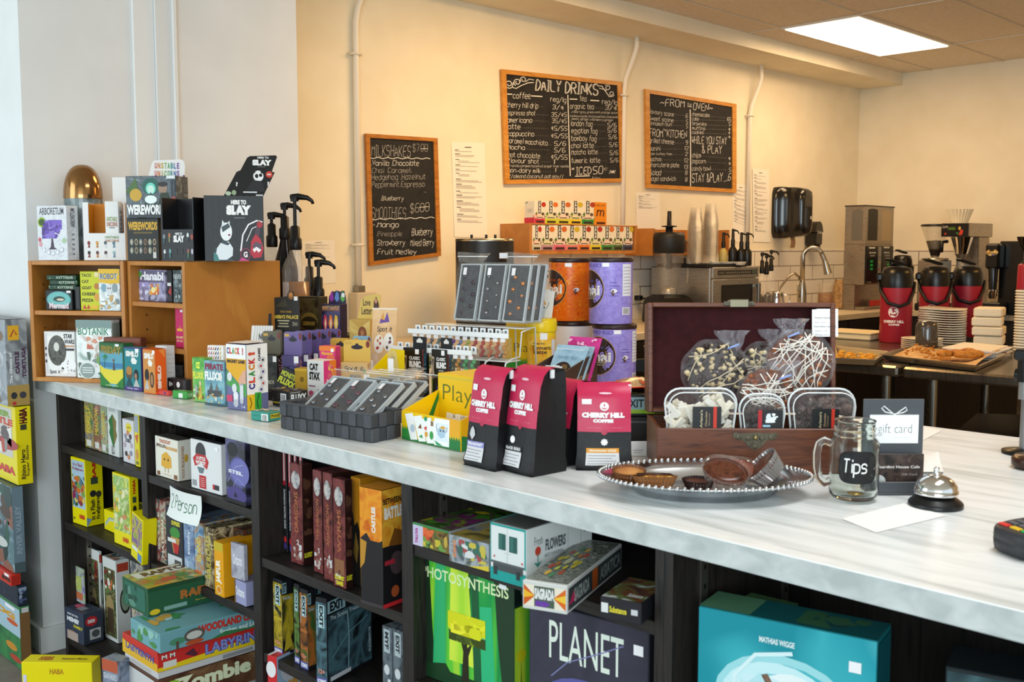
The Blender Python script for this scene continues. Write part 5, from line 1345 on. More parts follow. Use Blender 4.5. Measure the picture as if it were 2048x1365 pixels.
 tx(band,(u0+u1)/2,h*.228,(u1-u0)*.84,h*.028,C('#f6ead0')if emblem=='sun' else W,.04,.0009)
 patch(u0,h*.06,u1,h*.20,C('#d9d8da',.5),.0005)
 for k in range(4):
  patch(u0+.03,h*(.165-.03*k),u0+(u1-u0)*(.9-.12*(k%2)),h*(.172-.03*k),C('#8a8a90'),.0008)
 pr.obj('label',o)
 # pressed round emblems on the gusset and the tin tie
 em=MB()
 for zc in(h*.75,):
  em.lathe([(.006,0),(.009,.0006),(.011,0)],C('#0f0f10',.6),14,T(w_*.965-.0003-tuck*.7*(zc/h)**1.5,d*.5+lean*zc*.87,zc)@RY(math.pi/2),False)
 em.obj('valve',o)
 MB().box((w_*.93,d*.45+lean*h*.8,h-.020),(w_*.99,d*.55+lean*h*.8,h-.004),C('#e4e4e6',.4),.001).obj('tin_tie',o)
 return o
coffee_bag('black and crimson coffee bag with a lilac band, leftmost of the bags',(925,930),48,.092,.074,.188,'BREAKFAST','#8f90c8','leaf')
coffee_bag('black and crimson coffee bag in the middle with its black gusset toward the tip jar',(1001,941),49,.086,.088,.194,'BLACK GOLD','#2c2c2e','egg')
o=coffee_bag('black coffee bag standing behind the middle one',(1078,921),54,.08,.07,.16,'DECAF','#8a8a8c','egg')
coffee_bag('black and crimson coffee bag facing front with an orange band',(1152,942),2,.104,.06,.160,'OKANAGAN GOLD','#e2971f','sun',.03)
# ---- boxes and bag behind the front facing coffee bag
bP=place((1238,890),2,1340,0,CH,h=.058,d=.12)
gbox('game_box','glossy black box under the green escape game box',bP,'#161618',{'F':[('r',.1,.78,.9,.84,'#5a5a60')]},group='boxes behind the wooden chest')
P,a_,w2,d2,h2=bP
gbox('game_box','green escape game box lying on a black box',(P+V((0,0,.0595)),a_,w2,.12,.046),'#141a10',{'F':[('r',.0,.12,1,.86,A(['#1f5a12','#63a81c','#9fd02a'],18,3,.3)),('r',.12,.3,.50,.86,'#8fb8c4'),('t','EXIT',.3,.58,.36,.38,'#16181a',0,.03),('t','THE GAME',.3,.2,.34,.1,'#9ac04a',0,.02),('p',[(.68,.14),(.72,.5),(.76,.3),(.8,.62),(.84,.2),(.9,.5),(.9,.14)],'#1a3a10')],'T':[('b',2,10,['#26351a','#3a4a20','#1a2412'],.02,.02,.98,.98,.3),('t','EXIT',.5,.5,.4,.2,'#3f4f38',0,.04)]},group='boxes behind the wooden chest')
sb=MB()
sb.grid(lambda u,v:(u*.115,v*.09,.012+.016*math.sin(math.pi*u)*math.sin(math.pi*v)+.002*math.sin(u*30)*math.sin(v*25)),12,10,A(['#8a3a22','#c9a87a','#5a4030','#d8562a'],40,3,.25))
sb.grid(lambda u,v:(u*.115,v*.09,.012-.011*math.sin(math.pi*u)*math.sin(math.pi*v)),6,6,C('#d9351c',.3))
sb.box((-.004,-.006,.0105),(.119,.002,.0135),C('#e23c1c',.3),.001).box((-.004,.088,.0105),(.119,.096,.0135),C('#e23c1c',.3),.001)
sb=sb.obj('snack_bag')
tag(sb,'red snack bag lying on the green escape game box','snack bag')
put(sb,P+hdir(2)[0]*.005+V((-hdir(2)[0].y,hdir(2)[0].x,0))*.012+V((0,0,.1065)),hdir(-20)[1])
gbox('price_card','white folded barcode card at the left foot of the wooden chest',place((1263,914),-4,1312,885,CH,d=.002),'#eeeeec',{'F':[('r',.72,.15,.95,.6,'#8a8a8e'),('r',.08,.35,.5,.42,'#b9b9be'),('r',.08,.2,.4,.26,'#c4c4c8')]},cat='price card',tilt=(math.radians(-12),0))
# ================================================================ open wooden chest of chocolates
WOODR=A(['#4a2617','#5f3420','#6d3d26','#532b1a'],14,21,.42,1.2,(.6,4,6),5)
LINE=A(['#3a0f12','#451418'],60,22,.9,.3)
P,a_,w2,d2,h2=place((1313,949),1,1716,859,CH,d=.165)
chest=empty('wooden_chest','open reddish brown wooden chest full of bagged chocolates','chest',P+V((0,.0,.0012)),a_)
t=.009
m_=lambda lo,hi,nm,c=WOODR:MB().box(lo,hi,c,.0015).obj(nm,chest)
m_((0,0,0),(w2,t,h2),'front_panel')
m_((0,t,0),(t,d2,h2),'side_panel')
m_((w2-t,t,0),(w2,d2,h2),'side_panel')
m_((t,d2-t,0),(w2-t,d2,h2),'back_panel')
m_((t,t,0),(w2-t,d2-t,t),'bottom_panel',LINE)
# lid standing open: shallow box hinged at the back
Lh=upto(P+V((-hdir(1)[0].y,hdir(1)[0].x,0))*d2,612)-h2
lid=MB()
ld=.055
lid.box((0,0,0),(w2,.008,Lh),WOODR,.0015)
lid.box((0,-ld,0),(t,0,Lh),WOODR,.0015).box((w2-t,-ld,0),(w2,0,Lh),WOODR,.0015).box((t,-ld,Lh-t),(w2-t,0,Lh),WOODR,.0015).box((t,-ld,0),(w2-t,0,t*.8),WOODR,.0015)
lo=lid.obj('lid',chest,(0,d2+.035,h2+.0006),(math.radians(-6),0,0))
MB().box((t,-.0012,t),(w2-t,-.0003,Lh-t),LINE).box((t,-ld+.002,t),(t+.0012,-.0012,Lh-t),LINE).box((w2-t-.0012,-ld+.002,t),(w2-t,-.0012,Lh-t),LINE).obj('lining',lo)
BRZ=A(['#3f3a2e','#5f5844','#4c4636'],90,3,.45,1)
# front clasp plate with scrolls
cx_,cz_=w2*.485,h2*.62
pts=[]
for u,v in((-1,.85),(-.93,1),(-.5,.92),(0,1.0),(.5,.92),(.93,1),(1,.85),(.95,.55),(.72,.35),(.5,.3),(.38,-.05),(.22,-.35),(0,-.5),(-.22,-.35),(-.38,-.05),(-.5,.3),(-.72,.35),(-.95,.55)):
 pts.append((cx_+u*.0405,-.0022,cz_+v*.021+.004))
cp=MB().prism(pts,(0,.0021,0),BRZ)
for u,v,r in((-.72,.62,.006),(.72,.62,.006),(-.3,.5,.005),(.3,.5,.005),(0,-.2,.005),(0,.75,.004)):
 cp.lathe([(r*.5,0),(r,.0012),(r*.8,.002),(0,.0024)],BRZ,12,T(cx_+u*.0405,-.0022,cz_+v*.021+.004)@RX(math.pi/2),False)
cpo=cp.obj('clasp_plate',chest)
MB().ball((cx_,-.006,cz_+.016),.0042,C('#9a8a5a',.3,1),10).obj('clasp_knob',cpo)
hs=MB().box((-.03,-ld-.004,Lh-.006),(.03,-ld-.0005,Lh+.002),BRZ,.001).box((-.018,-ld-.008,Lh-.010),(.018,-ld-.004,Lh+.006),C('#7a745f',.35,.8),.002).box((-.016,-ld-.006,Lh+.001),(.016,-.02,Lh+.006),C('#a8a490',.3,.8),.001)
hs.obj('hasp',lo).location=(cx_,0,0)
pc=MB().box((0,0,0),(.0505,.0008,.053),C('#f2f1f2',.6)).box((.009,.0,.053),(.0505,.02,.0545),C('#f2f1f2',.6))
pc.deco((V((0,0,0)),V((1,0,0)),V((0,0,1)),V((0,-1,0)),.0505,.053),[('t',"Arlene's Chocolates",.46,.7,.74,.05,'#3a3a3e',0,.02),('t','Barks 12.50',.3,.53,.4,.04,'#6a6a70',0,.0),('t','Peanut Butter Cups $3.75',.5,.37,.84,.055,'#4a4a50',0,.02),('t','Clusters 11.99',.34,.22,.45,.045,'#6a6a70',0,.0),('t','all made with love',.45,.07,.66,.05,'#7a7a80',0,.0)])
pco=pc.obj('price_card')
tag(pco,'white typed price card hung over the open chest lid','price card')
cdr,cdd=hdir(1)[0],V((-hdir(1)[0].y,hdir(1)[0].x,0))
LT=P+cdd*(d2+.035-ld)+V((0,0,h2+Lh))
pq=P+cdr*along(P+cdd*(d2-.02),cdr,1623)
put(pco,V((pq.x,pq.y,0))+cdd*(d2+.035-ld-.0035+Lh*.10)+V((0,0,CH+h2+Lh-.060)),a_,RX(math.radians(-6)))
# clamshell tubs
GCH='clear tubs of chocolates in the chest'
def tub(label,x0,w_,h_,fill,lx,lw,words,y_=.035,group=GCH,seed=1,strip='R'):
 o=empty('chocolate_tub',label,'chocolate tub',P+cdr*x0+cdd*y_+V((0,0,.0115)),a_,group)
 rnd=random.Random(seed)
 r=.028
 def ol(u,grow=0):
  pts_=[]
  for(cx2,cz2,a0)in((w_-r,r*.6,-90),(w_-r,h_-r,0),(r,h_-r,90),(r,r*.6,180)):
   rr_=r*.6 if cz2<r else r
   for k in range(6):
    an=math.radians(a0+18*k)
    pts_.append((cx2+(rr_+grow)*math.cos(an),cz2+(rr_+grow)*math.sin(an)))
  return pts_
 fm=film(.11,'#f4f6f7',.06)
 mb=MB()
 a1=ol(0)
 n_=len(a1)
 cxm,czm=w_/2,h_/2
 rings=[(0.0,.90),(.0,.97),(-.012,1.0),(-.020,.97),(-.024,.86),(-.025,.6)]
 vs=[]
 for dy,sc in rings:
  vs+=[(cxm+(x-cxm)*sc,dy,czm+(z-czm)*sc)for x,z in a1]
 mb.add(vs,[(k*n_+i,k*n_+(i+1)%n_,(k+1)*n_+(i+1)%n_,(k+1)*n_+i)for k in range(len(rings)-1)for i in range(n_)],fm,True)
 mb.add(vs[-n_:],[tuple(range(n_))[::-1]],fm,True)
 mb.obj('clear_lid',o)
 mb=MB()
 rings=[(0.001,1.04),(.002,1.0),(.03,.92),(.045,.82)]
 vs=[]
 for dy,sc in rings:
  vs+=[(cxm+(x-cxm)*sc,dy,czm+(z-czm)*sc)for x,z in a1]
 mb.add(vs,[(k*n_+i,k*n_+(i+1)%n_,(k+1)*n_+(i+1)%n_,(k+1)*n_+i)for k in range(len(rings)-1)for i in range(n_)],film(.14,'#eef0f2',.08),True)
 mb.obj('clear_tray',o)
 rim=[(cxm+(x-cxm)*1.02,0,czm+(z-czm)*1.02)for x,z in a1]
 MB().tube(rim+[rim[0]],.0022,C('#dfe4e6',.1,0,.9),6).tube([(x,-.02,z)for x,_,z in[(cxm+(q[0]-cxm)*.93,0,czm+(q[2]-czm)*.93)for q in rim]],.0012,C('#eef1f2',.1,0,.9),5).obj('rim',o)['kind']='stuff'
 fl=MB()
 for k in range(90):
  x,z=rnd.uniform(.012,w_-.012),rnd.uniform(.010,h_-.022)
  c=C(fill[k%len(fill)],.35)
  if fill[0]in('#e9e2d2',):
   M=T(x,rnd.uniform(-.006,.028),z)@RY(rnd.uniform(-1.2,1.2))@RX(rnd.uniform(-.6,.6))
   fl.box((-.016,-.002,-.006),(.016,.002,.006),c,.0015,M)
  else:
   fl.ball((x,rnd.uniform(-.008,.03),z),rnd.uniform(.008,.012),c,8,rnd.uniform(.6,1))
 fl.obj('chocolate_pieces',o)['kind']='stuff'
 LZ=h2-.012-.004
 lb_=MB().box((lx,-.0272,LZ),(lx+lw,-.0262,LZ+lw*.86),C('#17181a',.4),.0)
 it=[('t',words[0],.3,.5,.09,.72,'#d8c8a0',90,.01),('t',words[1],.47,.5,.07,.6,'#d8b48a',90,.0),('t',words[2],.58,.46,.05,.5,'#b89a7a',90,.0)]
 if strip=='R':
  it.append(('r',.72,0,.84,1,'#c9341f'))
 elif strip=='L':
  it=[('r',.0,0,.16,1,'#b3202a'),('b',3,5,['#dfe8ec','#f2f6f8'],.3,.4,.9,.85,.09),('r',.2,.2,.5,.3,'#9ac4d8'),('w',[(.3,.5),(.5,.6),(.8,.7)],.003,'#e8eef2')]
 lb_.deco((V((lx,-.0272,LZ)),V((1,0,0)),V((0,0,1)),V((0,-1,0)),lw,lw*.86),it)
 lb_.obj('label',o)
 return o
xs=lambda px_:along(P+cdd*.03,cdr,px_)
tz=.172 if False else upto(P+cdd*.02,781)-.0115
tub('clear tub of white chocolate shards at the left of the chest',xs(1330),xs(1470)-xs(1330),tz,['#e9e2d2','#d9cdb4','#f0ebe0','#e4dac6'],.046,.052,("Arlene's",'Chocolate','Almond'),seed=3)
tub('narrow clear tub of dark clusters in the middle of the chest',xs(1478),xs(1566)-xs(1478),tz*.93,['#241310','#2d1814','#1c0e0c'],.028,.045,("Arlene's",'x','x'),seed=4,strip='L')
tub('clear tub of dark chocolate chunks at the right of the chest',xs(1576),xs(1706)-xs(1576),tz*1.0,['#3a2420','#2a1815','#4a302a','#33201c'],.036,.048,("Arlene's",'Chocolate','Cashew'),seed=5)
# bagged bark rounds behind
def bark(label,px_,py_,r,sx_,base,driz,dcol,blobs,y_,tie,seed):
 q=P+cdd*y_
 q=q+cdr*along(q,cdr,px_)
 z=upto(q,py_)
 o=empty('chocolate_bark',label,'chocolate bark',q+V((0,0,z)),a_,'bagged chocolate barks in the chest')
 rnd=random.Random(seed)
 mb=MB()
 n_=28
 edge=[(r*sx_*(1+.05*math.sin(k*2.3+seed))*math.cos(2*math.pi*k/n_),r*(1+.05*math.sin(k*1.7))*math.sin(2*math.pi*k/n_))for k in range(n_)]
 mb.prism([(x,.006,z_)for x,z_ in edge],(0,-.012,0),base)
 for k in range(len(blobs)*40):
  a0,rr_=rnd.uniform(0,6.28),r*math.sqrt(rnd.uniform(0,.92))
  mb.ball((rr_*sx_*math.cos(a0),-.0055,rr_*math.sin(a0)),rnd.uniform(.003,.007),C(blobs[k%len(blobs)],.3),6,.8)
 mb.obj('bark_slab',o)['kind']='stuff'
 dz=MB()
 for k in range(driz):
  a0=rnd.uniform(0,3.14)
  off=rnd.uniform(-.75,.75)*r
  c_,s_=math.cos(a0),math.sin(a0)
  hl=math.sqrt(max(0.0004,r*r-off*off))*.95
  pts_=[((-s_*off+c_*tt*hl+rnd.uniform(-.005,.005))*sx_,-.0095-.001*rnd.random(),c_*off+s_*tt*hl+rnd.uniform(-.005,.005))for tt in(-1,-.5,0,.5,1)]
  dz.tube(pts_,.0011,dcol,5)
 if driz:
  dz.obj('drizzle',o)['kind']='stuff'
 fb=MB()
 F=film(.13,'#eef0f6',.08)
 def skin(side):
  def f(u,v):
   an=2*math.pi*u
   rr_=1.16*r*v
   x,z_=rr_*sx_*math.cos(an),rr_*math.sin(an)
   bump=.004*math.sin(an*9+seed)*v
   return(x,side*(.013*(1-v**3)+.0015)+bump,z_+.002*math.sin(an*7))
  return f
 fb.grid(skin(-1),40,7,F).grid(skin(1),30,4,F)
 nx_,nz_=tie
 fb.grid(lambda u,v:(nx_+(u-.5)*(.018+.05*v)+.004*math.sin(v*6),-.006*math.sin(u*14)*(.4+v),nz_-.012+v*.04),14,5,film(.42,'#e6e8f2',.12))
 fb.obj('cellophane_bag',o)
 tm=MB().tube([(nx_-.010,-.012,nz_-.006),(nx_,-.014,nz_-.002),(nx_+.012,-.010,nz_+.002)],.0022,C('#8fa6dc',.3),6)
 tm.obj('tie',o)
 return o
DKC=A(['#1f0f0c','#2f1a14','#3a221a'],60,3,.3,1)
MLC=A(['#4a2616','#643620','#7a4526'],40,4,.3,1)
bark('bagged bark of dark chocolate with pale almond bits at the left of the chest',1428,742,.054,1.08,DKC,6,C('#d9c8a8',.4),['#d8c49a','#20100d','#c9b184','#2a1611'],.12,(.03,.05),2)
bark('bagged bark of dark chocolate and pale bits behind the drizzled one',1525,735,.045,1.0,DKC,4,C('#d9c8a8',.4),['#e0cfa8','#24120e','#d0b98c'],.135,(.02,.046),6)
bark('bagged bark drizzled with white lines and caramel bits',1592,728,.058,1.04,MLC,22,C('#efe9de',.35),['#5a2f1a','#a85a20','#6a3a22'],.10,(-.015,.058),4)
bark('bagged white drizzled bark low in the middle of the chest',1530,783,.042,1.15,MLC,20,C('#f2ece2',.35),['#8a4a24','#5a2f1a'],.075,(.03,.03),8)
# ================================================================ oval silver tray of chocolate cups
tq=on(1410,1009,CH)
rf=(tq-C0).dot(V((math.sin(YAW),math.cos(YAW),0)))
ty=atD(1408,rf+.082,CH)
mid=empty('silver_tray','oval silver serving tray with a beaded rim holding chocolate cups','tray',ty+V((0,0,.001)),hdir(2)[1])
hx_=217/FPX*(rf+.082)
hy_=.121
K_=hy_/hx_
SIL=A(['#b5b7ba','#d2d4d6','#c4c6c9'],18,8,.16,.4)
SIL.node_tree.nodes['Principled BSDF'].inputs['Metallic'].default_value=1.0
R_=hx_
zr_=.029
MB().lathe([(0,.0015),(R_*.60,.0015),(R_*.66,.003),(R_*.77,.021),(R_*.82,.0245),(R_*.96,zr_),(R_*.985,zr_+.001),(R_*.985,zr_-.001),(R_*.955,zr_-.003),(R_*.82,.022),(R_*.755,.018),(R_*.65,.0005),(0,.0)],SIL,72,None,False,True,None,1,K_).obj('dish',mid)
bd_=MB()
nb=92
for k in range(nb):
 an=2*math.pi*k/nb
 x,y=R_*.985*math.cos(an),R_*.985*K_*math.sin(an)
 bd_.ball((x,y,zr_+.001),.0042,SIL,8)
bd_.obj('beaded_rim',mid)['kind']='stuff'
CUPP=C('#6a4a34',.4)
tdr_,tdd_=hdir(2)[0],V((-hdir(2)[0].y,hdir(2)[0].x,0))
def cup(label,x,y,r,z,top,M,liner=None,deco=None,hgt=.024):
 o=empty('chocolate_cup',label,'chocolate cup',ty+tdr_*x+tdd_*y+V((0,0,z)),0,'chocolate cups on the silver tray')
 o.rotation_euler=(RZ(hdir(2)[1])@M).to_euler()
 n_=64
 vs=[]
 for k,(rr_,zz)in enumerate(((r*.76,0),(r,hgt),(r*1.03,hgt+.002))):
  for i in range(n_):
   f_=rr_*(1+(.035 if i%2 else-.02))
   vs.append((f_*math.cos(2*math.pi*i/n_),f_*math.sin(2*math.pi*i/n_),zz))
 MB().add(vs,[(k*n_+i,k*n_+(i+1)%n_,(k+1)*n_+(i+1)%n_,(k+1)*n_+i)for k in range(2)for i in range(n_)],liner or CUPP).poly([vs[i]for i in range(n_)][::-1],liner or CUPP).obj('paper_liner',o)
 f=MB().lathe([(r*.95,hgt*.7),(r*.93,hgt*.92),(r*.6,hgt),(0,hgt*.98)],top,28,None,False)
 f.obj('filling',o)
 if deco:
  rnd=random.Random(5)
  d_=MB()
  for k in range(24):
   a0,rr_=rnd.uniform(0,6.28),r*.8*math.sqrt(rnd.random())
   d_.ball((rr_*math.cos(a0),rr_*math.sin(a0),hgt*.97),rnd.uniform(.003,.005),C(deco[k%len(deco)],.35),6,.6)
  for k in range(6):
   d_.tube([(-r*.8,-r*.5+k*r*.2,hgt+.004),(0,-r*.6+k*r*.22,hgt+.005),(r*.8,-r*.5+k*r*.2,hgt+.004)],.0008,C('#3a1c10',.3),4)
  d_.obj('topping',o)['kind']='stuff'
 return o
CHO=A(['#4a2416','#5f3220','#3a1a10'],30,5,.25,2)
CLR=film(.35,'#cfc4bc',.15)
cup('golden nut topped chocolate cup at the left of the silver tray',-.085,-.02,.036,.012,C('#a5642a',.4),RX(math.radians(-8)),C('#8a5a30',.4),['#d9962f','#e6b04a','#b8762a'],.018)
cup('chocolate cup behind the golden nut topped one, against the left rim',-.125,.022,.028,.014,C('#b0763a',.4),RX(math.radians(6)),C('#7a4a2a',.4),None,.018)
cup('small dark chocolate cup low in the middle of the silver tray',-.012,-.015,.026,.010,CHO,Matrix(),C('#2a1a16',.4),None,.014)
cup('large chocolate cup leaning in the middle of the silver tray',.032,.0,.040,.018,CHO,RX(math.radians(-2))@RX(math.radians(24))@RY(math.radians(6)),CLR,None,.026)
cup('chocolate cup half hidden behind the large leaning cup',.060,.040,.036,.016,A(['#6a3424','#82452f'],20,3,.3),RX(math.radians(16)),CLR,None,.022)
cup('chocolate cup tipped on its side at the right of the silver tray',.118,.02,.034,.026,CHO,RY(math.radians(-48)),C('#9a9492',.25,.5),None,.028)
# ================================================================ tip jar, gift card stand, bell, papers, card terminal
q=on(1706,1012,CH)
fD=(q-C0).dot(V((math.sin(YAW),math.cos(YAW),0)))
jq=atD(1706,fD+.040,CH)
rj=51.0/FPX*(fD+.04)
hj=.131
jar=empty('tip_jar','clear handled mason jar with a black chalk Tips label','tip jar',jq+V((0,0,.0012)),hdir(0)[1])
JG=glass('#eef4f0',.02,1.35)
prof=[(0,.003),(rj*.80,.003),(rj*.93,.010),(rj*.965,.022),(rj*.965,hj*.66),(rj*.93,hj*.735),(rj*.80,hj*.785),(rj*.77,hj*.80),(rj*.82,hj*.815),(rj*.82,hj*.83),(rj*.775,hj*.845),(rj*.775,hj*.88),(rj*.82,hj*.895),(rj*.82,hj*.91),(rj*.77,hj*.925),(rj*.77,hj*.975),(rj*.80,hj),(rj*.72,hj),(rj*.70,hj*.97),(rj*.70,hj*.8),(rj*.84,hj*.73),(rj*.88,hj*.66),(rj*.88,.022),(rj*.84,.012),(rj*.7,.008),(0,.0075)]
MB().lathe(prof,JG,44,None,False).obj('glass_body',jar)
hpts=[(-rj*.92,0,hj*.70),(-rj*1.2,0,hj*.745),(-rj*1.42,0,hj*.70),(-rj*1.50,0,hj*.58),(-rj*1.48,0,hj*.40),(-rj*1.38,0,hj*.27),(-rj*1.15,0,hj*.20),(-rj*.93,0,hj*.235)]
sm=[]
for i in range(len(hpts)-1):
 sm+=[tuple(hpts[i][k]*(1-t_)+hpts[i+1][k]*t_ for k in range(3))for t_ in(0,.5)]
MB().tube(sm+[hpts[-1]],.0062,JG,10).obj('glass_handle',jar)
lb=MB()
Rj=rj*.972
oc=[]
for k in range(40):
 an=2*math.pi*k/40
 ex=1/max(abs(math.cos(an))**4+abs(math.sin(an))**4,.01)**.25
 oc.append((.80*math.cos(an)*ex,.0265*math.sin(an)*ex))
zc_=hj*.455
ce=lambda u,v,off=0:((Rj+off)*math.sin(u-.15),-(Rj+off)*math.cos(u-.15),zc_+v)
vs=[ce(0,0)]+[ce(u*s_,v*s_)for s_ in(.5,1)for u,v in oc]
n_=40
lb.add(vs,[(0,1+i,1+(i+1)%n_)for i in range(n_)]+[(1+i,1+n_+i,1+n_+(i+1)%n_,1+(i+1)%n_)for i in range(n_)],C('#141416',.7))
lb.obj('chalk_label',jar)
vs,fs=hand2d('Tips',.75,3,.15)
x1=max(p[0]for p in vs)
MB().add([ce(-.12+(p[0]/x1-.5)*.95,(p[1]-2.3)*.0036,.0006)for p in vs],fs,C('#eef0ee',.8)).obj('chalk_writing',jar)
MB().lathe([(.0,0),(.013,0),(.013,.0018),(0,.0018)],C('#c9a24a',.3,1),20,T(.002,-.004,.0085)).obj('coin',jar)
# gift card stand
P,a_,w2,d2,h2=place((1722,983),0,1842,800,CH,d=.004)
gs=empty('gift_card_stand','grey acrylic gift card stand behind the tip jar','card stand',P+V((0,0,.001)),a_)
GR=C('#4c4f54',.3)
mb=MB().box((0,0,0),(w2,.003,h2),GR,.0008)
mb.deco(frames(w2,.003,h2)['F'],[('r',0,0,1,1,'#4a4d52'),('r',.11,.52,.92,.83,'#f4f4f4'),('t','gift card',.53,.665,.56,.13,'#55585c',0,-.018),('r',.5,.58,.8,.583,'#d0d0d0'),('w',[(.52,.83),(.44,.87),(.34,.925),(.30,.90),(.36,.86),(.52,.84)],.0016,'#f4f4f4'),('w',[(.52,.83),(.60,.87),(.70,.915),(.72,.88),(.66,.855),(.52,.84)],.0016,'#f4f4f4'),('w',[(.52,.83),(.48,.79)],.0014,'#f4f4f4'),('w',[(.52,.83),(.57,.8)],.0014,'#f4f4f4')])
mb.obj('back_plate',gs)
MB().box((0,-.032,0),(w2,0,.004),GR,.0008).box((0,-.032,.004),(w2,-.029,.022),GR,.0008).obj('tray_foot',gs)
gc=MB().box((w2*.12,-.010,.006),(w2*.96,-.008,h2*.42),C('#2a2423',.25),.0006)
gc.deco((V((w2*.12,-.010,.006)),V((1,0,0)),V((0,0,1)),V((0,-1,0)),w2*.84,h2*.42-.006),[('r',.02,.02,.98,.98,A(['#1f1a19','#4a3a34','#2d2524','#6a5448'],30,4,.3)),('t','Boarding House Cafe',.5,.62,.84,.1,'#e9e4e0',0,.02),('t','Gift Card',.72,.42,.3,.06,'#b8b0aa',0,.0),('e',.14,.2,.12,.2,'#c9c9c9')])
tag(gc.obj('gift_card'),'dark gift card with white cafe lettering in the grey stand','gift card')
o=bpy.data.objects['gift_card']
put(o,P+V((0,0,.001))+V((-hdir(0)[0].y,hdir(0)[0].x,0))*-.008+V((0,0,.001)),a_)
# bell
q=on(1871,1026,CH)
fD=(q-C0).dot(V((math.sin(YAW),math.cos(YAW),0)))
rb=53.5/FPX*(fD+.035)
bq=atD(1871,fD+rb*.98,CH)
bell=empty('service_bell','chrome service bell with a black base on a white paper','bell',bq+V((0,0,.0016)),0)
MB().lathe([(rb,0),(rb,.004),(rb*.96,.007),(rb*.74,.014),(rb*.7,.0165),(0,.0165)],C('#121214',.35),40,None,False).obj('base',bell)
dm=[(rb*.80,.0195),(rb*.815,.021),(rb*.80,.0235)]
for k in range(9):
 an=k/8*math.pi/2
 dm.append((rb*.80*math.cos(an)**.9 if k<8 else 0.002,.0235+rb*.62*math.sin(an)))
MB().lathe(dm,CHROME,44,None,False).obj('dome',bell)
zt2=.0235+rb*.62
MB().lathe([(.0035,.004),(.0035,zt2+.004),(.0045,zt2+.005),(.0045,zt2+.0105),(.003,zt2+.0125),(0,zt2+.013)],CHROME,14,None,False).lathe([(.008,zt2-.001),(.007,zt2+.002),(.003,zt2+.003)],CHROME,16,None,False).obj('plunger',bell)
MB().lathe([(.004,.0165),(.004,.03)],BLK,10).obj('post',bell)
def sheet(label,quad,z,name='paper_sheet',col=PAPER,curl=None):
 c4=[on(x,y,CH)for x,y in quad]
 mb=MB()
 o_=c4[0]
 mb.grid(lambda u,v:tuple(((c4[0]*(1-u)+c4[1]*u)*(1-v)+(c4[3]*(1-u)+c4[2]*u)*v)-o_+V((0,0,(curl(u,v)if curl else 0)))),8,8,col)
 mb.grid(lambda u,v:tuple(((c4[0]*(1-v)+c4[1]*v)*(1-u)+(c4[3]*(1-v)+c4[2]*v)*u)-o_+V((0,0,-.0003+(curl(v,u)if curl else 0)))),8,8,col)
 return tag(mb.obj(name,None,V((o_.x,o_.y,z))),label,'paper','white papers on the counter')
sheet('white paper sheet under the service bell',((1683,1039),(1752,1067),(1892,1033),(1808,1008)),CH+.0009)
sheet('white paper behind the gift card stand at the far edge of the counter',((1842,884),(1884,862),(1836,853),(1806,868)),CH+.0009)
sheet('crumpled white napkin right of the gift card stand',((1838,950),(1888,950),(1877,913),(1842,911)),CH+.0012,'paper_napkin',C('#f0efec',.9),lambda u,v:.004*math.sin(u*5)*math.sin(v*4)+.004)
# card terminal
P=on(1966,1096,CH)
F1=on(2036,1124,CH)
ex=(F1-P).normalized()
tm=empty('card_terminal','dark grey card payment terminal with red yellow and green keys','card terminal',P+V((0,0,.001)),math.atan2(ex.y,ex.x))
TG=C('#2c2d31',.45)
W_,L_,H_=.085,.17,.034
mb=MB()
def body(u,v):
 pass
out=[]
for k in range(24):
 an=2*math.pi*k/24
 ex_=1/max(abs(math.cos(an))**5+abs(math.sin(an))**5,.01)**.2
 out.append((math.cos(an)*ex_,math.sin(an)*ex_))
rings=[(.86,.0),(.97,.004),(1.0,.012),(1.0,.016),(.965,.0175),(1.0,.019),(.99,.028),(.94,.033),(.9,.034)]
vs=[]
for sc,z in rings:
 for(a,b)in out:
  y=L_/2+b*L_/2*(1-(1-sc)*W_/L_)
  vs.append((W_/2+a*W_/2*sc,y,z*(1+.35*(y/L_))))
n_=24
mb.add(vs,[(k*n_+i,k*n_+(i+1)%n_,(k+1)*n_+(i+1)%n_,(k+1)*n_+i)for k in range(len(rings)-1)for i in range(n_)],TG,True)
mb.add(vs[-n_:],[tuple(range(n_))],TG)
mb.obj('body',tm)
zk=lambda y:.034*(1+.35*y/L_)
for k,c in enumerate(('#d8342a','#e0b52a','#1fae5a')):
 x=.012+k*.0215
 MB().box((x,.012,zk(.016)-.001),(x+.017,.021,zk(.016)+.0022),C(c,.4),.002).obj('colour_key',tm)
for r_ in range(4):
 for k in range(3):
  x,y=.013+k*.0205,.026+r_*.0125
  kb=MB().box((x,y,zk(y)-.001),(x+.016,y+.0085,zk(y)+.0028),C('#55575c',.5),.0015)
  kb.obj('number_key',tm)
MB().box((.01,.082,zk(.11)-.001),(W_-.01,.140,zk(.11)+.0022),C('#20262a',.15),.001).obj('screen',tm)
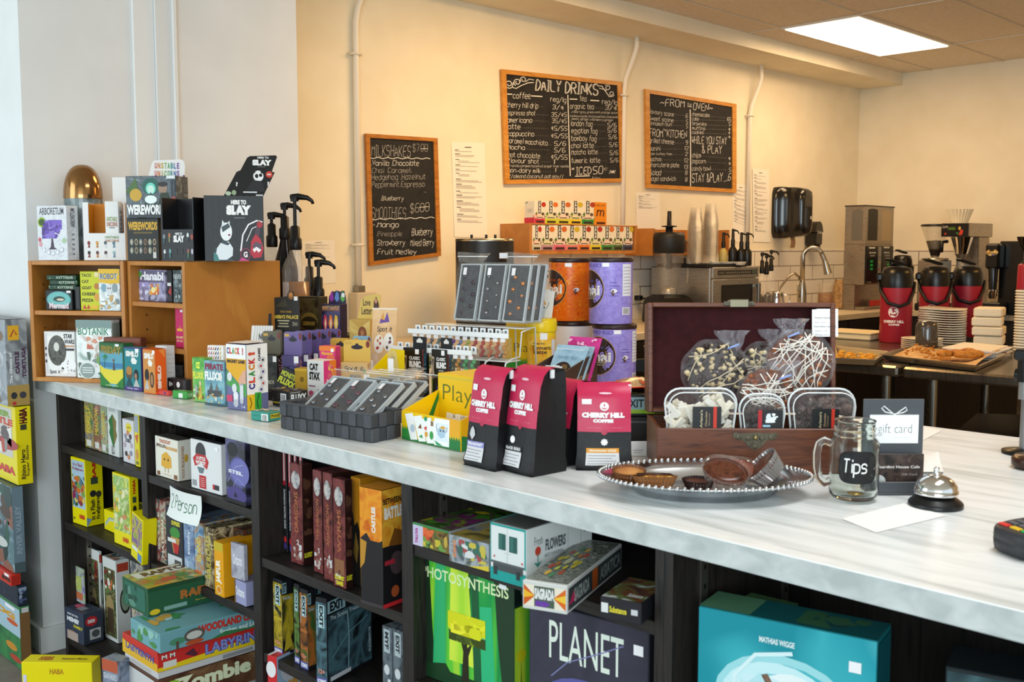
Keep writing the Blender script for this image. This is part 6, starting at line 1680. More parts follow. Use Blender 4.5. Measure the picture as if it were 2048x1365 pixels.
# black stand at the right edge and a brown lid
sq=atD(2046,2.05,CH)
st=empty('counter_stand','black jointed stand at the right end of the counter','stand',sq+V((0,0,.001)),0)
st_h=lambda y_:upto(sq,y_)
MB().lathe([(.04,0),(.04,.006),(.008,.01)],BLK,24,None,True).obj('foot',st)
MB().cyl((0,0,.008),(0,0,st_h(800)),.008,C('#8f9092',.3,.8)).obj('pole',st)
MB().cyl((0,0,st_h(800)),(0,0,st_h(765)),.014,C('#9a9b9d',.3,.6)).obj('collar',st)
MB().cyl((0,0,st_h(765)),(0,0,st_h(722)),.017,BLK).cyl((0,-.02,st_h(752)),(0,.02,st_h(752)),.012,BLK).obj('joint',st)
MB().box((-.02,-.10,st_h(722)),(.02,.02,st_h(700)),BLK,.004).obj('head',st)
dq=on(2064,938,CH)
dk=MB().lathe([(.03,0),(.036,.006),(.036,.018),(.03,.024),(0,.024)],A(['#2a1712','#3f2419'],20,3,.3),28).obj('round_tin')
tag(dk,'dark brown round tin at the right edge of the counter','tin')
dk.location=dq+V((0,0,.001))
# ================================================================ games on the open shelves under the counter
FX=UX+.012
def sh(px,z,xB,yt,X=FX,th=45.6,xC=None,d=.20,h=None,w_=None):
 return place((px,0),th,xB,yt,z,X=X,xC=xC,d=None if xC else d,h=h,w_=w_)
G1,G2,G3,G4,G5=('games on the shelves beside the wall','games on the shelves with the paper note','games on the shelves of maroon boxes','games on the shelves with the forest box','games on the shelves with the teal box')
Z1,Z2=.705,.458
BOT=.085
# -- bay 1 upper: upright game spines
sp=[(171,187,792,['#6a6f8a','#b9a24a','#4a7a5a'],'tall upright spine in violet green and gold, leftmost on the top shelf'),(188,202,796,['#5f8f6a','#8a5a4a','#c9a08a'],'tall upright spine in green and brown, second on the top shelf'),(203,215,799,['#7a5a4a','#9fb89a','#b06a4a'],'tall upright spine in rust and sage, third on the top shelf')]
for k,(a,b,yt,cols,lab)in enumerate(sp):
 gbox('game_box',lab,sh(a,Z1,b,yt,X=FX+.03,d=.20),A(cols,22,k+3,.25),{'F':[('r',.0,.9,1,1,cols[0]),('t',['WINGSPAN','WYRMSPAN','TOKAIDO'][k]if False else['FOREST','MEADOW','HARVEST'][k],.5,.55,.5,.5,'#d8c04a',90,.02),('r',.2,.04,.8,.16,'#d8d6d0')]},group=G1)
gbox('game_box','white upright box with a dark green leaf on the top shelf by the wall',sh(217,Z1,238,803,X=FX+.03,xC=246),'#d9dcda',{'F':[('r',.15,.82,.75,.97,'#b9bcba'),('p',[(.5,.78),(.85,.66),(.8,.5),(.9,.4),(.6,.2),(.5,.16),(.4,.24),(.15,.42),(.25,.52),(.12,.64)],'#1f6a2f'),('p',[(.5,.78),(.85,.66),(.8,.5),(.9,.4),(.6,.2)],'#7a6a2f'),('t','PETITE',.5,.11,.3,.16,'#3a3a3a',90,.02)]},group=G1)
gbox('game_box','grey speckled box behind the white circle box on the top shelf',sh(240,Z1,252,812,X=FX+.10,d=.12),A(['#3a3e42','#8a9094','#5a5e62'],60,2),{},group=G1)
gbox('game_box','white box with circles and a yellow badge on the top shelf by the wall',sh(247,Z1,269,838,X=FX+.018,d=.12),'#d8d6da',{'F':[('e',.58,.82,.26,.11,'#e6cf2a'),('t','JUNGLE',.58,.82,.3,.04,'#1a1a1a',0,.04),('t','DOBBLE',.5,.52,.5,.09,'#3a3a44',0,.04),*[('e',.5+.3*math.cos(k*.8),.42+.28*math.sin(k*.8),.12,.06,['#b8a0b0','#3a2a2a','#c9805a','#8a8a9a'][k%4])for k in range(8)]]},group=G1)
gbox('game_box','thin yellow upright box at the divider on the top shelf by the wall',sh(271,Z1,280,823,X=FX+.014,d=.12),'#e0cf16',{'F':[('r',.1,.62,.9,.92,'#9aa6b8'),('p',[(.1,.55),(.9,.6),(.6,.4)],'#c9583a'),('e',.5,.22,.3,.1,'#c98a3a'),('r',.2,.04,.8,.1,'#7a7a1a')]},group=G1)
# -- bay 1 middle: yellow boxes
YB_='#e8d800'
bright=[('t','HABA',.5,.87,.2,.5,'#c9301f',90,.06)]
gbox('game_box','bright yellow fire brigade box facing out on the middle shelf by the wall',sh(146,Z2,174,914,X=FX+.006,th=40,xC=209),YB_,{'F':[('r',.05,.25,.95,.96,'#a9c2d6'),('t','In a Flash',.5,.9,.66,.05,'#8a2f4a',0,.03),('t','Firefighters',.5,.83,.8,.05,'#8a2f4a',0,.03),('b',2,40,['#7a9a4a','#c9702f','#8a3a3a','#d8c46a','#5a7a8a','#3a5a3a'],.06,.26,.94,.74,.16),('p',[(.05,.25),(.3,.4),(.2,.6),(.05,.66)],'#8a2a5a'),('t','HABA',.7,.13,.4,.07,'#c9301f',0,.06),('r',.06,.06,.2,.1,'#8a8a1a')],'R':bright+[('r',.3,.62,.7,.72,'#3a4a3a'),('e',.4,.48,.18,.05,'#2a2a2a'),('e',.72,.46,.16,.05,'#3a3a2a'),('t','In a Flash',.36,.24,.26,.3,'#2a2a1a',90,.03),('t','Firefighters',.68,.25,.26,.32,'#2a2a1a',90,.03),('p',[(.0,.0),(.3,.1),(.0,.14)],'#7a9ac0')]},group=G1)
gbox('game_box','small flat yellow box with a blue arc on the middle shelf by the wall',sh(209,Z2,236,1019,X=FX+.045,d=.12),YB_,{'F':[('w',[(.1,.3),(.4,.66),(.9,.7)],.004,'#7fa8cc'),('w',[(.1,.2),(.4,.56),(.9,.6)],.004,'#b8d0e0')],'T':[('r',.1,.1,.9,.9,'#6a6a1a')]},group=G1)
gbox('game_box','yellow green picture box leaning right on the middle shelf by the wall',sh(229,Z2,263,945,X=FX+.004,th=44,xC=281),YB_,{'F':[('r',.04,.2,.96,.97,A(['#d8d86a','#7fae4a','#b9c88a','#e8e4b0'],30,7,.25)),('b',5,20,['#d8c22a','#8a9a4a','#c98a5a','#e6e0b0'],.06,.25,.94,.9,.16),('t','HABA',.7,.1,.36,.07,'#c9301f',0,.06)],'R':[('t','HABA',.5,.86,.3,.2,'#c9301f',90,.06),('e',.5,.55,.2,.05,'#2a2a1a'),('r',.3,.64,.7,.72,'#3a4a3a')]},group=G1)
gbox('game_box','yellow box with a blue picture tilted before its yellow neighbour',sh(262,Z2,284,1003,X=FX-.022,th=50,d=.04,h=.13),YB_,{'F':[('r',.05,.3,.95,.97,A(['#4a8a8a','#8a5a9a','#c9b84a','#6aa05a'],40,4,.25)),('r',.1,.2,.6,.28,'#dfe6e8'),('r',.6,.03,.95,.2,'#5a8ac9')]},group=G1,tilt=(0,math.radians(8)),lift=.004)
# -- bay 1 lower
gbox('game_box','clear wrapped lavender box at the wall on the lowest shelf',sh(133,.19,168,1108,X=FX+.02,th=44,xC=172,h=.115),A(['#8a86a8','#b9b6cc','#a9c47a','#8f8cb0'],25,6,.15),{'F':[('r',.05,.35,.9,.75,'#b9c46a'),('t','TINY',.45,.55,.5,.2,'#e9e6a0',0,.05),('r',.6,.1,.95,.3,'#c9704a')]},group=G1)
gbox('game_box','dark blue party box with white lettering under the lavender box',sh(132,BOT,168,0,X=FX-.02,th=40,xC=208,h=.100),'#3a4254',{'F':[('t','WHAT DO YOU',.42,.84,.6,.07,'#d8dce4',0,.04),('t','MEME?',.44,.68,.66,.15,'#e9ecf0',0,.06),('t','FAMILY',.72,.5,.5,.1,'#d8c63a',0,.05),('e',.4,.2,.28,.14,'#8a6a5a'),('r',.1,.02,.7,.3,'#b9a49a')],'R':[('e',.4,.72,.3,.16,'#c92a34'),('t','meme',.4,.72,.36,.12,'#f0e6e6',0,.05),('r',.3,.12,.85,.46,'#d0d2d6'),('e',.6,.3,.2,.12,'#5a5a60')],'T':[('e',.3,.5,.2,.2,'#c9506a'),('r',.4,.2,.7,.6,'#8a8e98')]},group=G1)
for k,(a,b,c,yt,lab)in enumerate(((168,203,209,1090,'white box with a brown stump scene, left of a pair on the lowest shelf'),(210,236,264,1113,'white box with orange lettering and a green scene, right of the pair on the lowest shelf'))):
 gbox('game_box',lab,sh(a,BOT,b,yt,X=FX+.07,th=43,xC=c),'#dfe0de',{'F':[('r',.1,.05,.95,.88,A(['#3a4a2f','#6a7a4a','#4a3a2a','#8a8a5a'],25,3+k,.25)),('b',k,10,['#c96a3a','#e6e0d0','#8a2f2f'],.15,.6,.9,.86,.13),('e',.5,.42,.3,.12,'#a08a5a'),('r',.3,.1,.75,.4,'#4a3a2a')],'R':[('r',.1,.86,.9,.96,'#b9442f'),('e',.62,.5,.38,.16,'#2a2622'),('e',.62,.5,.3,.125,'#8fa08a')],'T':[('b',8+k,12,['#7a8a6a','#c98a6a','#4a5a5a'],.1,.1,.9,.9,.2)]},group=G1)
gbox('game_box','grey wrapped box at the divider on the lowest shelf by the wall',sh(266,BOT,290,1117,X=FX+.06,d=.15),A(['#6a6a6e','#a8a8a8','#c9b89a','#4a4a52'],30,8,.15),{},group=G1)
# -- the big stack lying before and in the second bay
SG='flat games stacked at the foot of the shelves'
def lying(lab,Apx,th,xB,yt,z,xC,col,deco,h,dmax=.25):
 P,a_,w2,d2,h2=place((Apx,0),th,xB,0,z,D=None,X=STX,xC=xC,h=h)
 return gbox('game_box',lab,(P,a_,w2,min(d2,dmax),h2),col,deco,group=SG)
def stackbox(lab,xA,xB,z,h,col,deco,th=-14,d=.27,dD=0.0):
 """a box lying with its long side to the viewer, its left front corner nearest the aisle"""
 Pn=place((xA,0),th,xB,0,z,D=STD+dD,d=d,h=h)
 return gbox('game_box',lab,Pn,col,deco,group=SG),Pn
STD=2.60
zst=.004
hs_=[]
# front faces run right and back into the bay; left ends face the aisle
stk_=[('brown box with cream leaf lettering at the bottom of the flat stack',318,512,.075,'#5a3a2a',{'F':[('r',.0,.0,1,1,A(['#4a2f22','#6a4a34','#8a6a4a'],14,3,.3)),('t','Zombie',.42,.62,.62,.5,'#dfe6c0',0,.05),('e',.1,.66,.07,.2,'#8fc03a'),('e',.92,.8,.06,.14,'#7a4a2a')],'L':[('r',.1,.2,.9,.9,'#d0d0d0'),('r',.1,.05,.5,.2,'#c96a3a')],'T':[('b',4,14,['#8aa05a','#d8c48a','#4a2f22'],.05,.05,.95,.95,.3)]}),('white edged long box between the leaf box and the labyrinth box',316,511,.016,'#c9c8c8',{'F':[('r',.5,.2,.75,.8,'#8f8f92')],'L':[('r',.2,.2,.8,.8,'#b9b4b0')]}),('red and yellow labyrinth box in the flat stack',316,510,.048,'#c92f2a',{'F':[('p',[(0,0),(1,0),(1,.5),(0,.2)],'#e8c81f'),('r',0,.9,1,1,'#a8221f'),('t','LABYRINTH',.64,.46,.56,.56,'#4a5aa8',0,.07),('t','LABYRINTH',.64,.48,.55,.52,'#8f9ad0',0,.01),('p',[(.2,.55),(.27,.75),(.3,.4),(.33,.7),(.28,.3)],'#5a2a3a'),('r',.04,.12,.14,.45,'#d8d8d0'),('t','M M',.08,.7,.1,.22,'#f0eee8',0,.03)],'L':[('p',[(0,0),(1,0),(1,.4),(0,.7)],'#e0b02a'),('t','LABYRINTH',.5,.5,.8,.36,'#5a5a9a',0,.05)],'T':[('b',3,12,['#e0a02a','#d8582a'],.05,.05,.95,.95,.3)]}),('pale blue woodland box with red lettering in the flat stack',320,508,.048,'#6fa3ac',{'F':[('t','WOODLAND CREATURES',.62,.68,.66,.42,'#c9342a',0,.06),('t','Snakes and Ladders',.66,.24,.4,.28,'#dfeee6',0,.03),('e',.26,.5,.08,.34,'#5a5650'),('e',.26,.5,.06,.2,'#c9c8c0'),('e',.26,.14,.07,.12,'#b8502a'),('p',[(.38,0),(.5,.24),(.7,.08),(1,.5),(1,0)],'#3a7a4a'),('e',.13,.4,.06,.18,'#4a8a6a'),('r',.12,.0,.14,.4,'#5a4a3a')],'L':[('b',2,8,['#4a8a4a','#8fc0b8'],.05,.05,.95,.95,.2)],'T':[('b',6,16,['#3a8a4a','#c9a04a','#a8d0d0'],.05,.05,.95,.95,.3)]}),('green dinosaur box at the top of the flat stack',297,470,.072,'#27593c',{'F':[('r',0,.86,1,1,'#1f4a30'),('t','RAPTOR',.46,.52,.42,.32,'#b06a2f',0,.06),('t','bruno games',.5,.2,.26,.07,'#c9b03a',0,.02),('r',.12,.1,.3,.24,'#7fa8a0'),('e',.05,.14,.04,.1,'#d8c02a')],'L':[('r',.1,.1,.9,.9,'#2f6a58'),('b',3,8,['#5a8a7a','#1f4a3a'],.1,.1,.9,.9,.2)],'T':[('r',.0,.0,1,1,A(['#4a7a2f','#c9a83a','#7a9a4a','#b86a3a'],18,5,.25)),('r',.05,.62,.6,.95,'#e0e0d0'),('t','RAPTOR',.32,.78,.42,.24,'#6a4a2a',0,.07),('p',[(.5,.3),(.6,.6),(.75,.75),(.8,.5),(.7,.3)],'#a8642a'),('e',.62,.56,.06,.12,'#8a5a2a'),('b',7,16,['#d8b84a','#e6d8a0','#5a8a3a','#c9582a'],.1,.05,.95,.45,.3),('r',.05,.02,.2,.1,'#d8a02a')]}),]
STX=1.10
crn=atX(297,STX,.3)
zc=BOT+.001
gbox('game_box','pale grey plain carton under the flat stack',(V((STX+.02,crn.y-.0,zc)),0,.32,.27,.128),'#b9b8b6',{'L':[('r',.1,.2,.9,.8,'#cfcfcf'),('r',.05,.05,.5,.25,'#c96a3a')]},group=SG)
zc+=.131
for k,(lab,a,b,h,col,deco)in enumerate(stk_):
 Pn=atX(a,STX-(.03 if k<4 else 0),zc)
 xl=(246,248,246,252,246)[k]
 dY=min(.285,along(Pn,V((0,1,0)),(250,250,246,262,246)[k]))
 gbox('game_box',lab,(Pn,0,.34,dY,h),col,deco,group=SG)
 zc+=h+.0018
gbox('game_box','steel blue wrapped box leaning on the left end of the flat stack',place((212,0),30,243,0,.004,D=2.50,d=.04,h=.30),A(['#5a6478','#8a94a8','#3f4a60'],20,5,.2),{'F':[('r',0,.9,1,1,'#b8583a'),('t','SEAFARERS',.5,.86,.85,.05,'#c9ccd6',0,.03),('t','JOURNEY',.5,.74,.85,.05,'#c9a06a',0,.03),('b',4,16,['#7a6a5a','#a8a8b0','#4a4a5a'],.1,.1,.9,.65,.16)]},group=SG)
# -- bay 2 upper
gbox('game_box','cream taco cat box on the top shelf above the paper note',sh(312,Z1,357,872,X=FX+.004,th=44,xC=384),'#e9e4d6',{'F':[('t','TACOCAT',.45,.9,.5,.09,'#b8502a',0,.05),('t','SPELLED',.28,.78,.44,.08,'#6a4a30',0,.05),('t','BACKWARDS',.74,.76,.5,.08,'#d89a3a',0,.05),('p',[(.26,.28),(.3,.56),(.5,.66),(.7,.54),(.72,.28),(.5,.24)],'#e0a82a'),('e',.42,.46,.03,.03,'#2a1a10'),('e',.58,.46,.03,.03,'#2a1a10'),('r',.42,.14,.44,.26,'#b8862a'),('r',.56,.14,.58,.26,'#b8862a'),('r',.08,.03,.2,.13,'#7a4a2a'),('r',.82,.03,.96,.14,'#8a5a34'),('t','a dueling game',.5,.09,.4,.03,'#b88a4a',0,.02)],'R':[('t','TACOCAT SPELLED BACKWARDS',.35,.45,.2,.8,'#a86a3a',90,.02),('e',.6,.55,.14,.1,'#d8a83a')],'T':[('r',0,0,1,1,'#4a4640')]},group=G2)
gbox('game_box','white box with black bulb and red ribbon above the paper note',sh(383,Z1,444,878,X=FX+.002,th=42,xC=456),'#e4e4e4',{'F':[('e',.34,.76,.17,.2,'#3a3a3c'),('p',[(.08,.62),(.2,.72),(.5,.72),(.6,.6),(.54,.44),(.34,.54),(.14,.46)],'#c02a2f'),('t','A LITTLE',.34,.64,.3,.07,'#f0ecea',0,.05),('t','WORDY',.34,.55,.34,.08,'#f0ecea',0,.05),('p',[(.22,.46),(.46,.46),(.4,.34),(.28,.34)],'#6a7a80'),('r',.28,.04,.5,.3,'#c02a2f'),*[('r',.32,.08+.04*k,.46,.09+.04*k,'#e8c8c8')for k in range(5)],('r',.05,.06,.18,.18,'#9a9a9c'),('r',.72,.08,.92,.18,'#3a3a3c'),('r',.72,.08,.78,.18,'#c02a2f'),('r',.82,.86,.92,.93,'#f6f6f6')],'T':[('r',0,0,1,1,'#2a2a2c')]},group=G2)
gbox('game_box','dark violet star box at the divider on the top shelf above the paper note',sh(453,Z1,492,873,X=FX-.004,th=45.6,d=.15),A(['#23222c','#34324a','#5a5a8a','#2a2834'],14,6,.25),{'F':[('e',.7,.5,.5,.22,'#5a5a9a'),('e',.74,.5,.46,.2,'#6f6fb0'),('e',.36,.82,.26,.11,'#1d1c22'),('t','STEL',.52,.48,.74,.055,'#e6e6f0',0,.05),('w',[(.1,.3),(.5,.56),(.9,.62)],.0012,'#b8b8e0'),('w',[(.3,.2),(.6,.4),(1,.3)],.0016,'#a8a8dc'),('e',.55,.14,.5,.12,'#4a4080'),('p',[(.4,.1),(.5,.18),(.6,.1)],'#0e0d12'),('r',0,0,1,.06,'#16151a')]},group=G2)
gbox('game_box','black flat box tops stacked behind the cream taco box',sh(368,Z1,430,0,X=FX+.17,d=.12,h=.150),'#18181a',{},group=G2)
# paper note hanging on the shelf edge
nA,nB=atX(343,UX-.003,.70),atX(406,UX-.003,.70)
nm_=MB()
hN=.075
nm_.grid(lambda u,v:((nA.x-.004-.03*(v-.35)**2*(1 if v>.35 else.3)-.018*math.sin(u*math.pi)*.6),nA.y+(nB.y-nA.y)*u,.702-hN*v+.0),14,8,C('#e6ebe8',.7))
vs,fs=hand2d('2 Person',.45,5,.3)
x1=max(p[0]for p in vs)
nm_.add([((nA.x-.0046-.03*(vv-.35)**2*(1 if vv>.35 else.3)-.018*math.sin(uu*math.pi)*.6),nA.y+(nB.y-nA.y)*uu,.702-hN*vv)for uu,vv in((.1+.8*p[0]/x1,.82-(p[1]+2)*.075)for p in vs)],fs,C('#2f6a48',.7))
nt_=nm_.obj('paper_note')
tag(nt_,'curled white paper note with green handwriting hanging from the shelf edge','paper note')
# -- bay 2 middle
gbox('game_box','red and teal upright box at the left of the shelf under the paper note',sh(314,Z2,333,998,X=FX+.012,d=.2),A(['#3a5a5a','#8a3a34','#b8b0a0','#4a6a5a'],26,3,.2),{'F':[('t','BATTLE',.3,.5,.2,.6,'#c9c4b8',90,.03),('t','MATERIALS',.7,.45,.24,.7,'#d8d4c8',90,.03)]},group=G2)
gbox('game_box','dark navy patchwork box with a green quilt badge under the paper note',sh(334,Z2,367,1013,X=FX-.002,th=43,d=.2),'#2a2c34',{'F':[('t','PATCHWORK',.6,.88,.7,.08,'#e0e0dc',0,.05),('t','EXPRESS',.62,.77,.5,.07,'#d8d03a',0,.05),('e',.56,.62,.3,.09,'#3f8a3a'),('p',[(.3,.55),(.85,.55),(.7,.3),(.45,.3)],'#b88a4a'),('p',[(.4,.48),(.8,.44),(.72,.3),(.5,.3)],'#b82a2a'),('r',.12,.46,.6,.52,'#dcdcd8'),('r',.1,.02,.95,.26,'#cfd2d2'),('r',.5,.05,.9,.2,'#4a4a4a')]},group=G2)
gbox('game_box','icy blue aquatic spine under the paper note',sh(368,Z2,389,1035,X=FX+.006,d=.2),A(['#5a6f96','#8fa6c4','#aebcd2'],24,5,.15),{'F':[('t','Aquatica',.55,.6,.36,.42,'#e0e8f2',-90,.02),('r',.1,.1,.6,.16,'#c94a9a')]},group=G2)
gbox('game_box','blue and tan upright spine under the paper note',sh(391,Z2,408,1043,X=FX+.004,d=.2),A(['#5a7ea0','#9abcd0','#b8844a','#7fa0b8'],24,9,.2),{'F':[('t','ISLAND',.5,.55,.5,.4,'#d8c05a',90,.04),('r',.1,.06,.8,.2,'#c9703a')]},group=G2)
gbox('game_box','brown wrapped spine under the paper note',sh(410,Z2,428,1053,X=FX+.002,d=.2),A(['#4a3a2c','#8a7a5a','#c9b890','#3a2c20'],30,4,.2),{'F':[('t','RAILROAD',.5,.5,.5,.7,'#c9b84a',90,.02)]},group=G2)
gbox('game_box','bright amber narrow spine standing under the paper note',sh(430,Z2,448,1083,X=FX-.012,d=.1),'#e8a00e',{'F':[('r',0,.84,1,1,'#c9b02a'),('t','JAIPUR',.5,.46,.62,.44,'#fbf2dc',90,.07),('e',.5,.12,.3,.08,'#f2d8a0'),('e',.5,.12,.22,.06,'#d8862a')]},group=G2)
gbox('game_box','dark picture box lying behind the amber spine',sh(431,Z2,488,1041,X=FX+.06,d=.15),A(['#2a211c','#5a4634','#3a2e26','#7a3a2a'],22,6,.25),{'F':[('t','HEIST',.66,.8,.3,.12,'#8a3a2a',0,.04)]},group=G2)
gbox('game_box','grey violet wrapped box at the divider under the paper note',sh(464,Z2,490,1094,X=FX-.008,th=40,xC=498,h=.088),A(['#8f8c9c','#b6b4c0','#a3a0ae'],18,5,.2),{'F':[('t','Onitama',.5,.55,.7,.3,'#e6e6ee',0,.02)]},group=G2,lift=.060)
gbox('game_box','lavender small box under the grey violet wrapped box',sh(470,Z2,492,0,X=FX-.006,d=.1,h=.058),'#9a9ac0',{'F':[('t','Onitama',.5,.55,.8,.4,'#eeeef4',0,.02),('r',0,0,.1,1,'#7a5a3a')]},group=G2)
# -- bay 3
Z3,Z4=.60,.37
for k in range(5):
 gbox('game_book','thin black book with a red band on its spine, %s of five from the left'%['first','second','third','fourth','fifth'][k],sh(557+11*k,Z3,564+11*k,0,X=FX+.05+.002*(k%2),d=.2,h=.262),'#17161a',{'F':[('r',.1,.62,.9,1,'#a81f2c'),('r',.3,.66,.7,.95,'#d8c8c8'),('t','DUNGEON MASTERS GUIDE',.5,.4,.5,.36,'#d8d8dc',-90,.02),('e',.5,.12,.36,.03,'#c92a34'),('e',.5,.06,.36,.03,'#4a3a8a')]},cat='book',group='black and red books on the shelf')
MAR=A(['#4a1f20','#6a3030','#7f3f3c','#3a1819'],22,4,.22)
for k,(a,b,c,yt,lab)in enumerate(((582,607,627,926,'maroon box with a silver beast spine, leftmost of the maroon row'),(628,646,0,940,'narrow maroon box, second of the maroon row'),(647,668,0,945,'maroon box, third of the maroon row'),(654,688,706,957,'maroon box with a yellow maker mark, rightmost and foremost of the maroon row'))):
 pl=sh(a,Z3,b,yt,X=FX+(.02,.018,.03,-.015)[k],th=43,xC=c if c else None,d=.2)if c else sh(a,Z3,b,yt,X=FX+(.02,.018,.03,-.015)[k],th=45,d=.2)
 if k==3:
  pl=sh(668,Z3,b+4,yt,X=FX-.006,th=43,xC=c)
 if k==2:
  pl=sh(648,Z3,667,yt,X=FX+.004,th=44,d=.19)
 P,a_,w2,d2,h2=pl
 gbox('game_box',lab,(P,a_,w2,min(d2,.2),h2),MAR,{'F':[('e',.5,.84,.34,.09,A(['#8a8a8e','#c9c4c0','#5a4a4a'],60,3,.2)),('t',['DRAGONS','THE DRAGON','ANACHRONY','WYRMS'][k],.5,.52,.3,.4,'#a8623a',90,.02),('t',str((2,5,4,6)[k]),.6,.22,.2,.05,'#d8cfcf',0,.02),('b',k,8,['#b8a8a0','#8a5a50','#c9c9c9'],.1,.03,.9,.2,.09)]+([('r',.1,.12,.9,.26,'#8a5a3a'),('t','SLUGFEST',.5,.09,.8,.04,'#d8cf2a',0,.05),('t','GAMES',.5,.04,.6,.04,'#d8cf2a',0,.05)]if k==3 else[]),'R':[('r',0,0,1,1,'#2a1512'),('t','SLUGFEST',.5,.1,.8,.05,'#d8cf2a',0,.05),('b',5,9,['#5a3a2a','#3a2018'],.1,.3,.9,.95,.2)]},group=G3)
gbox('game_box','orange and black tower box with a torn skyline, behind its twin',sh(704,Z3,722,955,X=FX+.03,th=44,d=.2),'#c9851a',{'F':[('p',[(0,0),(1,0),(1,.5),(.7,.6),(.4,.55),(.2,.68),(0,.62)],'#1f1b1a'),('p',[(.2,.3),(.5,.5),(.8,.36),(.6,.2)],'#8a6a2a')],'T':[('r',0,0,1,1,'#d8951f')]},group=G3)
gbox('game_box','large orange topped black box with white lettering at the divider',sh(722,Z3,766,975,X=FX-.03,th=38,xC=806),'#1c1a1c',{'F':[('r',0,.56,1,1,A(['#d8701a','#e89a2a','#c9601a'],18,2,.25)),('p',[(0,.56),(.3,.62),(.6,.52),(1,.58),(1,.5),(0,.5)],'#1c1a1c'),('p',[(0,.56),(0,.3),(.2,.36),(.3,.54)],'#b8842a'),('t','CASTLES',.62,.74,.18,.22,'#e8e4dc',90,.05),('r',.0,.0,1,.03,'#3a3436')],'R':[('r',0,.52,1,1,A(['#d8841f','#eab03a','#c9701a'],24,7,.25)),('t','BETWEEN',.5,.90,.9,.05,'#2a1a14',0,.04),('t','BATTLE',.55,.8,.9,.1,'#f2eee6',0,.06),('p',[(.3,.52),(.6,.66),(1,.62),(1,.5)],'#7a4a1a'),('e',.7,.36,.34,.1,'#4a3a3e'),('r',.1,.36,.6,.4,'#a82a3a'),('e',.6,.12,.2,.05,'#a8502a'),('r',0,.0,1,.035,'#c92a2f')],'T':[('r',0,0,1,1,'#d88f22')]},group=G3)
EX='#17181c'
for k,(a,b,c,yt,cl,lab)in enumerate(((517,540,548,1150,['#17181c','#6a5a2a','#2a2a20'],'escape box with a glowing horizon, leftmost on the lower maroon bay shelf'),(549,566,588,1157,['#17181c','#b8a02a','#3a3a1a'],'escape box with golden streaks on its side, second on the lower shelf'),(590,600,0,1168,['#1c2418','#5a7a3a','#2a2a1a'],'slim green escape box spine, third on the lower shelf'),(602,617,634,1178,['#17201a','#a8622a','#3a5a2a'],'escape box with an orange fern side, fourth on the lower shelf'),(634,655,745,1196,['#1a2024','#4a6a74','#2a3a42'],'large steel blue escape box with a wide underwater side'))):
 if c:
  P,a_,w2,d2,h2=sh(a,Z4,b,yt,X=FX+(.014,.01,.012,.006,-.02)[k],th=(44,43,45,43,30)[k],xC=c)
 else:
  P,a_,w2,d2,h2=sh(a,Z4,b,yt,X=FX+.012,th=45,d=.15)
 gbox('game_box',lab,(P,a_,w2,min(d2,.16),h2),EX,{'F':[('r',.0,.08,1,.95,A(cl,24,k+2,.25)),('r',.25,.66,.8,.92,'#a9c6cc'),('t','EXIT',.52,.79,.36,.24,'#16181c',-90,.05),('t','THE GAME',.12,.72,.08,.3,'#a9c6cc',-90,.02),('r',.05,.46,.95,.5,'#e6c05a' if k==0 else cl[1]),('t','KOSMOS',.5,.05,.8,.04,'#c9c9d8',0,.05),('r',0,.0,1,.09,'#5a5a9a'),('t','KOSMOS',.5,.045,.8,.05,'#e6e6f0',0,.05),('t','12+',.5,.16,.6,.05,'#d88a7a',0,.04)],'R':[('r',.02,.05,.98,.8,A(cl,14,k+7,.25)),('r',.02,.82,.4,.96,'#8fb0b8'),('t','EXIT',.22,.89,.3,.11,'#16181c',0,.05),('t','The Sunken Treasure',.42,.76,.7,.05,'#a9b8bc',0,.02)]+([('w',[(.45,.1),(.47,.45),(.44,.75)],.003,'#8fb8c0'),('w',[(.1,.3),(.45,.5),(.9,.6)],.002,'#6a98a4'),('r',.06,.04,.5,.09,'#c9ccd0'),('t','KOSMOS',.93,.3,.05,.3,'#a9b8bc',90,.04)]if k==4 else[('p',[(.1,.05),(.5,.4),(.9,.1)],cl[1])])},group=G3)
for k,(a,b)in enumerate(((766,784),(787,806))):
 gbox('game_box',['grey escape box spine beside the divider, left of two','grey escape box spine beside the divider, right of two'][k],sh(a,Z4,b,1252+7*k,X=FX+.005,d=.14),A(['#3a4248','#6a747c','#4a5258'],24,k+4,.2),{'F':[('r',.2,.7,.85,.97,'#a9b6ba'),('t',['MYF','EXIT'][k],.52,.84,.4,.2,'#20262a',-90,.05),('e',.5,.5,.3,.06,'#c9ced2'),('b',k,6,['#c9a05a','#8a98a0','#d8dde0'],.1,.1,.9,.4,.08)]},group=G3)
gbox('game_box','red sided box with a pale blue front on the lowest maroon bay shelf',sh(537,.215,556,1312,X=FX-.02,th=30,xC=630),'#c9272c',{'F':[('e',.4,.8,.5,.12,'#e6e2e4')],'R':[('r',0,0,1,1,'#9ab4cc'),('e',.4,.75,.3,.2,'#c9c9d0'),('t','MICKY',.6,.5,.6,.16,'#d89a2a',0,.06),('p',[(.1,.1),(.3,.4),(.6,.2)],'#5a7a9a')],'T':[('e',.5,.5,.3,.2,'#d8a0a8'),('r',.0,.0,.3,1,'#e6e0e0')]},group=G3)
gbox('game_box','plain dark box carrying the red sided box on the lowest maroon bay shelf',sh(540,BOT,570,0,X=FX+.0,th=44,d=.2,h=.126,w_=.2),'#22242a',{'F':[('b',4,10,['#4a4a5a','#7a3a3a'],.1,.1,.9,.9,.2)]},group=G3)
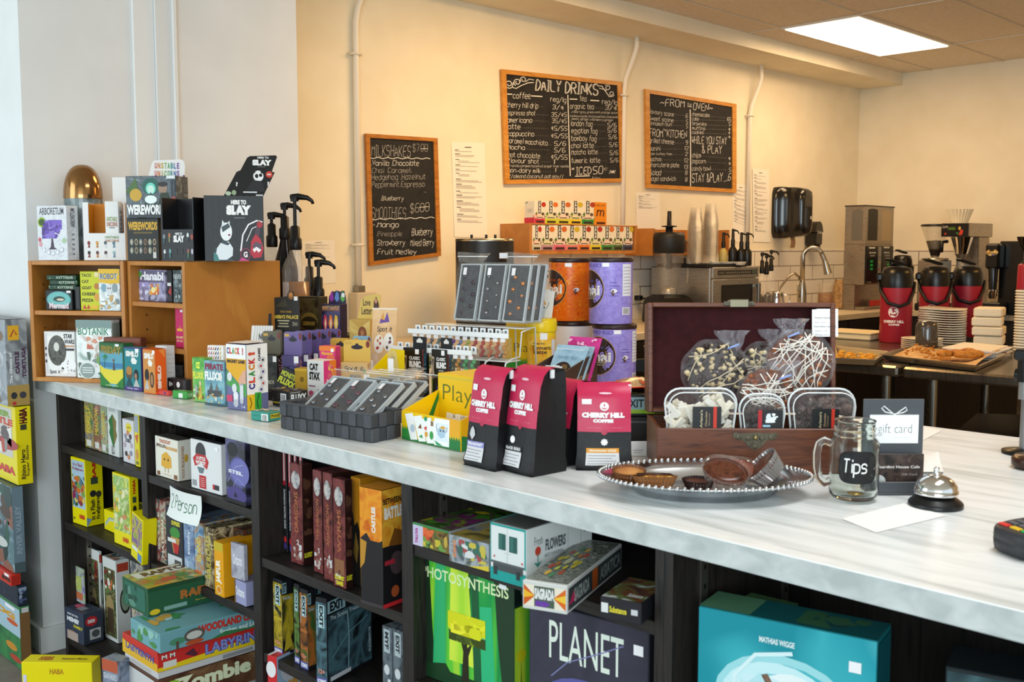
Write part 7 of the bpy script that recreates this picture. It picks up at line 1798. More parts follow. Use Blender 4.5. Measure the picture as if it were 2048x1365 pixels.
# -- bay 4
Z5=.748
Z6,Z7=.475,.475
gbox('game_box','lavender ended flat game box with a red berry picture beside the divider',sh(825,Z5,898,1046,X=FX-.01,th=43,d=.25),'#b9bcc8',{'F':[('p',[(0,0),(0,1),(.45,.9),(.3,0)],'#c9c4dc'),('t','TALUVA',.12,.45,.08,.7,'#a82a8a',90,.06),('r',.3,0,1,1,A(['#3a3a2a','#5a6a3a','#8a6a3a','#2a2a20'],30,3,.2)),('b',3,10,['#d8482a','#e06a3a','#b8301f'],.3,.3,.62,.9,.12),('b',5,8,['#6a9a4a','#c9b83a'],.3,.05,.95,.5,.1),('e',.92,.5,.05,.25,'#c9a84a'),('r',0,.92,1,1,'#2a8a3a')],'T':[('r',0,0,1,1,A(['#1f3a1a','#4a7a2a','#6a2a5a','#8a9a2a'],16,4,.2)),('b',2,14,['#d8c22a','#7a2a6a','#4a8a2a'],.05,.05,.95,.6,.2)]},group=G4)
gbox('game_box','grey flat game box with a metallic creature picture beside the flower van',sh(899,Z5,978,1070,X=FX-.03,th=42,d=.25),'#8a929a',{'F':[('r',0,0,1,1,A(['#5a6068','#a8b0b6','#7a7e7a','#3a3e40'],22,6,.2)),('t','KIWI',.14,.5,.08,.6,'#d8824a',90,.05),('b',5,16,['#c9b84a','#a84a4a','#4a5a5a','#d8d8d8','#3a6a5a'],.25,.2,.95,.9,.12),('p',[(.5,0),(1,.2),(1,0)],'#d8c23a')],'T':[('r',0,0,1,1,A(['#3a3e44','#8a8e90','#b8a04a','#2a2c30'],16,5,.2)),('t','KIWI',.3,.7,.4,.4,'#c98a5a',0,.05),('e',.85,.4,.08,.2,'#d8742a')]},group=G4)
VW='#dfe3e2'
P,a_,w2,d2,h2=sh(981,Z5,1052,1046,X=FX-.045,th=42,xC=1184)
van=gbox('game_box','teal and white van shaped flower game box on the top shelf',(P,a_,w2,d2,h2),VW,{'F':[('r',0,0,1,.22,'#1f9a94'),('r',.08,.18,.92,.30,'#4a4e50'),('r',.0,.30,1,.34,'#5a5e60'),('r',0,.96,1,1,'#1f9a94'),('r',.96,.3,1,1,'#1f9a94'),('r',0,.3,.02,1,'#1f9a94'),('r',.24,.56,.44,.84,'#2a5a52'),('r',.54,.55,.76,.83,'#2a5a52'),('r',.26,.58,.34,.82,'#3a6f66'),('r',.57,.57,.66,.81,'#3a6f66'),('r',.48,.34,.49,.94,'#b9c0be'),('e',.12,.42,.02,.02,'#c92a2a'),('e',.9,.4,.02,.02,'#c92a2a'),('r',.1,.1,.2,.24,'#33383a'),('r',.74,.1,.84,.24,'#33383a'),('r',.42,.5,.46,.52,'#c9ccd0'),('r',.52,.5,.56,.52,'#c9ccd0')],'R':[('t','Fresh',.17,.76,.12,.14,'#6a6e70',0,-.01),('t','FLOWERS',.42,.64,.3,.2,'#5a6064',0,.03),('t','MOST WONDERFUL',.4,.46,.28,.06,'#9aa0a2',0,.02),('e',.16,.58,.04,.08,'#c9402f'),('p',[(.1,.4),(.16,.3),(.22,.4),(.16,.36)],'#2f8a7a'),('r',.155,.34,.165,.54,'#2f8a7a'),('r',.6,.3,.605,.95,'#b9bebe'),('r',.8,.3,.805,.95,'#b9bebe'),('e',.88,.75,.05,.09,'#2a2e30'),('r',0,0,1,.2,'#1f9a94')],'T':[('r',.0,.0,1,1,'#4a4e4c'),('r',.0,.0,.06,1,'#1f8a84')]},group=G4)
P,a_,w2,d2,h2=sh(1045,Z5,1134,0,X=UX-.10,th=25,d=.26,h=.046)
gbox('game_box','white stained glass pattern box jutting off the top shelf beside the flower van',(P,a_,w2,min(d2,.30),h2),'#cfd0cc',{'F':[('r',.03,.12,.97,.88,'#e6dcc8'),('p',[(.03,.88),(.28,.5),(.03,.12)],'#c9581a'),('p',[(.03,.7),(.28,.5),(.03,.4)],'#e8b02a'),('p',[(.97,.88),(.7,.5),(.97,.12)],'#d8681f'),('p',[(.97,.66),(.7,.5),(.97,.36)],'#ecc03a'),('r',.27,.14,.72,.86,'#4a5a4e'),('t','SAGRADA',.5,.6,.44,.4,'#e0e0dc',0,.06),('b',3,8,['#3a9a4a','#6a3a9a','#2a7a8a'],.3,.15,.7,.35,.1)],'R':[('r',.02,.12,.98,.88,'#3a4040'),('p',[(.02,.3),(.1,.7),(.16,.3)],'#b82a5a'),('t','SAGRADA',.24,.5,.26,.5,'#a8b0ac',0,.04),('r',.42,.12,.52,.88,'#b8581f'),('t','ASIATICA',.76,.5,.4,.5,'#8f9894',0,.03)],'T':[('r',.03,.03,.97,.97,A(['#5a6058','#8a8e84','#4a504a','#a8aa9c'],50,6,.25)),*[('e',.42+.3*math.cos(k*.6)*.8,.45+.3*math.sin(k*.6),.05,.05,['#d8c22a','#c9401f','#e6b83a','#4a8a5a','#b8502a'][k%5])for k in range(11)],*[('e',.42+.16*math.cos(k*.9),.45+.17*math.sin(k*.9),.04,.045,['#e0d23a','#d8821f','#d8dc5a'][k%3])for k in range(7)],('e',.42,.45,.07,.08,'#c9c8a0')]},group=G4)
P,a_,w2,d2,h2=sh(1200,Z5,1282,0,X=UX-.045,th=30,d=.11,h=.034)
gbox('game_box','small black edged flat box with yellow lettering beside the right divider',(P,a_,w2,max(.08,min(d2,.16)),h2),'#232228',{'F':[('r',.03,.3,.2,.75,'#dcdcda'),('t','Substance',.44,.5,.42,.3,'#d8c83a',0,.04),('r',.76,.4,.92,.66,'#c9c9cc')],'T':[('r',.02,.02,.98,.98,A(['#c9ccd0','#5a6a3a','#6a3a24','#2a2c34'],22,3,.25)),('t','Substance',.7,.25,.36,.14,'#d8d8da',0,.03)]},group=G4)
FOR=A(['#0c4a26','#1f9a4a','#62c83a','#c9e23a','#1f8a4a'],4.5,2,.22,.8,(2.4,2.4,.35))
P,a_,w2,d2,h2=sh(838,Z6,1028,0,X=FX+.02,th=40,xC=1060,h=.246)
d2=min(d2,.075)
leaf=[]
rnd=random.Random(3)
gbox('game_box','large glowing green forest game box with a golden tree',(P,a_,w2,d2,h2),'#14382a',{'F':[('r',.03,0,.97,1,FOR),('p',[(0,0),(0,1),(.12,1),(.16,.4),(.2,0)],'#16301c'),('p',[(.8,1),(1,1),(1,0),(.9,0),(.84,.5)],'#1f3a24'),('p',[(.2,.96),(.3,.96),(.3,.1),(.16,.1)],'#2fae6a'),('p',[(.36,.98),(.54,.98),(.6,.2),(.34,.2)],A(['#7fd03a','#d8ea4a','#a8dc3a'],5,4,.22,.8,(2,2,.3))),('p',[(.66,.7),(.78,.72),(.82,.1),(.68,.1)],'#2fb87a'),('p',[(.57,.98),(.64,.98),(.68,.1),(.6,.1)],'#1a5a34'),('p',[(.22,.96),(.26,.96),(.3,.1),(.2,.1)],'#1f5a34')if False else('r',0,0,1,.1,'#14401f'),('t','PHOTOSYNTHESIS',.5,.865,.90,.09,'#dff0b8',0,.016,0,0),('p',[(.47,.0),(.49,.3),(.455,.42),(.5,.36),(.52,.44),(.535,.34),(.6,.42),(.545,.28),(.55,.0)],'#2a2614'),('b',3,46,['#d8d81a','#ece62a','#c9c20e','#e8d83a'],.33,.46,.72,.60,.34),('b',9,30,['#3a4a14','#4a5a1a','#7a8a1a'],.34,.37,.72,.45,.28),('b',4,30,['#dcdc1e','#f0ea34','#cfc814'],.36,.43,.68,.53,.26),('r',.86,.89,.93,.96,STICK),('p',[(0,0),(0,.18),(.12,.12),(.3,.16),(.4,.05),(.7,.1),(.86,.06),(1,.16),(1,0)],'#123a1c')],'R':[('r',.0,.78,1,1,'#14221e'),('t','PHOTOSYNTHESIS',.5,.95,.8,.04,'#b8d0b0',0,.02),('r',0,0,1,.76,FOR),('e',.4,.38,.3,.05,'#d8d41e'),('p',[(.36,0),(.4,.36),(.46,0)],'#2a2a14'),('e',.5,.87,.1,.03,'#a8b0b0')],'T':[('r',0,0,.2,1,'#2f8a2f'),('r',.2,0,1,1,'#7f98b8')]},group=G4)
PLN=A(['#2c2b36','#3d3c4a','#34333f'],6,3,.3)
P,a_,w2,d2,h2=sh(1058,Z6,1296,1202,X=FX+.01,th=38,d=.07)
gbox('game_box','large dark slate game box with tall pale planet lettering',(P,a_,w2,d2,h2),'#2d2c36',{'F':[('r',.01,.01,.99,.99,PLN),('t','PLANET',.49,.745,.62,.29,'#dfe8dc',0,.002),('e',.5,.30,.36,.20,'#5a5a9a'),('e',.5,.29,.31,.17,'#8f90cc'),('e',.5,.27,.27,.16,'#e0e2f4'),('e',.5,.22,.25,.16,'#3a8a5a'),('b',3,12,['#7ac04a','#c9782a','#2f7aa8','#5aa8c8'],.32,.18,.68,.36,.26),('w',[(.2,.46),(.34,.6),(.62,.74),(.80,.84)],.002,'#7f80b0'),('r',.88,.8,.955,.875,STICK)],'T':[('r',.02,.02,.98,.98,A(['#2a2a36','#4a5060','#3a3a48'],12,4,.25)),('t','PLANET',.7,.5,.5,.4,'#8f94a0',0,.0),('e',.3,.5,.12,.3,'#5a7a5a')]},group=G4)
# -- bay 5
P,a_,w2,d2,h2=sh(1392,Z7,1742,1214,X=FX+.01,th=33,xC=1790)
TEA=A(['#1f8f9e','#3fb0bc','#2a9fae','#6cc6cc'],3.5,5,.22,.8)
gbox('game_box','large teal game box with an animal huddled in a white swirl',(P,a_,w2,min(d2,.075),h2),'#147078',{'F':[('r',.0,0,.995,.995,TEA),('e',.5,.60,.40,.24,'#9fdae0'),('e',.51,.58,.36,.22,'#4ab8c4'),('e',.47,.6,.33,.20,'#c9ecf0'),('e',.5,.57,.30,.18,'#8fd0d8'),('e',.55,.6,.22,.16,'#e9f4f4'),('b',7,30,['#f2f8f8','#d0ecf0','#b8e2e8'],.2,.4,.85,.76,.34),('t','MATHIAS WIGGE',.46,.90,.20,.028,'#e6f4f4',0,.03),('p',[(.33,.5),(.31,.62),(.35,.72),(.41,.74),(.46,.68),(.44,.5),(.40,.42)],A(['#5a4438','#8a6a54','#6a5040'],40,3,.6)),('p',[(.43,.44),(.42,.6),(.47,.70),(.56,.72),(.63,.66),(.66,.5),(.62,.38),(.5,.36)],A(['#7a6a4e','#a8967a','#c9bca4','#8f7f62'],45,4,.6)),('w',[(.55,.4),(.54,.5),(.57,.6)],.004,'#5a4a38'),('r',.855,.835,.92,.885,STICK),('w',[(.2,.5),(.22,.7),(.34,.82),(.55,.86)],.006,'#d8f0f2')],'R':[('r',.05,.02,.95,.98,'#0f5a62')],'T':[('r',0,0,.3,1,'#5a8a6a'),('r',.3,0,1,1,'#0f5a5e'),('b',3,9,['#5a4a2a','#3a6a4a','#1f4a4a'],.55,.1,.95,.9,.3)]},group=G5)
gbox('game_box','pale green lidded box standing behind the large teal box',sh(1465,Z7,1560,1203,X=FX+.12,th=40,d=.05),'#5f8a5c',{'F':[('r',0,.8,.6,1,'#8fb08a')]},group=G5)
gbox('game_box','black game box with a faded scene behind the teal box, beside the divider',sh(1398,Z7,1460,1190,X=FX+.2,th=45,d=.1),A(['#1c1618','#3a2a2c','#5a4a44'],20,3,.3),{},group=G5)
P,a_,w2,d2,h2=sh(1876,Z7,2080,1335,X=FX+.12,th=30,d=.09)
gbox('game_box','dim blue grey box at the right end of the lowest shelf',(P,a_,w2,d2,h2),'#1a2226',{'F':[('r',.02,.02,.98,.98,A(['#1c2e34','#4a6a70','#2a444a'],9,4,.25))]},group=G5)
# ================================================================ stacked games before the wall, left of the counter
LG='games stacked before the pale wall at the left edge'
LY=3.325
def left(lab,xF,xC_,z,yt,D,col,deco,xL=-120,h=None):
 """box whose right spine runs from column xF toward the wall; its front leaves the picture"""
 Q=atY(xF,LY,z)
 d_=max(.03,min(along(Q,V((1,0,0)),xC_),1.19-Q.x))
 w2=-along(Q,V((0,-1,0)),xL)
 return gbox('game_box',lab,(Q+V((0,w2,0)),-math.pi/2,w2,d_,h),col,deco,group=LG),h
DL=3.16
zs=.0
# heights from the picture rows at this distance
row=lambda y_:CZ-(y_-497+0)/FPX*DL
def rowz(x,y_):
 return upto(atY(x,LY,0),y_)
zA,zB,zC_,zD,zE,zF=rowz(20,1366),rowz(20,1222),rowz(30,1152),rowz(30,977),rowz(30,817),rowz(30,640)
left('board game box with an orange fox and mushrooms at the bottom of the left stack',44,62,.0,1222,DL,h=zB,col='#3f7a4a',deco={'F':[('r',0,.5,1,.95,'#a9c4d2'),('t','FROG',.78,.78,.34,.1,'#d89a2a',0,.07),('e',.92,.68,.06,.04,'#c9582a'),('r',0,0,1,.5,A(['#1f5a34','#2f7a44','#3a8a4a'],14,3,.3)),('e',.9,.28,.06,.06,'#c98a2a'),('e',.94,.12,.06,.05,'#b8402a'),('e',.7,.2,.05,.05,'#d8a83a'),('r',.85,.88,.95,.93,STICK)],'R':[('r',0,.1,1,.9,'#7a5a34'),('r',.2,.9,.9,.98,'#c9c9c9')],'T':[('r',0,0,1,1,'#3a4448')]})
zt_=zB+.002
left('dark navy box with pale marks above the fox box in the left stack',36,46,zt_,0,DL,'#1f2838',{'R':[('b',2,10,['#4a5a7a','#8a98b0'],.1,.1,.9,.9,.1)],'F':[('b',5,12,['#34405a','#5a6a8a'],.5,.05,.98,.95,.1)]},h=zC_-zt_-.040)
left('small red box with black lettering in the left stack',22,33,zC_-.036,0,DL,'#c9301f',{'F':[('t','MAFIA',.9,.5,.2,.4,'#1a1414',0,.06),('r',.86,.7,.96,.95,STICK)],'R':[('r',.1,.1,.9,.9,'#a8261a')]},h=.035,xL=-60)
left('big jungle pond picture box in the left stack',30,52,zC_+.002,0,DL,A(['#3a5a60','#7f98a4','#5a7a80','#8fa6b0'],10,4,.25),{'F':[('b',4,26,['#1f3a34','#2f5a4a','#4a3428','#8a5a48'],.5,.0,1,1,.5),('e',.93,.55,.03,.04,'#b87a8a'),('e',.85,.3,.08,.06,'#c9cdc8'),('p',[(.8,.95),(.9,1),(1,.9),(.92,.84)],'#1f4a3a')],'R':[('r',0,0,1,1,'#6a7f8e'),('t','RIVER VALLEY',.5,.5,.5,.56,'#8f9fae',90,.03),('r',0,0,1,.12,'#4a5a60')],'T':[('r',0,0,1,1,'#4a5a5e')]},h=zD-zC_-.004)
left('bright yellow animal battle box in the left stack',36,67,zD+.002,0,DL,'#e6d400',{'F':[('r',.3,.33,.96,.96,'#c9c4bc'),('t','SUPER',.8,.88,.3,.08,'#7a9a2a',0,.07),('t','BATTLE',.8,.78,.34,.09,'#c94a1f',0,.07),('b',4,20,['#b8402a','#8a8a8a','#5a4a4a','#e6e2da'],.5,.36,.95,.72,.4),('e',.9,.5,.12,.08,'#a82a2a'),('t','HABA',.86,.16,.24,.1,'#c9301f',0,.08)],'R':[('t','HABA',.5,.88,.5,.2,'#5a1a12',90,.07),('r',.3,.7,.7,.77,'#3a3a2a'),('t','Rhino Hero',.4,.26,.3,.38,'#3a2a10',90,.03),('t','Super Battle',.7,.3,.24,.4,'#5a4a1a',90,.02)]},h=zE-zD-.004)
left('clear wrapped grey castle ghost box at the top of the left stack',16,60,zE+.002,0,DL,A(['#6a6e74','#9aa0a6','#7f848a','#b0b4b8'],12,4,.15),{'F':[('b',3,18,['#4a6a3a','#7a5a34','#3a4a50'],.4,0,1,.9,.4)],'R':[('r',.12,.76,.62,.93,'#e0a820'),('w',[(.24,.8),(.4,.88),(.52,.82)],.004,'#a82a2a'),('t','The Ghosts of',.2,.44,.14,.36,'#e0e0e4',90,.04),('t','CASTLE',.5,.5,.2,.26,'#4a2f4a',90,.06),('t','TORTUGA',.8,.5,.2,.36,'#4a2f4a',90,.06),('r',.0,.0,1,.24,'#a88a4a'),('e',.3,.12,.14,.04,'#2a2a30'),('e',.7,.12,.16,.04,'#3a3a40'),('e',.3,.03,.1,.02,'#b82a2a')],'T':[('r',0,0,1,1,'#8a8e94')]},h=zF-zE-.004)
# yellow mystery box on the floor
P,a_,w2,d2,h2=place((50,0),2,190,1326,.0,D=2.62,xC=207)
gbox('game_box','yellow mouse detective box lying on the floor before the shelves',(P,a_,w2,max(.05,min(d2,.2)),h2),'#e4d400',{'F':[('r',.06,.2,.92,.72,'#6a5a3a'),('r',.08,.36,.9,.68,'#e6e6d8'),('t','Inspector Mouse:',.54,.52,.6,.16,'#2a2a2a',0,.02),('e',.17,.52,.05,.1,'#8a3a3a'),('t','HABA',.5,.9,.2,.06,'#b8861a',0,.04),('r',.02,.76,.07,.86,'#c9c9e0')],'R':[('t','HABA',.5,.5,.5,.4,'#b82a1f',90,.07)],'T':[('t','HABA',.3,.5,.2,.5,'#b86a1a',0,.06),('t','Inspector Mouse',.7,.45,.36,.3,'#8a7a1a',0,.03)]},group=LG)
# ================================================================ chalkboards and papers on the back wall
WY=YB-.004
CHK=C('#e9e7e2',.9,0,.1)
def wq(x,y,off=.0):
 return onY(x,y,YB-off)
def stroke_on(mb,tx,x0,y0,x1,y1,h,off,wd=.42,col=None,jit=.25,seed=0):
 vs,fs=hand2d(tx,wd,seed+len(tx),jit)
 if not vs:
  return
 a0,a1=min(p[0]for p in vs),max(p[0]for p in vs)
 H=8.0
 mb.add([tuple(wq(x0+(x1-x0)*(p[0]-a0)/max(.1,a1-a0),y0+(y1-y0)*(p[0]-a0)/max(.1,a1-a0)-(p[1]-3.0)/H*h*1.15,off))for p in vs],fs,col or CHK)
def line_on(mb,pts,wpx,off,col=None):
 vs,fs=[],[]
 ribbon2d(vs,fs,pts,wpx)
 mb.add([tuple(wq(p[0],p[1],off))for p in vs],fs,col or CHK)
def board(label,TL,TR,BR,BL,fr_px,fcol,texts,off0,sc,o0,lines=(),dots=(),group='chalkboards on the back wall',extra=None):
 """frame corners in columns and rows on the wall; texts in a zoomed frame with scale sc and origin o0"""
 D1,D2=.016,.022
 lerp=lambda a,b,t_:(a[0]+(b[0]-a[0])*t_,a[1]+(b[1]-a[1])*t_)
 bil=lambda u,v:lerp(lerp(BL,BR,u),lerp(TL,TR,u),v)
 wpx=TR[0]-TL[0]
 hpx=BL[1]-TL[1]
 fu,fv=fr_px/wpx,fr_px/hpx
 root=None
 pm=MB()
 q=[bil(fu*.5,fv*.5),bil(1-fu*.5,fv*.5),bil(1-fu*.5,1-fv*.5),bil(fu*.5,1-fv*.5)]
 pm.prism([tuple(wq(*p,.003))for p in q],(0,-.009,0),A(['#161617','#232325','#1c1c1d'],9,7,.8,1.2))
 X0=wq(*bil(.5,0),0)
 o=empty('chalkboard',label,'chalkboard',(0,0,0),0,group)
 pm.obj('slate',o)
 for nm,c in(('bottom',[(0,0),(1,0),(1-fu,fv),(fu,fv)]),('top',[(fu,1-fv),(1-fu,1-fv),(1,1),(0,1)]),('left',[(0,0),(fu,fv),(fu,1-fv),(0,1)]),('right',[(1-fu,fv),(1,0),(1,1),(1-fu,1-fv)])):
  MB().prism([tuple(wq(*bil(*p),.003))for p in c],(0,-.016,0),fcol).obj('frame_rail',o)
 wr=MB()
 for t_ in texts:
  tx,x0,y0,x1,y1,h=t_[:6]
  stroke_on(wr,tx,o0[0]+x0*sc,o0[1]+y0*sc,o0[0]+x1*sc,o0[1]+y1*sc,h*sc,.0128,(t_[6]if len(t_)>6 else.52)*.9,t_[7]if len(t_)>7 else None)
 for pts,wd in lines:
  line_on(wr,[(o0[0]+x*sc,o0[1]+y*sc)for x,y in pts],wd*sc,.0128)
 for x0,x1,y0,y1 in dots:
  n=max(2,int((x1-x0)/16))
  for k in range(n):
   x,y=x0+(x1-x0)*k/n,y0+(y1-y0)*k/n
   line_on(wr,[(o0[0]+x*sc,o0[1]+y*sc),(o0[0]+(x+5)*sc,o0[1]+y*sc)],4*sc,.0128,C('#8a8884',.9))
 wr.obj('chalk_writing',o)
 return o
def spiral(cx,cy,r,n,a0,sgn=1):
 return[(cx+r*(1-k/18*.8)*math.cos(a0+sgn*k*.55),cy+r*(1-k/18*.8)*math.sin(a0+sgn*k*.55))for k in range(n)]
FRM=A(['#b8782a','#c98a3a','#d19544'],9,5,.4,1,(1,6,6),3)
FRD=A(['#9a5f22','#b06f2c','#ba7c38'],9,6,.4,1,(1,6,6),3)
tx=[('DAILY',355,195,560,210,100,.5),('DAILY',362,197,566,212,96,.3),('DRINKS',590,215,850,238,105,.5),('DRINKS',597,217,856,240,98,.3),('coffee',180,278,320,280,55),('reg/lg',475,305,600,315,45),('cherry hill drip',128,350,380,362,50),('3/4',490,370,580,375,40),('espresso shot',132,415,358,418,42),('35/45',482,430,605,432,40),('americano',135,470,332,475,45),('35/45',488,478,605,482,40),('latte',135,522,240,526,45),('45/55',482,535,610,540,40),('cappuccino',135,580,348,582,45),('45/55',482,595,612,600,40),('caramel macchiato',130,632,455,655,45),('5/6',505,660,600,660,40),('Mocha',135,685,275,690,40),('5/6',505,710,595,712,40),('hot chocolate',140,745,395,755,45),('45/55',482,762,612,768,42),('flavour shot',145,792,385,798,42),('1',500,803,512,803,36),('//vanilla.caramel.hazelnut.sugar free vanilla',135,833,620,838,22,.5),('non-dairy milk',140,868,398,873,42),('1',510,866,522,866,36),('//almond.coconut.oat.soy//',145,915,580,918,34),('tea',708,300,760,305,50),('reg/lg',882,325,1003,335,45),('organic tea',630,362,818,368,48),('3/4',905,375,998,380,40),('//earl grey.green.mint.orange spice',640,408,1005,415,20,.5),('rooibos.masala chai.breakfast.chamomile',630,440,1005,450,20,.5),('.lemon ginger.wild berry.ginger',640,462,970,475,20,.5),('london fog',638,498,808,505,48),('5/6',925,512,998,515,38),('egyptian fog',640,555,845,560,48),('5/6',925,555,998,555,38),('bombay fog',640,615,838,620,48),('5/6',932,605,1000,608,38),('chai latte',638,675,818,672,45),('5/6',938,668,1005,668,38),('Matcha latte',640,727,848,722,45),('5/6',942,732,1010,732,38),('tumeric latte',642,792,868,788,45),('5/6',945,790,1012,790,38),('*',640,855,666,853,26),('ICED',680,875,800,870,66,.6),('50',810,870,892,868,70,.5),('c',900,855,925,855,30),('*',935,875,992,875,42,.5),('Extra',805,932,868,932,25)]
ln=[([(115,268),(175,270)],8),([(325,283),(412,288)],8),([(628,308),(688,310)],8),([(790,318),(860,322)],8),([(613,275),(622,600),(632,915)],7),([(670,917),(785,913)],7),(spiral(150,190,36,17,.6),6),([(182,178),(175,215),(205,225),(250,200),(300,180),(345,178)],6),(spiral(215,175,30,16,2),6),(spiral(262,155,26,15,2.4),5),([(280,172),(310,150),(345,158)],5),([(850,205),(880,205),(905,240),(940,290),(972,285)],6),(spiral(925,218,24,15,-2.4),5),(spiral(960,265,22,15,.5),5),([(860,222),(895,232),(920,240)],5)]
dt=[(390,430,368,370),(370,470,432,436),(345,470,480,485),(250,470,535,540),(360,470,596,600),(460,490,670,672),(290,480,704,710),(395,480,803,805),(402,490,880,882),(820,900,378,380),(812,915,508,512),(850,915,562,562),(842,925,622,615),(825,925,685,682),(855,935,735,735),(875,938,798,796)]
board('large chalkboard headed daily drinks listing coffee and tea',(999,139),(1240,164.4),(1246.6,365),(1006.7,368.8),9,FRM,tx,0,.2539,(980,120),ln,dt)
tx=[('~FROM',1340,332,1535,345,66,.5),('the',1555,348,1588,352,28),('OVEN~',1600,365,1755,378,66,.5),('Savoury scone',1252,402,1448,430,40),('6',1540,440,1560,440,36),('Sweet scone',1250,457,1446,475,38),('5',1542,485,1560,485,34),('Cinnamon bun',1248,498,1432,506,36),('5',1542,522,1560,522,34),('FROM',1252,567,1362,580,66),('the',1365,550,1390,553,22),('KITCHEN',1393,577,1552,587,66),('grilled cheese',1254,632,1450,645,44),('9',1542,650,1560,650,36),('panini',1255,695,1342,698,40),('12',1532,695,1565,695,36),('ham turkey ham',1258,738,1432,740,22),('2',1536,740,1560,740,34),('nachos',1255,780,1350,780,38),('12',1530,790,1562,792,38),('charcuterie plate',1254,825,1490,828,40),('13',1530,842,1560,842,38),('Salad',1256,888,1348,888,48),('8',1536,888,1556,888,38),('bagel sandwich',1254,935,1465,935,42),('8',1536,942,1556,942,38),('cheesecake',1590,425,1730,435,36),('cake',1590,460,1645,465,34),('65',1868,465,1900,470,34),('brownies',1592,498,1705,505,34),('5',1880,505,1898,505,32),('muffins',1592,535,1695,540,32),('4',1878,545,1895,545,32),('cookies',1590,568,1683,570,32),('4',1878,573,1893,573,28),('4',1878,605,1893,605,30),('WHILE YOU STAY',1590,630,1865,637,66),('& PLAY',1670,702,1828,708,72,.5),('chips',1590,750,1662,750,40),('4',1878,775,1895,775,34),('popcorn',1592,795,1700,798,40),('4',1880,815,1896,815,34),('candy bowl',1590,855,1738,855,40),('5',1882,865,1900,865,36),('STAY &PLAY',1590,930,1835,925,80,.5),('...6',1842,935,1900,920,60)]
ln=[([(1577,390),(1580,700),(1580,995)],7),([(1556,366),(1588,370)],5)]
dt=[(1450,1535,430,438),(1450,1535,478,482),(1435,1535,515,520),(1455,1535,655,655),(1345,1525,702,702),(1435,1530,745,745),(1355,1525,788,790),(1350,1535,880,880),(1735,1860,445,455),(1650,1860,472,480),(1710,1870,512,520),(1700,1870,545,550),(1690,1870,578,585),(1665,1870,758,775),(1705,1870,805,815),(1740,1870,862,868)]
board('chalkboard headed from the oven, rightmost on the back wall',(1287,178.4),(1468.8,208.8),(1468.8,386),(1289.8,376.4),8,FRM,tx,0,.2539,(980,120),ln,dt)
DIM=C('#b4b2ae',.9,0,.1)
tx=[('MILKSHAKES',195,560,440,570,80,.4,DIM),('$700',450,545,545,545,52,.32,DIM),('.Vanilla .Chocolate',195,640,490,640,38,.5),('.Chai .Caramel.',192,685,445,685,36,.45,DIM),('.Hedgehog .Hazelnut',190,728,530,722,40,.45,DIM),('.Peppermint.Espresso',192,772,525,770,40,.45,DIM),('.Blueberry',255,858,395,858,32,.5),('SMOOTHIES',195,948,410,950,80,.35,DIM),('$600',435,920,555,912,62,.4,DIM),('-.Mango',200,1020,365,1022,38,.5),('.Pineapple',228,1080,385,1078,34,.4,DIM),('Blueberry',445,1068,575,1062,50,.5),('.Strawberry',228,1135,405,1132,40,.5),('Mixed Berry',438,1135,585,1130,46,.5),('.Fruit Medley',228,1190,475,1190,36,.5)]
wv=lambda x0,x1,y0,y1:[(x0+(x1-x0)*k/24,y0+(y1-y0)*k/24+4*math.sin(k*1.6))for k in range(25)]
ln=[(wv(190,560,608,612),4),(wv(200,585,990,978),4),([(500,552),(545,550)],3),([(490,915),(555,910)],3)]
board('tall narrow chalkboard headed milkshakes and smoothies, leftmost on the wall',(727.7,267.7),(870.9,277),(878,512),(735.5,532),8,FRD,tx,0,.3224,(680,120),ln,[(520,540,820,822)])
def poster(label,TL,TR,BR,BL,paras,seed=0,group='typed papers taped on the back wall',off=.0012,title=True):
 o=MB()
 lerp=lambda a,b,t_:(a[0]+(b[0]-a[0])*t_,a[1]+(b[1]-a[1])*t_)
 bil=lambda u,v:lerp(lerp(BL,BR,u),lerp(TL,TR,u),v)
 pt=lambda u,v,d:tuple(wq(*bil(u,v),d))
 o.grid(lambda u,v:pt(u,v,off+.0006+.0006*math.sin(v*9+seed)),2,12,C('#f0ebe0',.85,0,.15))
 rnd=random.Random(seed)
 rect=lambda u0,v0,u1,v1,c:o.add([pt(u0,v0,off+.0024),pt(u1,v0,off+.0024),pt(u1,v1,off+.0024),pt(u0,v1,off+.0024)],[(0,1,2,3)],c)
 INK,GRY=C('#55504a',.9),C('#9a948a',.9)
 if title:
  rect(.40,.945,.60,.953,INK)
 v=.915
 for k in range(paras):
  rect(.10,v,.10+rnd.uniform(.1,.2),v+.006,INK)
  n=rnd.randint(1,3)
  for q in range(n):
   v-=.013
   rect(.10+(.08 if k%3==2 else 0),v,rnd.uniform(.5,.9),v+.0035,GRY)
  v-=.035 if k%2 else.028
  if v<.06:
   break
 ob=o.obj('paper_notice')
 tag(ob,label,'paper notice',group)
 return ob
poster('tall typed paper notice between the milkshake and daily drinks chalkboards',(903,284),(969,286),(975,476),(909,474),14,1)
poster('short typed paper notice under the oven chalkboard, left of the stacked cups',(1272,384),(1319,386),(1322,480),(1273,480),5,2)
poster('typed paper notice tucked under the lower right corner of the oven chalkboard',(1464,367),(1499,371),(1501,497),(1466,480),10,3,off=.0004)
poster('long typed paper notice right of the oven chalkboard beside the pipe',(1505,337),(1538,340),(1540,485),(1507,484),14,4,off=.004)
poster('business licence paper on the wall behind the pump bottles',(604,482),(669,480),(672,566),(606,572),6,5)
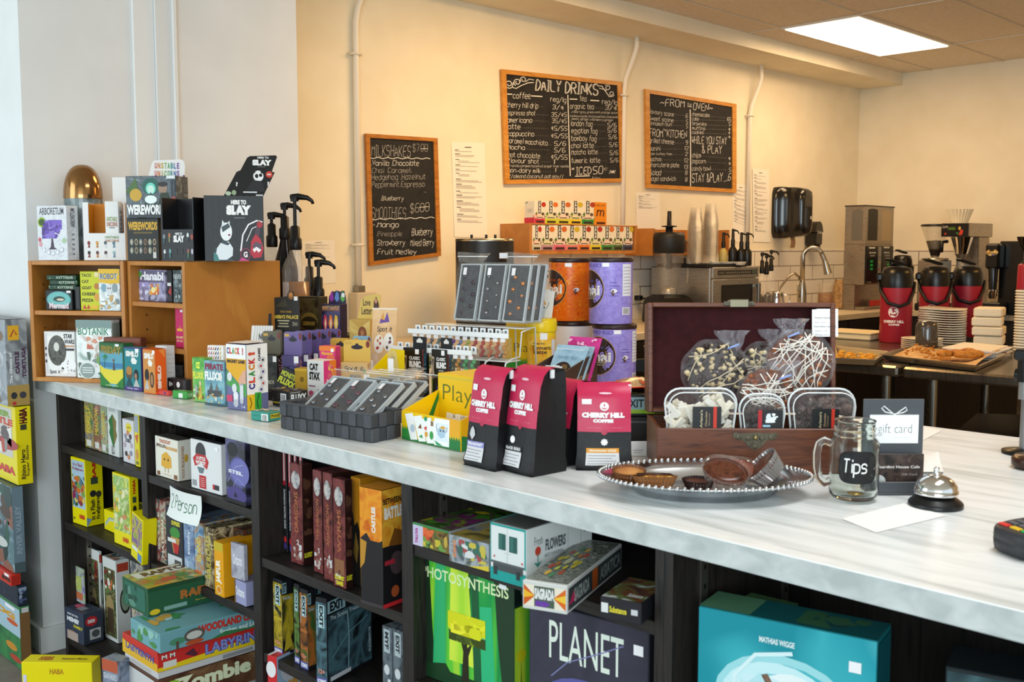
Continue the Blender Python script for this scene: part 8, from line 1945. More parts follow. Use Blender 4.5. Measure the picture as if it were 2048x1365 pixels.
# ================================================================ tea shelf
TSH=A(['#a8672a','#b87838','#c48544'],6,8,.4,1,(4,1,1),4)
z1=wq(1000,448).z-.0
SXa=wq(1000,449).x
YFs=atX(1059,SXa,z1).y
SXb=atY(1275,YFs,z1).x
zs0=atX(1059,SXa,z1)
hS=-upto(V((SXa,YFs,z1)),509)
def wall_shelf(label,x0,x1,yf,zt_,h):
 t_=.018
 o=empty('wall_shelf',label,'shelf',(x0,yf,zt_-h),0,'wooden wall shelves')
 W_,D_=x1-x0,YB-yf-.001
 m=lambda lo,hi,nm:MB().box(lo,hi,TSH,.001).obj(nm,o)
 m((0,0,0),(t_,D_,h),'end_panel')
 m((W_-t_,0,0),(W_,D_,h),'end_panel')
 m((t_,0,0),(W_-t_,D_,t_),'bottom_board')
 m((t_,D_-.006,t_),(W_-t_,D_,h),'back_panel')
 return o
hS=abs(hS)
wall_shelf('honey wood wall shelf filled with tea boxes',SXa,SXb,YFs,z1,hS)
TEA_=[('#c92a4a','#d8505a','rose'),('#c9d02a','#7a8a1a','lime'),('#c9cc2a','#8a9a1a','yellow green'),('#e0c81a','#8a6a2a','yellow'),('#2f8f3a','#1f6a2a','green'),('#e08a1a','#6a2a12','orange')]
T2=[('#c9c8b0','#c9301f','cream'),('#b88a9a','#5a2f3a','mauve'),('#d8607a','#6a2a34','pink'),('#d87a7a','#4a2424','salmon'),('#e0702a','#5a2a14','orange'),('#d8c82a','#7a8a2a','yellow'),('#3a8a3a','#2a5a2a','green'),('#4a6a3a','#2f3f2a','olive'),('#3f4a6a','#24283a','slate blue')]
def tea(label,x0,x1,yt,z,c,k,yf,group,last=False,first=False):
 a_=atY(x0,yf,z)
 b_=atY(x1,yf,z)
 h=upto(a_,yt)
 w2=b_.x-a_.x-.0015
 cream='#e6e0cf'
 F=[('r',.0,.0,1,.2,c[0]),('e',.5,.30,.62,.12,c[0]),('e',.5,.31,.56,.11,'#d9d8b0' if k%2 else '#e6cfc0'),('r',.35,.44,.62,.99,'#17222a'),('t','NUMI',.485,.72,.16,.46,'#e9e9e4',-90,.04),('e',.88,.84,.22,.11,['#b8301f','#d8702a','#c9642a','#c9b02a','#a83a1f'][k%5]),('e',.8,.42,.14,.07,'#5a4a34'),('p',[(.05,.4),(.2,.52),(.3,.4),(.2,.36)],'#4f7a2f'),('p',[(.1,.3),(.24,.46),(.2,.3)],c[1]),('r',.16,.03,.9,.12,'#3a2a26'),('r',.2,.24,.8,.28,'#6a5a44')]
 if last:
  F=[('r',0,0,1,1,c[0]),('h','Mighty Leaf',.5,.86,.7,.12,'#4a2410',0,.9),('h','m',.5,.52,.66,.3,'#5a2a12',0,.7),('r',.2,.02,.9,.12,'#4a2410')]
  cream=c[0]
 o=gbox('tea_box',label,(a_,0,w2,.07,h),cream,{'F':F,'L':[('r',0,0,1,.25,c[0]),('p',[(.1,.9),(.3,.98),(.3,.9)],'#3a6a2a'),('r',.3,.5,.8,.52,'#b8b4a4'),('r',.3,.56,.8,.58,'#b8b4a4'),('r',.3,.62,.8,.64,'#b8b4a4')]},cat='tea box',group=group)
 return o
xs_=[1069,1090,1114,1139,1163.5,1188,1213]
for k in range(6):
 tea('%s tea box, %s on the top of the wall shelf'%(TEA_[k][2],['first from the left','second from the left','third from the left','fourth from the left','fifth from the left','last on the right'][k]),xs_[k],xs_[k+1],402 if k<5 else 405,z1-hS+hS+.001,TEA_[k],k,YFs+.03,'tea boxes on top of the wall shelf',k==5)if False else None
inner=[1061.5,1082,1107,1131.5,1157,1180,1202.5,1226,1245.5,1265]
for k in range(9):
 tea('%s tea box inside the wall shelf, %s of nine from the left'%(T2[k][2],['first','second','third','fourth','fifth','sixth','seventh','eighth','ninth'][k]),inner[k]+(3 if k==0 else 0),inner[k+1],451,z1-hS+.0185,T2[k],k,YFs+.004,'tea boxes inside the wall shelf')
tb=MB().box((SXa+.019,YFs+.002,z1-.0065),(SXb-.019,YB-.008,z1),TSH,.001)
TOPB=tb.obj('shelf_top_board')
TOPB.parent=[o for o in bpy.data.objects if o.name=='wall_shelf'][0]
TOPB.matrix_parent_inverse=Matrix.Translation(-V((SXa,YFs,z1-hS)))
for k in range(6):
 tea('%s tea box on top of the wall shelf, %s'%(TEA_[k][2],['first from the left','second from the left','third from the left','fourth from the left','fifth from the left','last on the right'][k]),xs_[k],xs_[k+1],402 if k<5 else 405,z1,TEA_[k],k,YFs+.02,'tea boxes on top of the wall shelf',k==5)
X2=atY(1306,YFs,z1).x
wall_shelf('honey wood wall shelf behind the blender',X2,X2+.75,YFs,z1-.012,hS)
# ================================================================ things along the back worktop
BH=.91
def lathe_thing(o,nm,prof,c,n=28,cap=True):
 return MB().lathe(prof,c,n,None,cap).obj(nm,o)
 # black curved appliance
q=atY(970,3.50,BH)
wA=(1027-911)/FPX*(q-C0).length/2*1.0
zt_=upto(q,478)
ap=empty('curved_appliance','black curved front appliance with a brushed top and three knobs','kitchen appliance',q+V((0,0,.001)),hdir(-6)[1])
MB().lathe([(wA,.0),(wA,zt_-.012)],A(['#1c1c1e','#262628'],30,3,.35),40,T(0,0,0),True,True,None,1,.8).obj('body',ap)
MB().lathe([(wA*1.01,zt_-.012),(wA*1.01,zt_-.002),(wA*.97,zt_),(0,zt_)],C('#b9b0a0',.25,1),40,None,False,True,None,1,.8).obj('top_plate',ap)
for x in(-.45,.05,.36):
 MB().cyl((wA*x,0,zt_),(wA*x,0,zt_+.018),.006,BLK,8).obj('knob',ap)
MB().box((wA*.42,-wA*.74,zt_*.80),(wA*.72,-wA*.66,zt_*.86),C('#c9c9c9',.2,1),.002).obj('badge',ap)
MB().grid(lambda u,v:(wA*1.004*math.cos(-2.3+1.5*u),wA*.805*math.sin(-2.3+1.5*u),zt_*(.50+(.16*v)*math.sin(math.pi*(.1+.8*u)))),18,4,C('#6a6a6e',.25)).obj('window',ap)
# brown pump bottle behind the cards
def pump_bottle(label,px_,y0,ytop,D,z,r,bcol,liq,fill,clear,group,neck=.55,side=1,label_=False):
 q=atD(px_,D,z)
 h=upto(q,ytop)
 o=empty('pump_bottle',label,'pump bottle',q+V((0,0,.001)),hdir(0)[1],group)
 hb=h*neck
 prof=[(0,.002),(r*.9,.002),(r,.01),(r,hb*.72),(r*.92,hb*.80),(r*.5,hb*.93),(r*.36,hb)]
 MB().lathe(prof,bcol,28,None,False).obj('bottle',o)
 if liq:
  MB().lathe([(0,.004),(r*.9,.004),(r*.93,.012),(r*.93,hb*fill),(0,hb*fill)],liq,24,None,False).obj('liquid',o)
 if label_:
  MB().lathe([(r*1.006,hb*.28),(r*1.006,hb*.6)],C('#dfe0e0',.5),8,None,False,True,(-2.6,-1.9)).obj('label',o)
 MB().lathe([(r*.42,hb-.006),(r*.46,hb),(r*.46,hb+.03),(r*.34,hb+.036),(r*.34,hb+.07),(r*.2,hb+.075)],BLK,20).obj('collar',o)
 p=MB().cyl((0,0,hb+.07),(0,0,h-.008),r*.13,BLK,10)
 p.tube([(-r*.3*side,0,h-.002),(r*.25*side,0,h),(r*.9*side,0,h-.004),(r*1.25*side,0,h-.014),(r*1.32*side,0,h-.024)],[r*.2,r*.24,r*.18,r*.13,r*.11],BLK,8)
 p.lathe([(r*.3,h-.016),(r*.3,h+.004),(r*.22,h+.008)],BLK,14)
 p.obj('pump_head',o)
 return o
pump_bottle('brown pump bottle behind the fanned white cards',1070,0,545,4.35,BH,.04,A(['#3a2014','#4a2a1a'],20,1,.3),None,0,False,'pump bottles',.7)
bpy.data.objects['pump_bottle'].children[-1].data.materials[0]=A(['#5a2f16','#6a3a1e'],20,1,.35)
# riser and the syrup bottles at the left end of the counter
rq=atD(575,3.34,CH)
rs=MB().box((0,0,0),(.22,.19,.13),C('#1c1b1c',.5),.003).obj('bottle_riser')
tag(rs,'low black riser box under the syrup bottles','riser')
rs.location,rs.rotation_euler=atD(548,3.34,CH)+V((0,0,.001)),(0,0,hdir(20)[1])
GSY='syrup pump bottles beside the cube shelf'
AMB=glass('#d8902a',.02,1.3)
DKL=C('#1c0e0a',.12)
CLB=film(.22,'#f0f2f2',.04)
zr=CH+.132
pump_bottle('clear bottle of amber syrup with a tall black pump, nearest the wall paper',594,0,394,3.46,zr,.046,CLB,C('#9a6418',.12),.60,True,GSY,.62,1,True)
pump_bottle('dark syrup bottle with a black pump behind the amber one',575,0,411,3.56,CH,.042,C('#15110f',.15),None,.5,True,GSY,.80)
pump_bottle('dark syrup bottle with a black pump close to the cube shelf',549,0,430,3.56,CH,.042,CLB,DKL,.85,True,GSY,.80)
pump_bottle('short dark syrup bottle with a black pump right of the amber one',640,0,525,3.52,CH,.042,CLB,DKL,.8,True,GSY,.66)
pump_bottle('black pumped syrup bottle behind the short one',622,0,509,3.66,CH,.042,C('#15110f',.15),None,.8,True,GSY,.70)
# outlet, plug and cord
oq=wq(1269,588,.0085)
ot=MB().box((oq.x-.036,oq.y-.006,oq.z-.058),(oq.x+.036,oq.y,oq.z+.058),C('#ece6d8',.4),.003)
for dz in(-.022,.022):
 ot.box((oq.x-.016,oq.y-.009,oq.z+dz-.014),(oq.x+.016,oq.y-.0055,oq.z+dz+.014),C('#e0d9ca',.4),.002)
tag(ot.obj('wall_outlet'),'white wall outlet on the tiles behind the lavender canister','outlet')
cdp=MB().box((oq.x-.018,oq.y-.05,oq.z-.036),(oq.x+.018,oq.y-.0095,oq.z-.008),BLK,.004)
cdp.tube([(oq.x,oq.y-.05,oq.z-.022),(oq.x+.03,oq.y-.09,oq.z-.03),(oq.x+.05,oq.y-.12,oq.z-.10),(oq.x+.02,oq.y-.16,oq.z-.17),(oq.x-.02,oq.y-.22,BH+.006),(oq.x+.05,oq.y-.32,BH+.006),(oq.x+.22,oq.y-.36,BH+.006)],.005,BLK,8)
tag(cdp.obj('power_cord'),'black power cord plugged into the wall outlet','cord')
# blender
bq_=on(1336,648,BH)
bD=(bq_-C0).dot(V((math.sin(YAW),math.cos(YAW),0)))
bq_=atD(1336,bD+.10,BH)
bl=empty('blender','black based jug blender with a tamper on the back worktop','blender',bq_+V((0,0,.001)),hdir(-25)[1])
hb1=upto(bq_,590)
wB=90/FPX*(bD+.1)/2*.82
mb=MB()
ring=[(-1,-1),(1,-1),(1,1),(-1,1)]
vs=[]
for z,s_ in((0,1.0),(.02,1.02),(hb1*.75,.96),(hb1*.9,.84),(hb1,.62)):
 vs+=[(x*wB*s_,y*wB*s_,z)for x,y in ring]
mb.add(vs,[(k*4+i,k*4+(i+1)%4,(k+1)*4+(i+1)%4,(k+1)*4+i)for k in range(4)for i in range(4)],C('#121213',.3))
mb.add(vs[-4:],[(0,1,2,3)],C('#121213',.3)).add(vs[:4][::-1],[(0,1,2,3)],C('#121213',.3))
mb.obj('motor_base',bl)
hj1,hj2=hb1+.002,upto(bq_,503)
JGB=film(.30,'#d8d4cc',.06)
MB().lathe([(.052,hj1),(.052,hj1+.035),(.058,hj1+.045),(.082,hj2)],JGB,20,None,False).obj('jug',bl)
MB().lathe([(.046,hj1+.003),(.046,hj1+.03),(.02,hj1+.04),(.006,hj1+.05)],C('#a8a49c',.3,.5),8).obj('blade_hub',bl)
MB().tube([(.078,0,hj2-.03),(.125,0,hj2-.035),(.13,0,hj1+.12),(.125,0,hj1+.06)],.008,JGB,8).obj('jug_handle',bl)
hl=upto(bq_,466)
MB().lathe([(.080,hj2-.012),(.088,hj2),(.088,hl-.02),(.080,hl),(.03,hl+.002)],C('#1a1a1b',.5),24).obj('lid',bl)
ht2=upto(bq_,423)
MB().lathe([(.016,hj1+.14),(.020,hl),(.020,hl+.03),(.042,hl+.032),(.042,hl+.037),(.014,hl+.04),(.011,ht2)],C('#161617',.5),18).obj('tamper',bl)
# microwave
mY=3.30
mq=atY(1424,mY,BH)
mz=upto(mq,536)
mR=atY(1516,mY,BH).x
mB=min(atX(1301,mq.x,BH).y,YB-.03)
mw=empty('microwave','stainless steel commercial microwave on the back worktop','microwave',mq+V((0,0,.001)),0)
SSL=A(['#8f8b84','#a8a49c','#9a968e'],14,6,.30,.3,(1,1,14))
SSL.node_tree.nodes['Principled BSDF'].inputs['Metallic'].default_value=0.85
W_,D_=mR-mq.x,mB-mY
MB().box((0,.02,.012),(W_,D_,mz),SSL,.004).obj('case',mw)
cp_=MB().box((.0,.0,mz*.80),(W_,.0195,mz),SSL,.003)
cp_.deco((V((0,0,mz*.80)),V((1,0,0)),V((0,0,1)),V((0,-1,0)),W_,mz*.2),[('r',.10,.3,.95,.72,'#26241f')]+[('r',.28+.045*k,.42,.305+.045*k,.58,'#8a8474')for k in range(12)]+[('r',.12,.4,.24,.6,'#5a5648'),('r',.84,.36,.93,.66,'#4a5a50')])
cp_.obj('control_panel',mw)
dr_=MB().box((.0,.0,.02),(W_,.0195,mz*.785),SSL,.003)
dr_.deco((V((0,0,.02)),V((1,0,0)),V((0,0,1)),V((0,-1,0)),W_,mz*.765),[('r',.18,.12,.86,.80,'#0e0d0c'),('r',.22,.16,.82,.72,'#1a1816')])
do_=dr_.obj('door',mw)
MB().box((W_*.88,-.035,.06),(W_*.94,-.022,mz*.7),C('#9a968e',.25,1),.004).box((W_*.89,-.022,.07),(W_*.93,0,.09),C('#9a968e',.25,1)).box((W_*.89,-.022,mz*.62),(W_*.93,0,mz*.66),C('#9a968e',.25,1)).obj('handle',do_)
for(x,y)in((.03,.05),(W_-.03,.05),(.03,D_-.05),(W_-.03,D_-.05)):
 MB().cyl((x,y,0),(x,y,.013),.012,BLK,10).obj('foot',mw)
mz+=BH+.001
# black tray with cups on the microwave
ty_=mq.y+.16
tl_=V((mq.x-.03,mY+.02,mz+.001))
bt=MB().box((0,0,0),(W_*.86,D_*.8,.008),C('#171718',.45),.003).box((0,0,.008),(W_*.86,.008,.018),C('#171718',.45)).box((0,D_*.8-.008,.008),(W_*.86,D_*.8,.018),C('#171718',.45)).box((0,.008,.008),(.008,D_*.8-.008,.018),C('#171718',.45)).box((W_*.86-.008,.008,.008),(W_*.86,D_*.8-.008,.018),C('#171718',.45))
bt=bt.obj('serving_tray')
tag(bt,'black serving tray with clear cups on top of the microwave','tray')
bt.location=tl_
CUPM=film(.34,'#e9e4da',.08)
def cup_stack(label,px_,ytop,D,z,n,group):
 q=atD(px_,D,z)
 h=upto(q,ytop)
 o=empty('cup_stack',label,'stack of cups',q+V((0,0,.001)),0,group)
 st_h_=(h-.115)/max(1,n-1)
 for k in range(n):
  z0=k*st_h_
  MB().lathe([(.030,z0+.115),(.0465,z0+.004),(.049,z0+.003),(.049,z0)],CUPM,18,None,False).obj('cup',o)
 MB().lathe([(0,h-.001),(.029,h-.001),(.030,h)],CUPM,18,None,False).obj('cup_base',o)
 return o
tD=(tl_+V((W_*.4,D_*.35,0))-C0).dot(V((math.sin(YAW),math.cos(YAW),0)))
cup_stack('left stack of upturned clear plastic cups on the microwave',1390,416,tD-.02,mz+.0105,16,'stacks of clear cups')
cup_stack('taller right stack of upturned clear plastic cups on the microwave',1420,408,tD+.04,mz+.0105,18,'stacks of clear cups')
for k in range(5):
 q=atD(1432+12*k,tD-.03+.02*(k%2),mz+.0105)
 o=MB().lathe([(.026,0),(.036,.016),(.037,.018),(.0,.0175)],C('#dcd6c8',.4),18,None,False).obj('plastic_lid')
 tag(o,'small white lid on the black tray, %s from the left'%['first','second','third','fourth','fifth'][k],'lid','white lids on the black tray')
 o.location=q+V((0,0,.001))
GPM='small pump bottles around the microwave'
for k,(px_,yt_,dD)in enumerate(((1446,468,.16),(1465,461,.18),(1482,468,.20),(1494,468,.22))):
 pump_bottle(['yellow labelled pump bottle on the microwave behind the cups','tallest black pump bottle on the microwave','black pump bottle on the microwave, second from its right end','black pump bottle at the right end of the microwave'][k],px_,0,yt_,min(tD+dD,tD+.12),mz+.0005,.026,C('#c9b46a',.3)if k==0 else C('#1a1614',.3),None,0,False,GPM,.58)
for k,(px_,yt_)in enumerate(((1497,508),(1513,512),(1524,503))):
 q=on(px_,612,BH)
 pump_bottle(['tall clear pump bottle beside the microwave, nearest it','clear pump bottle beside the microwave, in the middle','clear pump bottle beside the microwave, nearest the pitcher'][k],1522+9*k,0,yt_,atY(1522+9*k,3.42+.04*k,BH).dot(V((math.sin(YAW),math.cos(YAW),0))),BH,.034,CLB,DKL,.5,False,GPM,.7)
jq2=atY(1368,3.70,mz)
jr=MB().lathe([(.035,0),(.035,.12),(.03,.13),(.036,.135),(.036,.155),(0,.155)],C('#8a8680',.25,1),20,None,True).obj('metal_shaker')
tag(jr,'metal shaker canister behind the cups on the microwave','shaker')
jr.location=V((jq2 .x,3.66,mz+.001))
# faucet, small tap, pitcher
fq=atY(1603,3.58,BH)
fc=empty('faucet','brushed steel gooseneck kitchen faucet at the sink','faucet',fq+V((0,0,.001)),0)
fh=upto(fq,496)
BRS=C('#a8a298',.25,1)
MB().lathe([(.035,0),(.035,.01),(.030,.02),(.030,.12),(.019,.19)],BRS,20).obj('base',fc)
r_=.062
pts=[(0,0,.18),(0,0,fh-r_)]+[(r_*.62-r_*.62*math.cos(t_*math.pi/10),-(r_-r_*math.cos(t_*math.pi/10))*.8,fh-r_+r_*math.sin(t_*math.pi/10))for t_ in range(1,10)]
MB().tube(pts,.0155,BRS,12).obj('neck',fc)
e_=V(pts[-1])
MB().cyl(e_,e_+V((.012,-.016,-.045)),.017,BRS).cyl(e_+V((.012,-.016,-.045)),e_+V((.026,-.034,-.13)),.018,BRS,14,.028).obj('spray_head',fc)
MB().tube([(-.028,0,.09),(-.05,0,.13),(-.055,0,.18)],[.008,.007,.005],BRS,8).obj('lever',fc)
sq_=atY(1545,3.70,BH)
MBt=MB().lathe([(.02,0),(.02,.01),(.008,.02)],CHROME,14).tube([(0,0,.01),(0,0,.07),(.05,-.03,.16),(.10,-.06,.23),(.135,-.08,.245),(.16,-.095,.22),(.165,-.10,.20)],.0085,BRS,8)
tag(MBt.obj('filter_tap'),'thin bent filter water tap left of the gooseneck faucet','tap')
bpy.data.objects['filter_tap'].location=sq_+V((0,0,.001))
pq_=atY(1552,3.45,BH)
ph_=upto(pq_,584)
pt_=empty('metal_pitcher','polished steel pitcher beside the microwave','pitcher',pq_+V((0,0,.001)),0)
MB().lathe([(.055,0),(.055,.005),(.052,ph_*.5),(.042,ph_-.01),(.045,ph_),(.04,ph_-.006)],CHROME,24,None,True).obj('body',pt_)
MB().tube([(.045,-.02,ph_-.02),(.09,-.04,ph_-.03),(.09,-.04,.05),(.052,-.02,.03)],.005,CHROME,8).obj('handle',pt_)
# towel dispenser and soap dispenser
a0,a1=wq(1544,380),wq(1614,378)
zt1,zb1=wq(1560,375).z,wq(1560,477).z
DSP=C('#141414',.16,0,.6)
td=empty('towel_dispenser','glossy black paper towel dispenser on the back wall','dispenser',(a0 .x,YB-.001,zb1),0)
W_=atY(1630,YB-.24,1.4).x-a0 .x
H_=zt1-zb1
mb=MB()
out=[]
for k in range(28):
 an=2*math.pi*k/28
 e_x=1/max(abs(math.cos(an))**7+abs(math.sin(an))**7,.01)**(1/7)
 out.append((W_/2+W_/2*math.cos(an)*e_x,H_/2+H_/2*math.sin(an)*e_x))
vs=[]
for y,s_ in((0,1),(-.05,1),(-.05,.97),(-.15,.96),(-.2,.9),(-.225,.8),(-.23,.6)):
 vs+=[(W_/2+(x-W_/2)*s_,y,H_/2+(z-H_/2)*s_)for x,z in out]
n_=28
mb.add(vs,[(k*n_+i,k*n_+(i+1)%n_,(k+1)*n_+(i+1)%n_,(k+1)*n_+i)for k in range(6)for i in range(n_)],DSP,True).add(vs[-n_:],[tuple(range(n_))],DSP)
mb.obj('cover',td)
MB().box((W_*.66,-.233,H_*.36),(W_*.76,-.2305,H_*.42),C('#b9b5ac',.4)).obj('emblem',td)
MB().grid(lambda u,v:(W_*(.45+.38*u),-.10-.01*math.sin(v*3),.01-.075*v-.006*(v>.9)*math.sin(u*40)),16,6,C('#b98f68',.85)).obj('paper_towel',td)
sa=wq(1622,445)
sd_=empty('soap_dispenser','small black soap dispenser beside the paper towel dispenser','dispenser',(atY(1645,YB-.09,1.3).x-.10,YB-.001,wq(1630,497).z),0)
hs_=wq(1630,443).z-wq(1630,497).z
MB().box((0,-.09,.02),(.10,0,hs_*.6),DSP,.012).grid(lambda u,v:(.05+.05*math.cos(math.pi*u),-.09*v,hs_*.58+hs_*.40*math.sin(math.pi*u)),14,4,DSP).poly([(.05+.05*math.cos(math.pi*k/14),-.09,hs_*.58+hs_*.40*math.sin(math.pi*k/14))for k in range(15)],DSP).box((.02,-.085,0),(.08,-.01,.02),DSP,.004).obj('body',sd_)
sg=MB()
stx,sfs=hand2d('Soap',.8,2)
x1=max(p[0]for p in stx)
sg.add([(.022+p[0]/x1*.055,-.0912,hs_*.55+p[1]*.003)for p in stx],sfs,C('#e9e6df',.6))
sg.obj('lettering',sd_)
# amber jar and bag
jq3=atY(1650,3.52,BH)
jh=upto(jq3,567)
ja=empty('storage_jar','glass storage jar of amber sugar by the faucet','jar',jq3+V((0,0,.001)),0)
MB().lathe([(.05,0),(.052,.006),(.052,jh*.72),(.044,jh*.84),(.050,jh*.88),(.050,jh),(0,jh)],film(.3,'#e6dccb',.05),24,None,True).obj('glass_body',ja)
MB().lathe([(0,.003),(.048,.003),(.048,jh*.62),(0,jh*.62)],A(['#7a4a22','#9a6430','#6a3a1a'],60,3,.6),20,None,False).obj('sugar',ja)
bq3=atY(1684,3.48,BH)
bh3=upto(bq3,560)
bm=MB().grid(lambda u,v:(.085*(1-.25*v**2)*math.cos(2*math.pi*u)*(1+.06*math.sin(9*u*6.28)),.07*(1-.35*v**2)*math.sin(2*math.pi*u),bh3*v+.006*math.sin(u*25)),32,8,A(['#a8824e','#c09a66','#8f6c3e'],25,4,.35)).poly([(.063*math.cos(k*.39),.045*math.sin(k*.39),bh3*.96)for k in range(16)],A(['#a8824e','#c09a66','#8f6c3e'],25,4,.35))
tag(bm.obj('paper_bag'),'tan wrapped bag between the sugar jar and the coffee dispenser','bag')
bpy.data.objects['paper_bag'].location=bq3+V((0,0,.001))
# ---- tall steel bean dispenser in the corner
tq_=atY(1726,3.28,BH)
tR=atY(1782,3.28,BH).x
tH=upto(tq_,411)
dp_=empty('bean_grinder','tall stainless steel bean grinder with three windows in the corner','coffee grinder',tq_+V((0,0,.001)),0)
W_=tR-tq_.x
D_=min(atX(1688,tq_.x,1.3).y,YB-.02)-3.28
STL=A(['#8f867a','#a89f92','#988f82'],16,3,.32,.3,(1,1,10))
STL.node_tree.nodes['Principled BSDF'].inputs['Metallic'].default_value=0.8
hz=tH*.63
mb=MB().box((0,0,tH*.24),(W_,D_,tH),STL,.004).box((0,D_*.45,0),(W_,D_,tH*.24),STL,.003).box((-.004,-.004,tH-.006),(W_+.004,D_+.004,tH+.002),C('#2a2622',.4),.002)
mb.deco((V((0,0,hz)),V((1,0,0)),V((0,0,1)),V((0,-1,0)),W_,tH-hz),[('r',0,0,1,.012,'#5a5248'),('r',.08,.1,.42,.88,'#16120f'),('e',.25,.88,.17,.04,'#16120f'),('r',.56,.1,.90,.84,'#b09a74'),('e',.73,.84,.17,.06,'#b09a74')])
mb.deco((V((0,D_,hz)),V((0,-1,0)),V((0,0,1)),V((-1,0,0)),D_,tH-hz),[('r',0,0,1,.012,'#5a5248'),('r',.34,.1,.86,.84,'#6a655c'),('e',.6,.84,.26,.06,'#6a655c')])
mb.obj('case',dp_)
cp_=MB().box((.006,-.010,tH*.255),(W_*.97,-.0004,tH*.615),C('#100f0f',.3),.002)
cp_.deco((V((.006,-.010,tH*.255)),V((1,0,0)),V((0,0,1)),V((0,-1,0)),W_*.97-.006,tH*.36),[('r',.42,.06,.54,.98,'#8f8a82')]+[('r',.14+.62*(k%2),.38-.0+.10*(k//2)-.02,.24+.62*(k%2),.44+.10*(k//2)-.02,'#1fae4a')for k in range(6)]+[('e',.48,.56,.035,.02,'#d8b02a'),('e',.48,.36,.03,.018,'#a82a22'),('r',.08,.93,.3,.97,'#e6e2da'),('r',.62,.94,.84,.98,'#e6e2da'),('t','BLACK',.22,.82,.24,.04,'#e6e2da',0,.05),('t','GOLD',.74,.82,.22,.04,'#e6e2da',0,.05),('r',.12,.72,.3,.76,'#8a867e'),('r',.66,.72,.86,.76,'#8a867e'),('t','COFFEE',.48,.7,.2,.02,'#3a3834',0,.03),('h','Curtis',.12,.04,.16,.04,'#d8d4ca',0,.7)])
cp_.obj('control_panel',dp_)
MB().box((.01,.0,.0),(W_-.01,D_*.44,.02),STL,.003).obj('drip_shelf',dp_)
MB().box((W_*.35,.01,.022),(W_*.7,.03,.06),C('#b8302a',.4),.002).obj('notice_tab',dp_)
# ---- airpots
def airpot(label,px_,ytop,D,z,r,word,group,top_only=False):
 q=atD(px_,D,z)
 h=upto(q,ytop)
 o=empty('airpot',label,'airpot',q+V((0,0,.001)),math.atan2(-q.y,-q.x)+math.pi/2,group)
 RP=C('#a01c30',.42)
 hb=h*.70
 MB().lathe([(r*.96,0),(r,.006),(r,hb)],RP,36).obj('body',o)
 MB().lathe([(r*1.03,hb-.004),(r*1.04,hb+.02),(r*.98,hb+h*.16),(r*.84,hb+h*.235),(r*.5,hb+h*.25),(0,hb+h*.25)],C('#101011',.3),32,None,False).obj('lid',o)
 MB().box((-r*1.3,-r*.28,hb+h*.06),(-r*.8,r*.28,hb+h*.17),C('#101011',.3),.01).obj('spout',o)
 lv_=MB().box((-r*.85,-r*.32,0),(r*.42,r*.32,.012),C('#19191b',.35),.004)
 lv_.deco((V((-r*.8,-r*.3,.012)),V((1,0,0)),V((0,1,0)),V((0,0,1)),r*.9,r*.6),[('r',.05,.1,.95,.9,'#d8b070')])if word!=1 else None
 lv_.obj('pump_lever',o,(0,0,hb+h*.285),(math.radians(0),math.radians(16),math.radians(35)))
 MB().tube([(-r*1.05,0,hb+.02),(-r*.95,-r*.7,hb-h*.06),(-r*.5,-r*1.15,hb-h*.2),(r*.2,-r*1.22,hb-h*.24),(r*.75,-r*.9,hb-h*.2),(r*1.03,-r*.4,hb-h*.06),(r*1.06,0,hb+.02)],.0085,C('#141416',.4),8).obj('carry_handle',o)
 if word:
  lb_=MB()
  W=C('#f0e6e2',.5)
  R=r+.0005
  def at(u,v,off=0):
   a_=-math.pi/2+u/r
   return((R+off)*math.cos(a_),(R+off)*math.sin(a_),v)
  for s_,uc,vc,w_,hh in(('CHERRY HILL',-.005-.006*(word==1),hb*.38,r*1.35,hb*.05),('COFFEE',-.008,hb*.325,r*.68,hb*.032)):
   vs,fs=text2d(s_,.06)
   x0,x1=min(p[0]for p in vs),max(p[0]for p in vs)
   y0,y1=min(p[1]for p in vs),max(p[1]for p in vs)
   lb_.add([at(uc+((p[0]-x0)/(x1-x0)-.5)*w_,vc+((p[1]-y0)/(y1-y0)-.5)*hh)for p in vs],fs,W)
  for(ru,rv,c,off,dv)in((.32,.095,W,0,0),(.2,.045,C('#a01c30',.42),.0004,-.012),(.23,.05,W,.0008,.012),(.06,.05,C('#a01c30',.42),.0012,.04)):
   lb_.add([at(-.012+r*ru*math.cos(k*.314),hb*.55+hb*dv+hb*rv*math.sin(k*.314),off)for k in range(20)],[tuple(range(20))],c)
  lb_.obj('label',o)
 return o
ZTB=.872
GAP='red and black airpots'
airpot('red airpot with its full white cherry logo, leftmost on the steel table',1790,526,4.97,ZTB,.0735,1,GAP)
airpot('red airpot in the middle on the steel table, partly behind white plates',1866,526,5.22,ZTB,.0715,2,GAP)
airpot('red airpot at the right on the steel table, behind white plates',1931,526,5.30,ZTB,.0735,0,GAP)
aq=atY(1801,3.10,BH)
airpot('red airpot standing far back on the worktop beside the bean grinder',1802,505,7.0,BH,.062,0,GAP)
# ---- brewer, grinders on the right worktop
XBK=6.86
def rb_(px_,X=XBK):
 return atX(px_,X,BH)
def box_thing(o,nm,lo,hi,c,b=.004):
 return MB().box(lo,hi,c,b).obj(nm,o)
